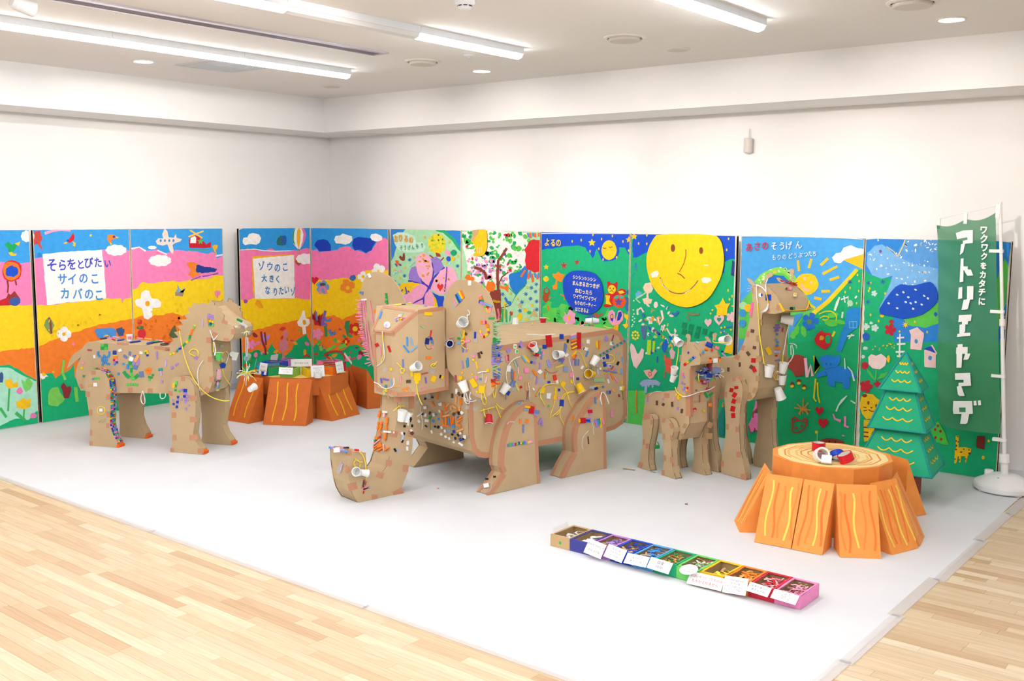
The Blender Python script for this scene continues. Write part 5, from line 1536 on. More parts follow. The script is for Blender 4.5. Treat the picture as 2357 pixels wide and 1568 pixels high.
put(PH, 'moon_eye', '9a5a20', [stroke(T(M7, '760 335 778 350 798 342'), 2), stroke(T(M7, '825 328 845 340 866 325'), 2)])
put(PH, 'orange_flower', 'ee8a24', [wob(T(M7, '200 630 240 632 265 605 290 625 338 635 315 680 300 720 250 700 262 760 250 800 210 800 200 760 235 740 245 690 215 660'), .8)])
put(PH, 'brown_basket', 'a84c20', [wob(ell(*T(M7, '138 830')[0], 8, 11), .8), wob(ell(*T(M7, '128 890')[0], 7, 12), 1.2)])
put(PH, 'basket_hole', '0fb478', [ell(*T(M7, '138 815')[0], 4, 5)])
put(PH, 'garden_mark', 'e8781e', [stroke(T(M7, '150 980 155 1030'), 4), stroke(T(M7, '160 905 185 885'), 2.5), stroke(T(M7, '290 855 330 870 335 915'), 2.5)])
put(PH, 'pink_flower', 'f2a0c4', [wob(T(M7, '365 1080 385 1020 410 1030 425 1050 460 1070 450 1110 460 1160 420 1190 370 1180 330 1150 320 1110 340 1080 330 1050'), .6)])
put(PH, 'flower_core', 'f0b81c', [wob(T(M7, '378 1090 402 1085 405 1140 375 1142'), .4)])
put(PH, 'bear', 'c81c24', [wob(T(M7, '810 720 830 708 850 735 890 735 910 712 925 730 920 790 905 830 960 790 1010 800 1015 850 960 870 880 880 870 990 780 1000 765 980 790 960 785 850 830 845 810 800'), .6)])
put(PH, 'bear_face', 'f5cc1c', [wob(ell(*T(M7, '860 800')[0], 9, 10.5), .4), wob(T(M7, '790 860 840 870 830 930 860 975 795 960'), .5), wob(T(M7, '925 820 980 812 1000 840 950 850'), .4)])
put(PH, 'bear_feature', '6c2a1c', [ell(*T(M7, '842 788')[0], 1.2, 2), ell(*T(M7, '878 790')[0], 1.2, 2), stroke(T(M7, '835 825 855 815 862 800 866 820 880 830'), 1.4)])
put(PH, 'basket', 'e8501e', [wob(ell(*T(M7, '942 930')[0], 16, 15.5), .5)])
put(PH, 'basket_hole', '3cb49c', [wob(T(M7, '880 905 900 870 930 860 935 895'), .3), wob(T(M7, '945 895 950 860 990 880 995 900'), .3)])
put(PH, 'basket_star', '6a4ca0', [star(*T(M7, '935 940')[0], 10, 5, .5)])
put(PH, 'iris_pink', 'f2a0c0', [wob(T(M7, '815 1090 830 1040 870 1025 895 1060 900 1140 930 1040 960 1030 990 1070 985 1140 940 1190 870 1200 830 1160'), .6)])
put(PH, 'iris_blue', '2438b4', [wob(T(M7, '845 1090 865 1065 880 1100 870 1160 850 1140'), .5), wob(T(M7, '920 1110 935 1050 965 1045 975 1090 950 1140 920 1150'), .5)])
put(PH, 'iris_yellow', 'f2b41c', [ell(*T(M7, '862 1100')[0], 2.6, 4), wob(T(M7, '890 1190 940 1190 930 1260 880 1250'), .6)])
put(PH, 'yellow_tulip', 'f5cc18', [wob(T(M7, '995 1060 1030 1080 1060 1060 1060 1110 1030 1140 1030 1180 1055 1180 1015 1235 980 1185 1018 1180 1020 1130 1000 1110'), .5)])
put(PH, 'blue_smear', '2c6cb8', [stroke(T(M7, '1010 900 1050 900 1020 1000 1040 1040'), 6, .4), stroke(T(M7, '570 1120 640 1090 700 1080'), 5, .5), wob(ell(*T(M7, '1040 830')[0], 5, 5), 2, 3)])
put(PH, 'rust_smear', 'b4582c', [stroke(T(M7, '660 1080 720 1090 760 1070'), 5, .5), stroke(T(M7, '690 1060 700 1130'), 4, .4)])
circ = PH.px(smoothen(T(M7, '325 740 335 680 380 620 450 590 560 592 660 610 720 660 760 740 775 850 770 930 740 1000 690 1050 600 1078 520 1065 450 1030 380 950 335 850'), 1))
PH.add('text_circle', paint('1848c8'), [circ], layer=.012, thick=.006)
# -- I: moon panel
field(PI, 'meadow', '0fb078', [(1440, 500), (1710, 500)])
put(PI, 'night_sky', DBL, [wob(T(M7, '1085 170 2235 190 2235 470 2170 460 2110 500 2100 620 1260 600 1260 380 1200 410 1140 440 1090 445'))])
put(PI, 'light_grass', '58cc58', [wob(T(M10, '190 1075 420 1075 420 1500 170 1460'), 1)])
put(PI, 'sky_drop', 'f5c41c', [ell(*T(M7, f'{x} {y}')[0], 1.8, 3.2) for x, y in ((1155, 292), (1245, 295), (1245, 200), (2150, 240), (2130, 362), (2145, 812), (2190, 875), (2160, 910))] + [star(*T(M7, '1105 215')[0], 8, 5, .5)])
put(PI, 'line_star', '2c74cc', [stroke(T(M7, '1125 505 1105 590 1160 550 1085 548 1140 610 1125 505'), 1.6), stroke(T(M7, '1115 610 1085 665'), 1.6)])
put(PI, 'pale_flower', 'f2d4b8', [wob(T(M7, '1200 780 1230 730 1290 725 1320 790 1300 830 1260 850 1265 900 1310 910 1290 960 1220 960 1195 910 1240 890 1240 840 1215 820'), .8)])
put(PI, 'blue_leaves', '68b0d8', [wob(T(M7, '1120 860 1150 810 1190 840 1180 890 1130 890'), 2, 4)])
put(PI, 'pale_stalk', 'b8dca0', [stroke(T(M7, '1130 900 1200 860 1240 830'), 3), stroke(T(M7, '1120 900 1170 950'), 2.5)])
wl = [(1480, 690), (1560, 700), (1570, 760), (1520, 800), (1470, 790)]
for i, (h, n) in enumerate((('f0d8d0', 16), ('c8b040', 10), ('2c60b8', 8), ('e8eef0', 10), ('b8c868', 6), ('e89a30', 5), ('506a98', 6))):
    dabs(PI, 'scribble_dab', h, [(1462, 700), (1540, 700), (1560, 770), (1545, 820), (1490, 820), (1480, 760)], n, (3, 7.5), 60 + i, (.25, .7))
put(PI, 'scribble', 'f2dcd4', [stroke(T(M10, '335 220 330 170 370 140 400 190'), 4), stroke(T(M10, '560 250 580 330 620 260 600 170'), 5), stroke(T(M10, '660 370 700 440 790 450'), 3.5), stroke(T(M10, '610 340 600 420 640 330'), 4)])
put(PI, 'white_dots', 'c8e8d4', [ell(*T(M10, f'{x} {y}')[0], 1.8, 1.8) for x, y in ((290, 60), (285, 165), (292, 210), (280, 240), (300, 260), (275, 280), (295, 300), (280, 330), (270, 350))])
put(PI, 'yellow_ring_flower', 'f0dc30', [wob(ell(1463 + 7 * math.cos(a), 772 + 8.5 * math.sin(a), 2.6), .4) for a in [k * .785 for k in range(8)]] + [ell(1463, 772, 2.5)])
put(PI, 'slate_patch', '54709c', [wob(T(M10, '370 350 440 345 430 420 410 510 380 480'), 1)])
put(PI, 'lime_patch', 'b4dc28', [wob(T(M10, '440 505 490 500 485 600 475 675 440 670'), .8), stroke(T(M10, '520 520 510 640'), 5)])
put(PI, 'blue_splash', '1c60c8', [wob(T(M10, '620 540 660 490 680 560 660 620 630 650 610 600'), 1.5), stroke(T(M10, '690 460 720 500'), 6), stroke(T(M10, '560 690 555 760'), 3)])
put(PI, 'pink_splash', 'e8b8b8', [wob(T(M10, '690 630 720 580 755 640 740 720 710 720'), 1.2), stroke(T(M10, '740 520 760 570'), 5)])
put(PI, 'red_face', 'e85a44', [wob(T(M10, '640 760 650 700 720 715 725 800 740 860 700 885 650 860'), 1.5), stroke(T(M10, '640 670 645 740'), 4), stroke(T(M10, '640 860 640 930'), 2.5)])
put(PI, 'pale_heart', 'f2d0cc', [wob(T(M10, '250 590 262 540 290 560 325 650 350 660 380 595 410 610 400 690 360 770 325 830 290 790 262 700'), .8)])
put(PI, 'pink_animal', 'f0b8a8', [wob(T(M10, '400 850 440 840 470 835 500 870 530 830 555 850 530 890 510 930 470 940 430 900'), .8)])
put(PI, 'animal_mark', 'd83848', [stroke(T(M10, '455 870 485 865 490 900 465 915 460 880'), 2)])
put(PI, 'lilac_shape', 'a4b4dc', [wob(T(M10, '360 1000 380 960 450 945 540 955 590 990 580 1020 520 1010 430 1020 390 1030'), .8), stroke(T(M10, '430 1020 425 1100'), 6), wob(ell(*T(M10, '460 1010')[0], 2.5, 5), .3), wob(ell(*T(M10, '505 1020')[0], 2.5, 5), .3)])
put(PI, 'orange_line', 'ee8420', [stroke(T(M10, '322 1070 315 1200 325 1330'), 3)])
put(PI, 'stamp_square', '0a8a5c', [rect(*T(M10, f'{x} {y}')[0], 10, 13, 14) for x, y in ((860, 338), (938, 358), (1020, 382), (1090, 408), (1170, 440), (860, 412), (922, 430), (1002, 448))])
put(PI, 'big_star', 'f6cc14', [wob(T(M10, '1205 110 1260 95 1300 28 1330 90 1378 92 1350 140 1345 225 1225 232 1235 160'), .8)])
put(PI, 'star_dot', 'f0c41c', [ell(*T(M10, f'{x} {y}')[0], 2.4, 2.2) for x, y in ((1180, 165), (1160, 205), (1280, 365), (1320, 358), (1310, 410), (1355, 440), (1388, 388), (1330, 430), (1275, 418), (1405, 120))])
put(PI, 'pink_heart', 'f0c0cc', [wob(heart(1631, 742, 17, 19), .5), wob(heart(1656, 736, 24, 26), .5), wob(bloom(1684, 730, 12, 5, .5), .6)])
put(PI, 'heart_hole', '0fa070', [wob(heart(1656, 736, 10, 12), .4)])
put(PI, 'blue_branch', '2c8cc8', [stroke(T(M10, '1260 380 1310 420 1350 440'), 3.5), stroke(T(M10, '1330 360 1420 330'), 5)])
put(PI, 'yellow_boot', 'f5c61a', [wob(T(M10, '1340 560 1375 480 1400 460 1425 520 1422 640 1390 660 1310 645 1320 600'), .8)])
put(PI, 'dark_blue_side', '2c3c80', [wob(T(M7, '2195 480 2232 500 2230 660 2180 640'), .6)])
put(PI, 'white_edge', 'e8e4e0', [stroke(T(M7, '2240 200 2235 500 2225 800 2215 1340'), 5, .4)])
put(PI, 'violet_mark', '7a8458', [stroke(T(M7, '1700 1060 1760 1080 1830 1070'), 6, .3), stroke(T(M7, '1690 1090 1720 1140'), 4)])
put(PI, 'blue_mark', '3070b4', [stroke(T(M7, '1530 1060 1560 1090 1600 1040'), 5, .3), wob(ell(*T(M7, '1210 1085')[0], 4, 4), 1)])
moonp = PI.px(smoothen(T(M7, '1375 185 2005 188 2080 260 2105 380 2112 500 2080 660 2020 780 1950 890 1850 960 1730 1000 1620 990 1500 940 1380 850 1300 730 1258 580 1252 450 1280 330 1330 240'), 1))
PI.add('moon_cutout', paint('fad40f'), [moonp], layer=.014, thick=.008)
LM = .0224
put(PI, 'moon_eye', '8c4a1c', [ell(*T(M7, '1548 342')[0], 5, 9), ell(*T(M7, '1860 370')[0], 4.6, 8)], layer=LM)
put(PI, 'moon_nose', 'a85c1c', [stroke(T(M7, '1690 355 1692 420 1670 510 1620 605'), 2.2), stroke(T(M7, '1598 620 1640 640 1678 678'), 2.4)], layer=LM)
put(PI, 'moon_mouth', '9c6a4c', [stroke(smoothen(T(M7, '1405 665 1440 760 1500 815 1580 845 1660 845 1730 810 1790 750 1825 700'), 1, False), 2.6)], layer=LM)
put(PI, 'moon_cheek', 'f2efe0', [wob(T(M7, '1300 630 1330 600 1375 590 1392 620 1370 660 1320 672'), .8), wob(T(M7, '1860 680 1900 662 1960 675 1978 700 1930 728 1875 718'), .8), stroke(T(M7, '1895 530 1940 532'), 2)], layer=LM)
put(PI, 'moon_glint', 'e8e8e0', [stroke(T(M7, '1410 680 1440 762 1500 815'), 1.3), stroke(T(M7, '1680 840 1740 800'), 1.6)], layer=LM + .0002)
# -- J: morning sun
field(PJ, 'sky', '4aa8ec', [(1690, 500), (2010, 500)])
put(PJ, 'left_hill', '60cf58', [wob(T(M8, '30 990 35 720 100 640 170 560 230 480 320 420 420 410 480 460 560 600 660 740 640 790 560 800 450 860 440 990')), wob(T(M8, '440 1000 560 790 660 780 1000 420 1060 430 1060 1000'), 1)])
put(PJ, 'meadow', '0fb074', [wob(T(M8, '660 800 1000 425 1065 430 1065 2100 430 2100 430 1000 560 820'), 1)])
put(PJ, 'meadow', '0fa868', [wob(T(M9, '-50 330 100 280 400 100 1020 80 1010 1200 -100 1200'), 1)])
put(PJ, 'hill_rim', 'f2d01c', [stroke(T(M8, '640 785 760 690 880 560 1000 425'), 9), stroke(T(M8, '600 700 660 740'), 5)])
put(PJ, 'rainbow', '8cdc58', [stroke(smoothen(T(M8, '180 540 240 470 330 430 410 435 470 480 510 560'), 1, False), 13)])
dabs(PJ, 'rainbow_dab', 'e8f4c8', T(M8, '200 510 260 440 340 405 420 415 480 480 460 500 400 450 330 445 260 490 215 540'), 26, (1.5, 3.5), 5)
put(PJ, 'rainbow_star', 'f2c828', [star(*T(M8, '330 445')[0], 6)])
put(PJ, 'under_arch', '1f78d0', [wob(T(M8, '250 520 320 470 400 475 450 530 440 560 260 560'), .8)])
put(PJ, 'sun', 'f8cc16', [wob(ell(1857, 654, 27, 25), .8)])
put(PJ, 'sun_eye', 'f2c0b0', [wob(ell(*T(M8, '575 498')[0], 3, 5), .5), wob(ell(*T(M8, '628 533')[0], 3, 3), .4)])
put(PJ, 'sun_mouth', 'f4b8a4', [stroke(T(M8, '545 545 570 585 610 598'), 6)])
put(PJ, 'sun_ray', 'f5c41c', [stroke(T(M8, a), 6) for a in ('520 350 528 438', '628 340 608 415', '765 335 705 392', '840 400 720 462', '855 485 778 512', '710 604 782 602', '652 655 712 668')])
put(PJ, 'cloud', 'f2f4f8', [wob(T(M8, '800 330 830 295 870 290 890 245 950 228 1010 250 1062 260 1068 295 950 330 900 345 870 375 820 368'), 1)])
put(PJ, 'beak_wedge', 'f6c41c', [T(M8, '888 348 1070 295 1062 430')])
put(PJ, 'blue_flower', '1f6ed0', [wob(bloom(*T(M8, '620 845')[0], 20, 5, .4), 1), stroke(T(M8, '605 870 610 920'), 8)])
put(PJ, 'flower_core', '5c8c50', [wob(ell(*T(M8, '612 850')[0], 6, 6), .8)])
put(PJ, 'light_leaf', '5ccc4c', [wob(ell(*T(M8, f'{x} {y}')[0], rx, ry, r), 1) for x, y, rx, ry, r in ((510, 920, 6, 12, 15), (565, 930, 6, 13, -15), (790, 860, 16, 8, 10), (70, 760, 8, 12, 0), (480, 960, 7, 9, 0), (800, 800, 14, 6, -10), (860, 850, 14, 5, 10))])
put(PJ, 'lime_scribble', 'd8d81c', [stroke(smoothen(T(M8, '690 790 740 765 800 765 835 800 830 840'), 1, False), 2.6), stroke(smoothen(T(M8, '700 820 740 800 780 820 740 840 720 830'), 1, False), 2.6), stroke(T(M8, '800 970 820 930'), 5)])
put(PJ, 'pale_dot', 'a8dcb0', [wob(ell(*T(M8, f'{x} {y}')[0], r), .6) for x, y, r in ((75, 720, 9), (150, 780, 6), (945, 700, 7))])
put(PJ, 'yellow_dot', 'f5c41c', [wob(ell(*T(M8, '115 738')[0], 9), .6)] + [ell(*T(M8, f'{x} {y}')[0], 1.8, 3) for x, y in ((1005, 470), (1018, 520), (945, 575), (1015, 600), (905, 610), (998, 700), (835, 695))])
put(PJ, 'blue_dot', '3c9cdc', [wob(ell(*T(M8, '70 780')[0], 8, 9), .5), wob(ell(*T(M8, '70 865')[0], 8, 9), .5), wob(T(M8, '450 860 480 800 550 780 560 800 490 890'), .6)])
put(PJ, 'white_mark', 'd8e8e0', [stroke(T(M8, '870 670 930 650'), 3), stroke(T(M8, '895 640 905 695'), 3), stroke(T(M8, '1000 640 985 660'), 4), stroke(T(M8, '885 770 880 820'), 4), stroke(T(M8, '930 730 930 640'), 1.5), stroke(T(M8, '820 760 840 700 860 650'), 5, .4), stroke(T(M8, '905 970 980 960'), 3.5), stroke(T(M8, '935 990 960 950'), 3)])
aster(PJ, 942, 525, 5, '2c58b0', M8)
put(PJ, 'blue_tower', '2088d4', [wob(T(M8, '920 760 960 735 1050 740 1040 860 1000 900 930 950 870 1100 830 1080 870 960 900 870'), 1.2)])
put(PJ, 'tower_window', '6cb8e4', [stroke(T(M8, '940 850 1000 850 1000 900 940 900 940 850'), 1.6), stroke(T(M8, '970 850 970 900'), 1.4)])
put(PJ, 'apple', 'cc2028', [wob(T(M9, '625 70 660 20 690 0 700 15 760 25 775 80 750 140 710 160 660 130 640 110'), .8)])
put(PJ, 'apple_hole', '18a868', [wob(ell(*T(M9, '740 75')[0], 6, 10), .5)])
put(PJ, 'apple_dab', 'e8a020', [wob(ell(*T(M9, '690 65')[0], 5, 5), 1.2)])
put(PJ, 'brown_field', '9a3c30', [wob(T(M9, '410 240 480 195 545 220 545 380 470 385 440 330 405 310'), 1)])
put(PJ, 'pink_squiggle', 'f0b4c8', [stroke(T(M9, '555 230 570 390'), 7), stroke(T(M9, '570 380 600 290 615 380'), 6)])
put(PJ, 'yellow_squiggle', 'd8cc1c', [stroke(T(M9, '625 210 640 300 630 360 670 290'), 4), stroke(T(M9, '640 400 625 560 645 590'), 4), stroke(T(M9, '655 430 660 540 675 600'), 3.5)])
put(PJ, 'elephant', '1f7fd8', [wob(T(M9, '668 225 730 205 790 212 840 208 845 260 820 290 900 310 975 375 965 400 920 380 918 480 875 480 860 430 800 425 800 470 740 450 735 370 650 390 645 355 720 325 690 290'), .9)])
put(PJ, 'elephant_line', '1a60b8', [stroke(T(M9, '720 325 760 310 800 310 830 290'), 1.6), stroke(T(M9, '735 370 720 340'), 1.4), ell(*T(M9, '730 278')[0], 2, 3), ell(*T(M9, '765 280')[0], 2, 3)])
put(PJ, 'acorn', '7a3428', [wob(ell(*T(M9, f'{x} {y}')[0], 5, 5), .5) for x, y in ((448, 445), (503, 420), (545, 465))])
put(PJ, 'acorn_tip', 'f2c41c', [wob(ell(*T(M9, f'{x} {y}')[0], 4.5, 3.4), .4) for x, y in ((447, 462), (503, 437), (545, 478))])
put(PJ, 'orange_twig', 'd88a34', [stroke(T(M9, a), 2.6) for a in ('465 640 600 660', '540 560 535 690', '490 610 580 690', '580 600 500 690', '520 640 510 700', '560 640 575 700')])
put(PJ, 'red_heart', 'c81c2c', [wob(heart(*T(M9, '672 665')[0], 19, 22), .5), wob(heart(*T(M9, '702 765')[0], 24, 25), .6)])
put(PJ, 'panda_face', 'b03030', [stroke(smoothen(T(M9, '455 770 445 840 500 845 550 815 570 770 520 740 460 750 455 770'), 1, False), 3.4), stroke(smoothen(T(M9, '450 770 445 730 475 715 500 745'), 1, False), 4), stroke(smoothen(T(M9, '535 745 555 725 575 745 560 775'), 1, False), 4), ell(*T(M9, '480 805')[0], 3, 4), ell(*T(M9, '525 790')[0], 3, 3)])
put(PJ, 'white_trail', 'c8e4d8', [stroke(T(M9, '900 540 860 580 830 620 810 670'), 4, .6), stroke(T(M9, '930 580 970 605'), 3, .5), stroke(T(M9, '880 230 885 320'), 3), stroke(T(M9, '905 300 940 340 960 420'), 4, .4)])
put(PJ, 'pink_trail', 'ee8cc0', [stroke(T(M9, '785 690 800 730 850 750'), 5, .4), stroke(T(M9, '885 710 885 790 915 800'), 6), stroke(T(M9, '860 870 880 870'), 3)])
put(PJ, 'yellow_tulip', 'd8c820', [wob(ell(*T(M9, '648 840')[0], 3.6, 3.6), .4), stroke(T(M9, '655 850 655 930'), 1.4)])
put(PJ, 'brown_bush', '8c3428', [wob(T(M9, '672 940 685 900 730 892 780 888 840 905 875 915 870 960 680 960'), .8)])
put(PJ, 'bush_eye', '3c1c1c', [ell(*T(M9, '755 918')[0], 2.2, 3), ell(*T(M9, '805 925')[0], 2.2, 3)])
put(PJ, 'pink_figure', 'f07cb8', [wob(T(G1, '512 700 560 590 600 545 675 548 680 700 660 800 620 800 600 760 570 810 530 800'), .8), wob(T(G1, '610 375 645 375 640 480 575 525'), .6)])
put(PJ, 'figure_outline', 'c82848', [stroke(T(G1, '645 375 640 480 570 545 575 610'), 4), stroke(T(G1, '510 720 540 810 560 815'), 2.4), stroke(T(G1, '590 750 610 790 660 805'), 2.4)])
put(PI, 'teal_hill', '1f8a84', [wob(T(G1, '20 850 80 640 140 470 165 470 170 880 90 840'), 1)])
put(PI, 'teal_tip', 'ee8424', [wob(T(G1, '135 470 150 390 165 400 165 460'), .4)])
# -- K: big blue bird
field(PK, 'sky', '2a88dc', [(1990, 500), (2350, 500)])
put(PK, 'meadow', '0fb074', [wob(T(M8, '1060 430 1120 480 1280 500 1300 1000 1300 2100 1040 2100')), wob(T(M9, '1010 100 2300 100 2300 1500 990 1500'), 1)])
put(PK, 'light_field', '5ccc50', [wob(T(M8, '1380 830 1540 790 1660 690 1660 860 1560 900 1420 880'), 1), wob(T(M8, '2130 520 2200 330 2230 400 2210 700 2150 900 2130 1000'), 1)])
put(PK, 'bird_body', '78b6ea', [wob(T(M8, '1075 380 1085 290 1140 230 1200 222 1260 260 1320 320 1400 300 1660 320 1660 690 1500 620 1350 540 1250 640 1160 780 1260 560 1290 480 1200 500 1120 470'), 1)])
put(PK, 'bird_tail', '5a9fe2', [wob(T(M8, '1320 310 1390 180 1660 185 1660 420 1450 380'), 1)])
put(PK, 'bird_ridge', 'f0cc70', [stroke(T(M8, '1330 320 1370 240 1390 185'), 2.4), stroke(T(M8, '1240 240 1300 280 1325 320'), 1.8)])
put(PK, 'bird_eye', '7c4ca0', [ell(*T(M8, '1190 278')[0], 3.4, 3.4)])
wing = PK.px(smoothen(T(M8, '1160 785 1250 640 1340 540 1450 560 1560 530 1610 525 1660 600 1660 690 1560 780 1460 815 1370 825 1290 805'), 1))
PK.add('bird_wing', paint('0f50c4'), [wing], layer=.008, thick=.005)
put(PK, 'wing_fleck', 'dce8f4', [wob(ell(*T(M8, f'{x} {y}')[0], 3, 2.2, 30), .5) for x, y in ((1330, 630), (1420, 650), (1480, 590), (1550, 640), (1330, 740), (1400, 690), (1480, 690), (1460, 745), (1530, 710), (1260, 700), (1380, 610), (1440, 700), (1580, 660))], layer=.0133)
dabs(PK, 'bird_fleck', 'f0f4f8', T(M8, '1090 300 1240 250 1400 330 1640 340 1640 640 1500 600 1330 520 1290 470 1120 460'), 55, (1.2, 3.2), 8, (.3, .8))
dabs(PK, 'bird_fleck', 'f4f6f8', T(M8, '1330 300 1400 185 1650 185 1650 340 1450 340'), 26, (1.5, 4.5), 11, (.2, .6))
put(PK, 'yellow_dot', 'f2c41c', [ell(*T(M8, f'{x} {y}')[0], 2, 3) for x, y in ((1110, 535), (1103, 580), (1228, 620), (1175, 845), (1110, 795), (1345, 930), (1470, 852), (1570, 935), (1095, 600))] + [wob(ell(*T(M8, '1203 800')[0], 4.5), .4)])
aster(PK, 1088, 690, 6, '2258b8', M8); aster(PK, 1210, 525, 6, '2258b8', M8); aster(PK, 1095, 535, 5, '2258b8', M8)
put(PK, 'pale_bloom', 'c8e0d8', [wob(bloom(*T(M8, '1140 620')[0], 7, 5, .45), .6), wob(bloom(*T(M8, '1075 890')[0], 8, 4, .5), .8), wob(bloom(*T(M8, '1145 900')[0], 9, 5, .5), .6), wob(ell(*T(M8, '1115 860')[0], 4, 3), .8), wob(ell(*T(M9, '1050 150')[0], 6, 4), 1), wob(ell(*T(M9, '1030 220')[0], 4, 4), .8)])
put(PK, 'red_bloom', 'c02436', [wob(bloom(*T(M8, '1270 915')[0], 14, 5, .55), .8), wob(bloom(*T(M8, '1280 850')[0], 6, 4, .5), .6), wob(ell(*T(M9, '1045 295')[0], 8, 9), 1), wob(bloom(*T(M9, '1055 465')[0], 15, 5, .6), 1), wob(bloom(*T(M9, '1148 445')[0], 8, 4, .6), .8)])
put(PK, 'yellow_bloom', 'f5cc20', [star(*T(M8, '1395 875')[0], 9, 8, .35), star(*T(M8, '2180 815')[0], 9, 5, .4)])
put(PK, 'blue_blob', '2060c0', [wob(ell(*T(M8, '1075 970')[0], 8, 9), .8), wob(ell(*T(M8, '1640 790')[0], 4, 5), .5)])
put(PK, 'bird_house', 'f4cfcc', [wob(T(M8, '1425 920 1490 895 1545 945 1540 1000 1525 1080 1435 1075 1440 960'), .6), wob(T(M9, '1535 165 1600 120 1645 190 1630 210 1630 310 1535 305'), .6)])
put(PK, 'house_roof', '1f48bc', [wob(T(M9, '1530 155 1590 130 1630 190'), .5)])
put(PK, 'house_door', '4c94d4', [wob(ell(*T(M9, '1468 92')[0], 4, 5), .4), wob(ell(*T(M9, '1583 230')[0], 4.5, 5.5), .4)])
put(PK, 'pale_tulip', 'f6dcd8', [wob(T(M9, '1070 225 1100 200 1140 210 1180 195 1225 230 1215 290 1170 325 1110 315 1075 280'), .8)])
put(PK, 'tulip_leaf', '4cc454', [wob(T(M9, '1060 310 1100 350 1135 420 1100 390 1065 350'), .6), wob(T(M9, '1140 410 1180 360 1240 345 1210 390'), .6), stroke(T(M9, '1140 330 1132 410'), 3)])
put(PK, 'rail', 'eef2f0', [stroke(T(M9, '1335 30 1330 225'), 3.5), stroke(T(M9, '1310 65 1370 60'), 4), stroke(T(M9, '1310 115 1380 112'), 4), stroke(T(M9, '1300 180 1375 178'), 4.4), stroke(T(M9, '1310 215 1345 215'), 3.4)])
dabs(PK, 'yellow_fleck', 'd8c020', T(M9, '1100 130 1300 100 1290 150 1110 170'), 14, (1.2, 2.6), 15)
put(PK, 'tiger', 'f5c516', [wob(T(M9, '1015 550 1040 520 1110 530 1170 580 1180 660 1130 720 1060 735 1020 690 1000 620'), .8), wob(T(M9, '1035 740 1180 740 1190 900 1150 910 1140 840 1105 840 1090 910 1040 920'), .8), wob(ell(*T(M9, '1240 238')[0], 3.6, 8), .5)])
put(PK, 'tiger_mark', '8c3c14', [ell(*T(M9, '1075 600')[0], 2.4, 4.6), ell(*T(M9, '1140 625')[0], 2.4, 4.6), wob(ell(*T(M9, '1045 540')[0], 6, 4), .6), ell(*T(M9, '1100 640')[0], 2.4, 1.6), stroke(T(M9, '1075 655 1100 670 1130 670'), 2), stroke(T(M9, '1030 635 1060 640'), 2), stroke(T(M9, '1035 665 1065 660'), 2)] + [stroke(T(M9, f'1035 {y} 1075 {y + 5}'), 3) for y in (800, 840, 875)] + [stroke(T(M9, f'1125 {y} 1160 {y + 5}'), 3) for y in (830, 870)])
put(PK, 'giraffe', 'f6c60e', [wob(T(N2, '355 1330 395 1325 390 1460 470 1462 535 1480 530 1540 500 1555 495 1568 480 1640 465 1640 468 1570 420 1568 415 1640 395 1640 395 1570 380 1565 365 1650 340 1650 345 1490 360 1470'), .5)])
put(PK, 'giraffe_spot', '7a3418', [ell(*T(N2, f'{x} {y}')[0], rx, ry) for x, y, rx, ry in ((380, 1340, 1.6, 1.4), (362, 1390, 1.6, 2.2), (365, 1445, 1.8, 2.6), (385, 1400, 1.4, 2), (360, 1490, 2.4, 1.8), (420, 1520, 2.6, 1.9), (450, 1485, 1.8, 1.5), (510, 1495, 1.8, 1.6), (518, 1535, 3.4, 2.4), (350, 1600, 1.2, 2), (400, 1610, 1.2, 2), (472, 1600, 1.2, 2))])
put(PK, 'dotted_tree', '4ccc48', [wob(T(N2, '60 1240 150 1160 230 1290 280 1440 130 1410 80 1300'), 1)])
put(PK, 'tree_dot', 'b8282c', [ell(*T(N2, f'{x} {y}')[0], 3, 3.4) for x, y in ((150, 1215), (118, 1258), (180, 1278), (122, 1350), (188, 1370))])
put(PK, 'brown_patch', '782c20', [wob(T(N2, '605 1335 700 1335 690 1490 595 1470'), .8)])
put(PK, 'yellow_spot', 'f2c018', [wob(ell(*T(N2, '742 1390')[0], 3.2, 3.4), .4), wob(ell(*T((2200, 1000, 9.223), '590 485')[0], 3.4, 4.4), .5)])
put(PK, 'white_side', 'ded8d0', [stroke(T(N1, '1030 540 1000 700 985 900 960 1150 955 1330 940 1560'), 6, .5)])
put(PK, 'torn_top', 'efe8e0', [stroke(T(M8, '1070 175 1170 172 1175 195'), 3, .5), stroke(T(M8, '2180 195 2310 205'), 4, .4)])
put(PJ, 'torn_top', 'dce8f0', [stroke(T(M8, '60 155 300 152 600 160 870 168 1050 180'), 2, .6)])
put(PI, 'torn_top', 'd8dce8', [stroke(T(M7, '1090 185 1360 188'), 1.6, .6)])
put(PH, 'torn_top', 'd8dce8', [stroke(T(M7, '80 180 400 178 700 182 1060 185'), 1.6, .6)])
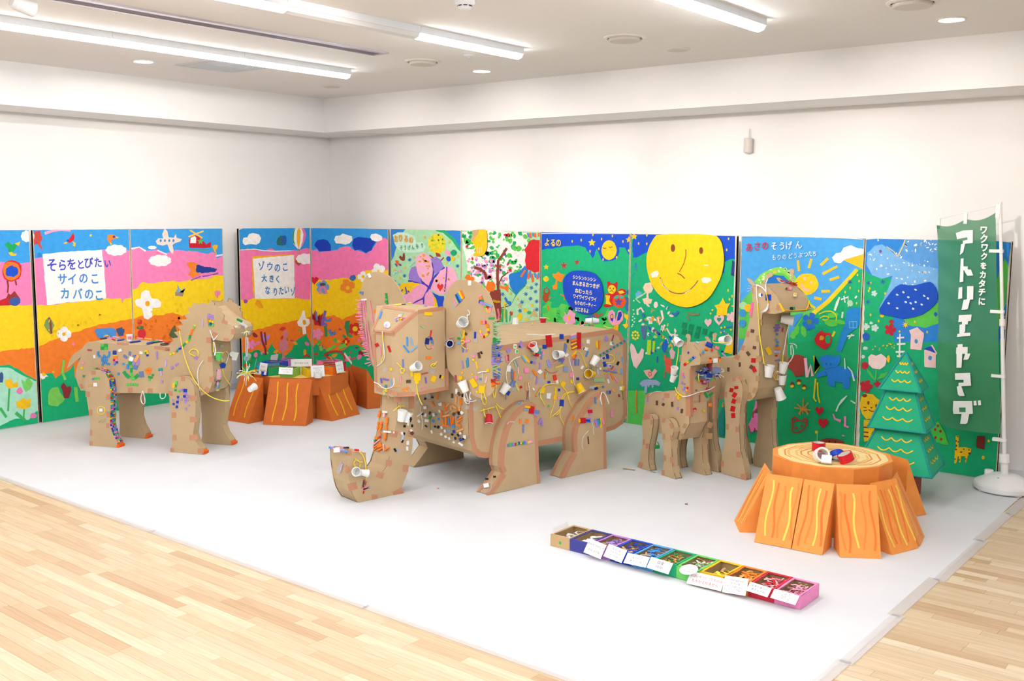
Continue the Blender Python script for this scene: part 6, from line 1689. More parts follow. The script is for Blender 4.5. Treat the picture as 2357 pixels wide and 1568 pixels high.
# -- handwriting on the paintings (each word where it stands)
def hand(P, crop, x, y, size_px, body, h, rot=0, bold=0, d=None, sx=1.0):
    a, b = P.F.px(*T(crop, f'{x} {y}')[0])
    q0, q1 = P.F.px(*T(crop, f'{x} {y - 10}')[0]), P.F.px(*T(crop, f'{x} {y + 10}')[0])
    mpc = abs(q0[1] - q1[1]) / 20
    P.n += 1
    return write(P.F, a, b, size_px * mpc, body, paint(h), P.t, d or (.0006 + .00013 * P.n), bold=bold * .4, sx=sx, rot=math.radians(rot), name='handwriting')
for ch, x, y, s in zip('そらをとびたい', (540, 648, 745, 838, 920, 1020, 1120), (510, 510, 500, 500, 485, 480, 490), (150, 130, 130, 110, 125, 115, 100)):
    hand(PB, M3, x, y, s, ch, '4a50c8', random.uniform(-5, 3), .006, sx=.82)
for ch, x, y in zip('サイのこ', (648, 750, 868, 985), (655, 655, 645, 650)):
    hand(PB, M3, x, y, 125, ch, '4a8cdc', random.uniform(-5, 3), .006, sx=.85)
for ch, x, y in zip('カバのこ', (675, 805, 925, 1030), (805, 810, 810, 820)):
    hand(PB, M3, x, y, 128, ch, '3f9adc', random.uniform(-4, 4), .006, sx=.85)
for ch, x, y in zip('ゾウのこ', (510, 618, 715, 815), (640, 645, 660, 650)):
    hand(PD, M4, x, y, 125, ch, '2c78c8', random.uniform(-4, 4), .005, sx=.85)
for ch, x, y in zip('大きく', (545, 640, 720), (795, 800, 808)):
    hand(PD, M4, x, y, 105, ch, '2c7cc4', random.uniform(-4, 4), .005, sx=.85)
for ch, x, y in zip('なりたいゾ', (588, 690, 765, 835, 915), (950, 970, 955, 945, 970)):
    hand(PD, M4, x, y, 118, ch, '2c80cc', random.uniform(-4, 4), .005, sx=.72)
for ch, x, y in zip('おひるの', (125, 185, 255, 320), (285, 275, 285, 300)):
    hand(PF, M6, x, y, 100, ch, 'f5a52c', random.uniform(-8, 8), .007, sx=.8)
for ch, x, y in zip('そうげんもり', (195, 245, 295, 345, 400, 465), (400, 395, 398, 395, 378, 370)):
    hand(PF, M6, x, y, 70, ch, '3cae64', random.uniform(-8, 8), .003, sx=.75)
for ch, x, y in zip('よるの', (145, 212, 272), (285, 290, 290)):
    hand(PH, M7, x, y, 92, ch, 'f5cf3c', random.uniform(-6, 6), .006, sx=.85)
for i, (line, x, y, s, sx_) in enumerate([('シンシンシンシン', 565, 680, 48, .82), ('まんまるおつきが', 580, 750, 56, .82), ('ねむったら', 558, 828, 56, .84), ('ワイワイワイワイ', 570, 895, 54, .74), ('もりのパーティー', 575, 965, 52, .70), ('はじまるよ', 538, 1030, 52, .72)]):
    hand(PH, M7, x, y, s, line, 'f6e6a0', -4, .003, d=.0185, sx=sx_)
for ch, x, y in zip('あさの', (125, 190, 255), (250, 240, 235)):
    hand(PJ, M8, x, y, 75, ch, 'd8304c', random.uniform(-5, 5), .003, sx=.85)
for ch, x, y in zip('そうげん', (330, 395, 450, 530), (240, 240, 235, 230)):
    hand(PJ, M8, x, y, 72, ch, 'e4eef8', random.uniform(-5, 5), .003, sx=.85)
for ch, x, y in zip('もりのどうぶつたち', (330, 372, 415, 462, 505, 545, 590, 625, 660), (330, 330, 325, 320, 315, 312, 305, 300, 300)):
    hand(PJ, M8, x, y, 50, ch, 'd4e6f6', random.uniform(-6, 6), .002, sx=.8)

# ------------------------------------------------------------------ everything the visitors stuck on the animals
FILM = clear('clear_film', 'dcd6d0', .4, .2)
def chips(parent, F, crop, s, th=.004, pick=None):
    """paper scraps glued on: 'x y width height turn colour' in crop pixels, one object each"""
    ox, oy, k = crop
    for it in s.split(';'):
        q = it.split()
        if len(q) < 6: continue
        x, y, w, h, r = (float(v) for v in q[:5])
        px, py = ox + x / k, oy + y / k
        f = pick(px, py) if pick else F
        pts = [f.px(a, b) for a, b in rect(px, py, w / k, h / k, r)]
        d0 = .0012 + .0006 * random.random()
        nm = 'foam_square' if max(w, h) < 1.9 * min(w, h) else 'paper_strip'
        if q[5] == 'r' and max(w, h) > 80: nm = 'red_tape'
        mesh(nm, *prism(f, pts, d0, d0 + th * random.uniform(.7, 1.2)), paper(q[5]), parent)
def discs(parent, F, crop, s):
    for it in s.split(';'):
        x, y, r = (float(v) for v in it.split())
        (px, py), = T(crop, f'{x} {y}')
        patch(F, ell(px, py, r / crop[2], r / crop[2], 0, 20), FILM, parent, .0015, 'clear_disc', .001)
def yarn(parent, F, crop, s, c, r=.0032, off=.006, name='yarn'):
    p = smoothen(T(crop, s), 2, False)
    P3 = [F.w3(x, y, off + .004 * math.sin(i * .9) * (0 < i < len(p) - 1)) for i, (x, y) in enumerate(p)]
    return mesh(name, *tube(P3, r, 6), paper(c), parent, smooth=True)
CUPM = mat('paper_cup', 'f4f4f2', .5, .01, 20)
def cup_at(o, ax, L, R, m=None, parent=None, name='paper_cup', label=None, inside=None):
    """paper cup: o = centre of the base, ax towards the rim"""
    ax = V(ax).normalized()
    t = empty(name, o, parent=parent)
    if label: tag(t, label, 'paper cup', 'loose paper cups')
    r0 = R * .72
    mesh('cup_wall', *lathe(o, ax, [(r0, 0), (R, L), (R * .965, L), (r0 * .95, .006)], 24, False, True), m or CUPM, t, smooth=False)
    mesh('cup_base', *lathe(o, ax, [(r0 * .98, .0), (r0 * .98, .002)], 24), m or CUPM, t)
    mesh('cup_rim', *tube([V(o) + ax * L + (ax.orthogonal().normalized() * math.cos(a) + ax.cross(ax.orthogonal().normalized()) * math.sin(a)) * R for a in [2 * math.pi * i / 20 for i in range(21)]], .0022, 6, False), CUPM, t)
    if inside:
        mesh('cup_mark', *lathe(V(o) - ax * .001, ax, [(r0 * .7, 0), (r0 * .7, .0008)], 16), inside, t)
    return t
def cup(parent, F, crop, x, y, size, ang, tilt=0.0, m=None, lift=None, inside=None, label=None, R=None):
    """cup stuck on surface F; ang = direction of the rim in the picture (0 right, 90 down)"""
    (px, py), = T(crop, f'{x} {y}')
    s = size / crop[2] / 2
    dx, dy = math.cos(math.radians(ang)) * s, math.sin(math.radians(ang)) * s
    a, b = F.w3(px - dx, py - dy), F.w3(px + dx, py + dy)
    mid = (a + b) / 2
    mpp = (mid - CAM).length / FPX
    L = size / crop[2] * mpp
    R = (R or .44) * L
    ax = ((b - a).normalized() * math.cos(math.radians(tilt)) + F.w * math.sin(math.radians(tilt))).normalized()
    o = mid - ax * (L / 2) + F.w * (lift if lift is not None else R * .95 + abs(math.sin(math.radians(tilt))) * L * .3)
    return cup_at(o, ax, L, R, m, parent, inside=inside, label=label)
def fringe(parent, F, crop, path, cols, n, L, r=.003, seed=1, name='yarn_fringe', ang=(-.6, .6), base=(1, 0)):
    """short strands along an edge, one object each"""
    rr = random.Random(seed)
    pts = T(crop, path)
    for i in range(n):
        f = (i + .5) / n
        x, y = along(pts, f)
        c = cols[min(int(f * len(cols)), len(cols) - 1)]
        a = rr.uniform(*ang)
        l = L / crop[2] * rr.uniform(.6, 1.2)
        bx, by = base
        dx, dy = bx * math.cos(a) - by * math.sin(a), bx * math.sin(a) + by * math.cos(a)
        P3 = [F.w3(x, y, .004), F.w3(x + dx * l * .5, y + dy * l * .5, .012), F.w3(x + dx * l, y + dy * l, .006 + .012 * rr.random())]
        mesh(name, *tube(P3, r, 5), paper(c), parent)
def tapes(parent, F, crop, s, m=None):
    for it in s.split(';'):
        q = [float(v) for v in it.split()]
        (x, y), = T(crop, f'{q[0]} {q[1]}')
        patch(F, rect(x, y, q[2] / crop[2], q[3] / crop[2], q[4] if len(q) > 4 else 0), m or TAPE, parent, .0012, 'tape_patch', .0006)

# ================= elephant
E = EL.t
C6, C2, C4 = (1120, 700, 6.932), (940, 780, 5.225), (840, 760, 7.84)
chips(E, FB, C6, '450 675 50 70 3 w;450 678 24 30 0 G;475 755 45 60 10 w;478 755 30 45 10 G;545 655 70 35 60 v;530 682 40 30 0 b;555 640 30 110 -15 v;920 680 60 65 0 b;990 590 90 190 -6 r;1190 520 60 80 0 b;1195 515 24 60 8 r;1290 590 28 55 5 k;1250 700 45 145 8 u;1380 490 95 28 -18 q;1375 515 95 26 -18 v;1375 540 95 24 -18 c;1385 575 100 28 -20 o;1390 600 100 28 -20 m;1385 630 100 26 -25 y;1390 660 90 26 -25 m;1395 690 95 26 -28 y;1390 715 80 24 -30 m;1470 585 65 265 0 r;1515 645 30 28 0 v;1615 598 45 65 3 w;1755 645 28 120 -4 y;1795 645 22 130 3 o;1905 550 35 90 -8 v;1905 560 70 30 0 v;2010 540 18 100 15 m;1990 630 50 55 10 w;2005 620 30 35 0 G;2012 632 22 25 0 B;1580 715 55 50 20 w;1578 715 30 40 10 y;1555 712 18 36 15 k;1598 795 26 95 20 B;1860 862 65 38 -25 w;1862 862 45 34 -25 b;1925 835 40 80 -8 b;1880 960 45 80 -10 b;2170 900 18 130 -12 c;2090 945 30 60 25 k;2150 1075 28 95 8 c')
chips(E, FB, C6, '1965 1075 220 24 10 u;1965 1075 200 20 -30 t;1950 1080 22 230 10 v;1985 1120 24 190 -20 o;1930 1140 20 130 30 t;1995 1030 20 100 30 m;2040 1060 22 90 40 v;1940 990 24 70 -20 l;1955 985 50 60 5 w;1965 985 28 36 0 B;1520 1012 35 60 30 w;1755 970 32 65 6 h;1770 1075 28 90 -5 h;1808 1030 30 34 0 w;1935 1230 25 70 -15 w;1788 1215 170 60 -3 s;2060 1210 22 95 -40 p;2155 1250 25 45 10 y;2140 1345 40 60 0 w;2170 1345 32 80 15 y;1855 1320 30 28 0 B;1630 1390 36 36 0 B;1930 1405 45 40 5 u;1960 1405 30 45 5 b;2020 1375 30 80 -45 d;2110 1460 28 46 -10 m;1730 1500 25 60 0 u;1450 1193 40 40 -5 b;1348 1130 58 72 4 p;1258 1035 78 88 2 e;1153 993 145 34 -17 i;1270 815 65 40 -35 w;1165 895 26 60 20 B;1190 850 30 50 -35 o;1210 890 45 60 20 V;1200 920 25 60 0 u;1360 930 20 110 5 v;1415 930 30 110 3 u;1462 930 22 100 3 u;1395 790 30 110 35 y;1385 840 40 60 30 o;1400 850 25 90 35 m;995 950 48 120 -22 v;975 960 18 110 -22 c;870 820 22 130 0 u;870 810 90 22 -30 h;900 780 30 40 0 p;845 1000 22 130 0 v;845 1080 60 60 45 w;840 1085 26 26 45 v')
chips(E, FB, C6, '760 1100 30 120 -35 o;795 1225 25 130 10 v;925 1140 18 120 0 o;950 1130 22 90 15 s;1085 1175 55 90 -10 R;1140 1140 75 26 -15 t;1120 1235 35 62 -15 w;990 1248 42 38 -5 b;630 1055 68 80 -6 p;530 1180 48 55 15 p;765 940 36 40 10 v;710 930 32 40 20 b;590 880 24 120 -35 c;615 870 26 130 -35 i;640 880 24 130 -35 y;320 880 30 100 -10 p;340 860 24 100 0 m;345 740 70 60 -30 v;455 960 30 110 -20 s;480 945 14 110 -25 v;500 1055 18 110 0 q;400 1125 28 170 0 u;435 1145 22 140 3 o;395 1265 30 110 35 u;415 1270 30 110 25 e;435 1275 30 100 15 u;480 1320 30 140 -22 i;545 1325 34 38 -10 r;745 1358 25 40 -40 w;350 1030 60 95 4 w;815 1410 24 150 30 o;830 1400 20 150 32 s;845 1390 24 130 30 u;890 1375 60 100 15 y;1215 1280 60 80 20 y;1350 1240 32 60 -20 y;980 1470 30 75 0 w;1000 1465 30 90 10 w;1095 1395 30 140 0 y;1085 1490 50 75 0 y;1153 1370 32 40 0 b;1140 1495 30 34 0 p;330 1415 70 70 25 b;1700 1335 130 44 8 h;1745 1310 120 22 -3 y;1740 1345 60 40 -20 x')
seg = T(C6, '1795 825 2235 568')
for i in range(16):
    x, y = along(seg, (i + .5) / 16)
    chips(E, FB, (0, 0, 1), f'{x} {y} {4.6 if i % 2 else 3.6} 5 -30 {"v" if i % 2 else "g"}')
chips(E, FB, C7, '1605 550 24 75 0 p;800 625 22 60 20 v;815 660 20 60 -5 v;790 640 20 60 30 v;1040 432 45 75 4 b;895 465 22 26 0 G;890 350 40 60 0 w')
discs(E, FB, C6, '715 1155 40;755 855 52;440 1355 40;870 1235 60;2100 790 32')
for s, c in (('640 485 780 490 900 500 1090 480', 'w'), ('535 840 440 870 360 950 310 1080 310 1180 345 1300', 'w'), ('1310 845 1330 940 1370 1050 1390 1150 1385 1250 1430 1340 1515 1395', 'w'), ('1460 745 1520 800 1550 900 1600 1010', 'Y'), ('1900 940 1990 945 2040 900 2035 840 1990 810 1945 810', 'Y'), ('1170 1220 1190 1300 1280 1390 1320 1525', 'Y'), ('1390 1395 1300 1400 1230 1440 1200 1520', 'Y'), ('1395 1400 1290 1420 1240 1470 1225 1525', 'Y'), ('1265 610 1310 700 1350 750 1390 740', 'y'), ('880 1340 950 1280 1060 1270 1145 1280', 'Y'), ('860 1400 855 1480 870 1525', 'Y'), ('1020 950 1090 945 1150 890', 'q'), ('940 1060 930 1030 1000 1100 1080 1100 1130 1065', 'm'), ('690 1310 690 1370 650 1440 645 1525', 'm'), ('680 1310 685 1420 685 1525', 'w'), ('620 1260 650 1230 690 1270 680 1370 620 1390 620 1260', 'd'), ('315 1440 310 1520', 'e'), ('2165 1380 2175 1450 2180 1525', 'g'), ('1650 1040 1665 1000 1690 1050 1730 1080', 's')):
    yarn(E, FB, C6, s, c, .0032 if c != 'm' else .0018)
for s, c in (('1045 470 1000 530 930 585', 'Y'), ('1035 470 1010 550 980 570', 'Y'), ('1030 470 1020 580 1060 660 1095 710', 'Y'), ('1100 310 1110 360 1140 440 1175 495', 'Y'), ('965 400 940 500 915 550 915 610', 'Y'), ('800 300 810 380 855 460', 'Y'), ('665 200 680 300 680 400', 'w'), ('660 300 650 390', 'm')):
    yarn(E, FB, C7, s, c)
cup(E, FB, C6, 1105, 797, 165, 176, 8)
cup(E, FB, C6, 1672, 905, 150, -62, 5)
cup(E, FB, C6, 1605, 1105, 160, 186, 15, mat('cup_yellow', 'f2c414', .5))
cup(E, FB, C6, 238, 1350, 160, -62, 10)
cup(E, FB, C6, 1430, 1328, 150, 80, 25, mat('cup_yellow', 'f2c414', .5))
cup(E, FB, C6, 715, 690, 150, -125, 10)
chips(E, FB, C6, '690 680 80 90 30 R;760 730 110 90 20 z;745 705 70 50 35 y;765 800 50 50 20 r;735 775 20 60 0 d', .03)
# cups and scraps resting on the elephant's back
zt_e = FB.px(1240, 782)[1]
FBT = Frame((0, 0, zt_e - .002), EL.n, EL.u)
def rest_cup(px, py, z, L, R, label, ax=(0, 0, 1), m=None, flip=False):
    p = at_z(px, py, z)
    o = V((p.x, p.y, z + .001))
    if flip:
        return cup_at(o + V((0, 0, L)), (0, 0, -1), L, R, m, None, label=label)
    return cup_at(o, ax, L, R, m, None, label=label)
rest_cup(1186.4, 749, zt_e + .002, .062, .028, 'white paper cup upside down on the elephant back', flip=True)
rest_cup(1250, 748, zt_e + .002, .058, .026, 'red covered paper cup standing on the elephant back', m=mat('cup_red', 'c8202c', .4))
p = at_z(1362, 752, zt_e)
cup_at(V((p.x - .05, p.y - .02, zt_e + .046)), (.8, .6, -.06), .05, .028, None, None, label='white and blue paper cup lying on its side at the elephant rump')
cup_at(V((p.x + .04, p.y + .045, zt_e + .044)), (-.8, -.6, .02), .05, .028, mat('cup_blue_white', 'dce4f2', .5), None, label='second white cup taped end to end with the lying blue one')
chips(E, FBT, C6, '1265 425 90 40 -5 m;1430 370 60 30 -10 y;1330 360 70 16 10 n;1360 350 80 14 -20 r;1390 375 60 14 20 k;1440 355 60 16 -30 p;1500 385 80 20 5 h;1560 390 70 20 -5 t;1600 385 60 22 5 u;1470 400 50 16 0 n;1540 345 60 16 -20 l;1580 310 50 26 10 o;1430 420 40 18 5 u;1605 420 44 14 0 O;1690 350 40 14 0 o;1640 345 36 12 10 V;1290 330 60 12 30 w;1500 330 14 60 -20 o', .006)
yarn(E, FBT, C6, '1045 355 1080 385 1140 420 1210 432 1290 425 1350 405', 'Y')
yarn(E, FBT, C6, '725 335 740 280 800 230 870 212 950 215 1010 240', 'Y', .0028, .02)
yarn(E, FBT, C6, '1870 350 1950 380 2040 385', 'Y')
# ears
chips(E, FE, C1, '428 165 34 60 0 w;250 395 20 100 -27 p;268 375 20 100 -27 s;286 350 24 110 -27 b;304 333 22 110 -27 B;321 312 22 100 -27 y;338 300 22 95 -27 o;555 320 30 40 20 p;560 350 36 40 20 o;575 375 40 22 0 g;555 390 30 40 10 b;572 405 40 36 20 v;600 420 32 40 20 v;615 445 30 30 0 G;640 460 34 30 10 r;632 475 20 20 0 y;670 480 40 36 10 p;655 505 60 34 20 d;660 430 90 22 25 c;575 640 34 36 10 o;600 632 26 44 0 p;618 640 20 36 0 r;640 678 34 44 -25 o;648 725 30 36 -15 y;655 760 22 24 0 m;640 782 26 26 20 y;618 795 26 36 30 y;602 810 22 30 20 r;588 812 24 26 0 y;568 785 24 36 -10 p;558 748 22 36 0 y;320 795 16 100 -20 s;358 785 22 110 8 y;382 778 30 26 40 n;298 832 34 26 10 g;295 885 44 30 -10 c;400 865 70 26 -15 p;345 960 20 70 0 u;380 940 20 110 -8 v;372 910 16 60 -8 m;360 840 24 30 0 o;493 792 18 78 2 b;478 1045 28 34 10 p;540 1035 26 70 -10 n;568 1003 18 30 -30 k;475 1087 26 28 0 y;342 1145 18 90 -10 v;405 1118 18 110 -3 B;393 1138 12 90 -6 g;515 1155 16 90 -15 y')
chips(E, FE, C1, '645 1218 30 36 -20 y;342 1244 20 22 0 y;462 1262 18 24 -10 y;505 1303 26 40 -30 p;557 1322 22 28 0 B;628 1330 14 80 15 q;260 1318 18 88 -5 m;320 1308 46 46 0 y;320 1365 12 60 0 q;475 1370 60 110 -30 y;575 1445 70 90 5 y;612 1398 18 26 0 y;518 1473 20 26 -20 y;690 590 70 22 -3 g;300 1500 30 50 -30 n;340 1518 20 40 0 k;270 1460 22 44 -5 w')
discs(E, FE, C1, '232 440 24;495 855 28;485 1020 22;680 520 30')
cup(E, FE, C1, 385, 640, 145, -20, 20, inside=mat('mark_lilac', 'a88cc8', .6))
cup(E, FE, C1, 215, 885, 95, 10, 25, mat('cup_dark_blue', '16389c', .5))
cup(E, FE, C1, 402, 1408, 130, -105, 10)
yarn(E, FE, C1, '400 490 430 520 415 560 390 540 400 600', 'w')
yarn(E, FE, C1, '525 1248 575 1232 625 1235', 'w', .004)
yarn(E, FE, C1, '577 1240 577 1310', 'w', .0015)
yarn(E, FE, C1, '320 870 345 850 365 880 345 905 325 890 335 930 375 962 408 955', 'Y')
for s, c in (('370 1470 355 1540 380 1568', 'w'), ('435 1480 420 1530 440 1568', 'w'), ('570 1490 568 1568', 'Y'), ('600 1490 620 1568', 'Y')):
    yarn(E, FE, C1, s, c)
fringe(E, FE, C1, '180 820 165 880 190 930', 'qlh', 16, 60, .0016, 9, 'tinsel', (-3, 3))
fringe(E, FE, C1, '700 620 705 780 700 890', 'sssg', 22, 90, .003, 2)
fringe(E, FE, C1, '690 900 690 1040 690 1150', 'uuuv', 16, 120, .0036, 3)
fringe(E, FE, C1, '700 1160 705 1300', 'su', 12, 100, .0032, 4)
fringe(E, FE, C1, '680 1320 690 1420', 'ro', 9, 90, .0034, 5)
chips(E, FE, C1, '780 1255 26 130 5 u;765 940 26 36 0 k;785 1060 24 120 -8 b;775 1090 44 60 0 o;760 1110 30 30 0 v;715 1080 34 44 20 v;720 1120 60 24 -10 v;765 1240 30 40 10 d', .006)
# left ear: pink strips and fringe
chips(E, FE, C3, '270 158 34 70 -25 w;130 415 24 30 0 B;160 425 26 50 10 u;145 440 24 24 0 p;520 445 26 40 0 g;525 490 26 34 0 g;530 520 26 30 0 G;520 550 30 34 0 g;535 580 20 60 0 g;375 695 80 50 -3 o;190 522 75 24 -5 w;155 970 40 26 -10 s;175 1110 44 16 20 s;205 1172 44 22 -3 s;170 900 36 26 10 s', .005)
for s in ('165 530 200 800 240 1280', '190 540 215 760', '265 540 330 860', '295 760 330 900', '235 840 270 1150', '265 1070 320 1400', '215 1000 260 1300'):
    yarn(E, FE, C3, s, 'p', .0042, .005, 'paper_strip')
fringe(E, FE, C3, '150 530 150 700 165 850 195 1050 240 1250 300 1500', 'ppp', 46, 85, .0038, 6, 'paper_fringe', (-.5, .5), (-1, .15))
# head
def pickh(px, py):
    return FH0 if px < 906 else (FH1 if px < 961 else FH2)
chips(head, FH0, C4, '222 268 60 60 -30 r;443 338 36 115 -20 r;285 393 20 160 -5 p;765 205 28 165 -2 B;845 205 24 160 -12 c;745 340 30 170 -38 B;885 335 28 180 50 c;1190 155 40 55 -5 b;1212 222 42 40 5 B;1118 200 70 110 8 x;1118 200 32 60 5 y;1208 300 40 50 -5 p;1185 60 24 120 10 R;1145 500 100 46 -3 o;690 600 30 150 -3 u;478 708 36 50 -10 y;845 760 46 150 -5 y;945 840 120 140 0 y;938 935 65 60 0 y;1075 782 115 22 -12 m;1095 905 26 110 -8 V;1230 880 80 110 25 y;1355 838 30 60 12 k;1388 850 40 56 15 y;788 925 80 56 -4 n;648 895 18 140 -8 p;585 1010 130 22 -3 d;1060 1040 110 16 -18 p;730 1060 130 30 -20 o;700 1080 26 80 60 d;750 1090 80 20 30 d;820 1090 16 90 -25 t;480 960 22 120 -8 c;380 890 110 30 12 V;300 910 24 90 -10 V;355 1080 60 26 60 s;380 1010 40 40 20 z;390 1085 34 50 -15 y;350 1130 20 80 -10 i;370 1140 14 60 0 s;425 1200 14 90 -30 t', .004, pickh)
chips(head, FH2, C3, '1145 735 120 50 3 y;1060 930 80 20 38 s', .004)
chips(head, FH3, C3, '435 755 24 110 18 B;700 790 120 16 -20 l;720 800 120 16 35 m;725 790 110 16 -55 i;760 790 90 16 10 p;690 830 70 18 -45 u;765 745 20 60 20 s;685 770 30 30 0 d;745 815 40 20 -20 y;720 770 40 30 -10 w', .004)
patch(FH3, ell(*T(C3, '535 905')[0], 7, 7.5, 20, 20), CUPM, head, .003, 'paper_disc', .006)
patch(FH3, ell(*T(C3, '515 915')[0], 3.4, 4.6, 20, 14), paper('l'), head, .0095, 'paper_disc', .001)
chips(head, FH4, C3, '690 606 100 16 -5 y;870 580 50 14 -5 y;780 597 60 8 -3 n;1110 622 40 10 0 v', .004)
for s, c, F_ in (('315 30 330 200 350 400 355 480 320 580 210 655', 'w', FH0), ('322 60 335 260 345 420 290 590', 'Y', FH0), ('575 590 630 640 670 690', 'Y', FH1), ('640 700 700 690 715 740 680 790 640 760 640 700', 'Y', FH1), ('1190 640 1230 600 1290 620 1280 680 1230 690 1190 650', 'Y', FH2), ('1230 650 1300 570', 'Y', FH2), ('935 960 940 1100 985 1260 1035 1350', 'Y', FH1), ('165 940 250 970 330 1060 480 1045 530 970 520 870', 'w', FH0)):
    yarn(head, F_, C4, s, c)
mesh('drawn_loop', *tube([FH2.w3(*q, .001) for q in ell(*T(C4, '1160 235')[0], 9.5, 14.5, 0, 24)], .0012, 4), INK, head)
cup(head, FH1, C4, 935, 652, 190, -25, 35, inside=mat('mark_lilac', 'a88cc8', .6))
discs(head, FH0, C4, '370 715 42;285 1000 1')
discs(head, FH2, C4, '1215 735 55')
tape_band(FH0, [FH0.px(*p) for p in T(C4, '205 1100 575 1185')], .03, .001, head)
tapes(head, FH1, C4, '745 1160 330 80 -3')
tapes(head, FH2, C4, '1230 1095 560 60 -11;1480 880 60 370 0')
tapes(head, FH0, C4, '180 560 50 980 -2;350 60 330 60 4')
tapes(head, FH3, C3, '480 1000 270 30 6;380 830 30 370 24;760 860 30 480 50;700 660 480 40 8')
tapes(head, FH2, C3, '1180 680 380 60 -9')
tapes(head, FH1, C3, '800 870 50 480 50')
# chest between head and front legs
FCH = EL.front(ebody[-1][0] + .0025, -1)
chips(E, FCH, C2, '292 705 26 22 5 k;205 722 20 26 30 k;355 690 18 80 10 o;300 785 16 70 -30 o;385 788 36 36 -15 w;205 828 34 34 -10 w;378 870 16 30 -20 w;210 918 24 40 20 w;168 905 30 26 0 k;132 992 26 36 -30 w;262 893 18 38 10 k;306 915 22 40 -20 w;225 985 45 30 10 w;218 1050 32 16 40 k;265 945 22 34 30 g;340 910 16 22 0 B;367 965 20 30 0 B;300 990 26 30 10 B;325 1055 26 22 20 k;363 1062 24 34 20 k;403 1068 18 34 -20 w;282 1120 18 36 -20 w;262 1130 18 28 0 t;443 1110 18 34 -20 w;398 1148 22 30 -30 w;452 1178 22 30 -20 w;495 1200 20 32 -20 w;485 1105 40 22 5 c;545 1055 32 34 0 B;550 1115 26 34 0 b;530 1150 26 24 20 k;602 1160 18 34 -35 k;568 1198 18 34 -10 k;628 1135 22 30 -20 w;550 1245 24 18 30 w;632 1212 28 40 -20 b;665 1205 22 24 0 k;680 1180 30 40 0 w;680 1188 16 30 0 g;635 1268 60 22 35 w')
chips(E, FCH, C2, '405 905 12 90 0 o;420 1000 14 80 -8 o;455 990 16 100 0 o;495 1000 14 90 -8 u;520 985 14 100 -5 o;545 980 14 80 0 o;450 1045 80 18 5 o;595 955 14 50 0 u;615 960 70 18 -35 o;625 985 60 16 -35 o;610 1040 60 22 20 o;625 1100 80 18 -22 d;460 925 85 22 -15 d;550 905 30 34 30 n;612 895 22 38 -25 k;650 890 34 30 30 w;440 810 14 90 -5 o;455 850 50 18 -40 o;480 800 12 70 40 d;520 830 14 60 0 d;560 820 60 16 30 d;590 860 60 14 -40 o;480 880 60 14 -40 t;620 840 14 60 0 d;580 740 14 90 5 d;635 755 22 80 -6 o;530 685 20 55 0 n;583 640 24 44 -3 w', .006)
discs(E, FCH, C2, '245 692 32;128 768 34')
yarn(E, FCH, C2, '148 820 150 900 160 940 168 1010 165 1090', 'w', .0028)
yarn(E, FCH, C2, '105 935 150 905 170 880', 'w', .004)
yarn(E, FCH, C2, '268 960 266 1090', 'g', .0016)
chips(E, FB, C2, '690 600 1 1 0 w;740 745 34 30 20 v')
cup(E, FB, C2, 935, 955, 110, 100, 15, mat('cup_red', 'c8202c', .4))
for s, c in (('905 840 910 900 930 940', 'Y'), ('955 840 965 890', 'Y'), ('670 640 660 700 690 780 740 780 735 700', 'w'), ('690 640 720 740', 'w'), ('680 740 760 760 815 740', 'w'), ('880 650 885 740 910 800 940 770 925 660', 'Y'), ('985 590 1020 650 1035 740 1060 560', 'Y'), ('865 870 960 840 1040 820', 'Y'), ('1060 780 1100 830 1150 850', 'Y'), ('1050 800 1080 880 1115 955', 'Y')):
    yarn(E, FB, C2, s, c, .0036, .012)
discs(E, FB, C2, '705 825 26;805 840 32;860 750 30')
# trunk
def prof(F, c, p):
    return EL.n * c + EL.u * p[0] + V((0, 0, p[1]))
pa, pb = FT.px(*T(C5, '885 850')[0]), FT.px(*T(C5, '975 300')[0])
FTF = quadframe(prof(FT, -5.944, pa), prof(FT, -5.73, pa), prof(FT, -5.944, pb))
chips(trunk, FTF, C5, '758 275 18 40 8 o;748 320 18 45 15 o;825 272 55 26 8 w;815 310 22 50 12 q;853 355 26 32 10 o;848 395 22 34 0 o;843 435 24 34 0 o;842 485 20 36 0 o;838 555 14 40 5 o;828 590 28 50 5 o;822 620 24 24 0 o;740 420 20 40 5 o;733 475 24 36 10 o;778 415 24 30 0 o;772 455 24 40 5 o;765 490 22 34 5 o;875 530 135 24 5 w;760 548 14 50 -40 o;715 605 36 36 20 o;760 597 18 20 0 r;695 640 20 24 -10 g;680 680 10 110 5 q;720 660 100 12 -40 q;715 710 60 14 -35 o;760 690 26 60 0 o;755 715 60 30 -20 o;700 750 50 14 -35 o;770 750 90 18 -30 o;808 730 10 90 -5 q;850 745 70 20 -35 o', .008)
chips(trunk, FT, C5, '1150 297 30 24 -20 w;1148 378 18 50 25 k;1118 375 34 34 0 w;1110 428 24 34 15 w;1068 455 30 30 20 k;1165 450 24 36 0 k;1152 508 26 30 -30 w;1162 545 40 40 40 n;1035 545 26 34 -10 w;1060 553 28 38 20 k;1042 605 20 90 10 h;1040 648 20 38 25 k;1108 668 30 55 3 w;1100 742 26 52 -3 w;946 762 24 44 -30 k;540 1200 22 90 10 n;560 1180 20 80 -20 m;580 1210 24 90 15 t;555 1240 90 16 -10 P;575 1255 80 14 -25 k;545 1290 14 70 15 r;600 1240 60 12 20 v;560 1270 60 12 -40 P')
discs(trunk, FT, C5, '995 772 36')
cup(trunk, FT, C5, 1075, 335, 125, -78, 5)
cup(trunk, FT, C5, 995, 312, 140, -86, 10)
chips(trunk, FT, C5, '1088 343 20 40 5 k', .05)
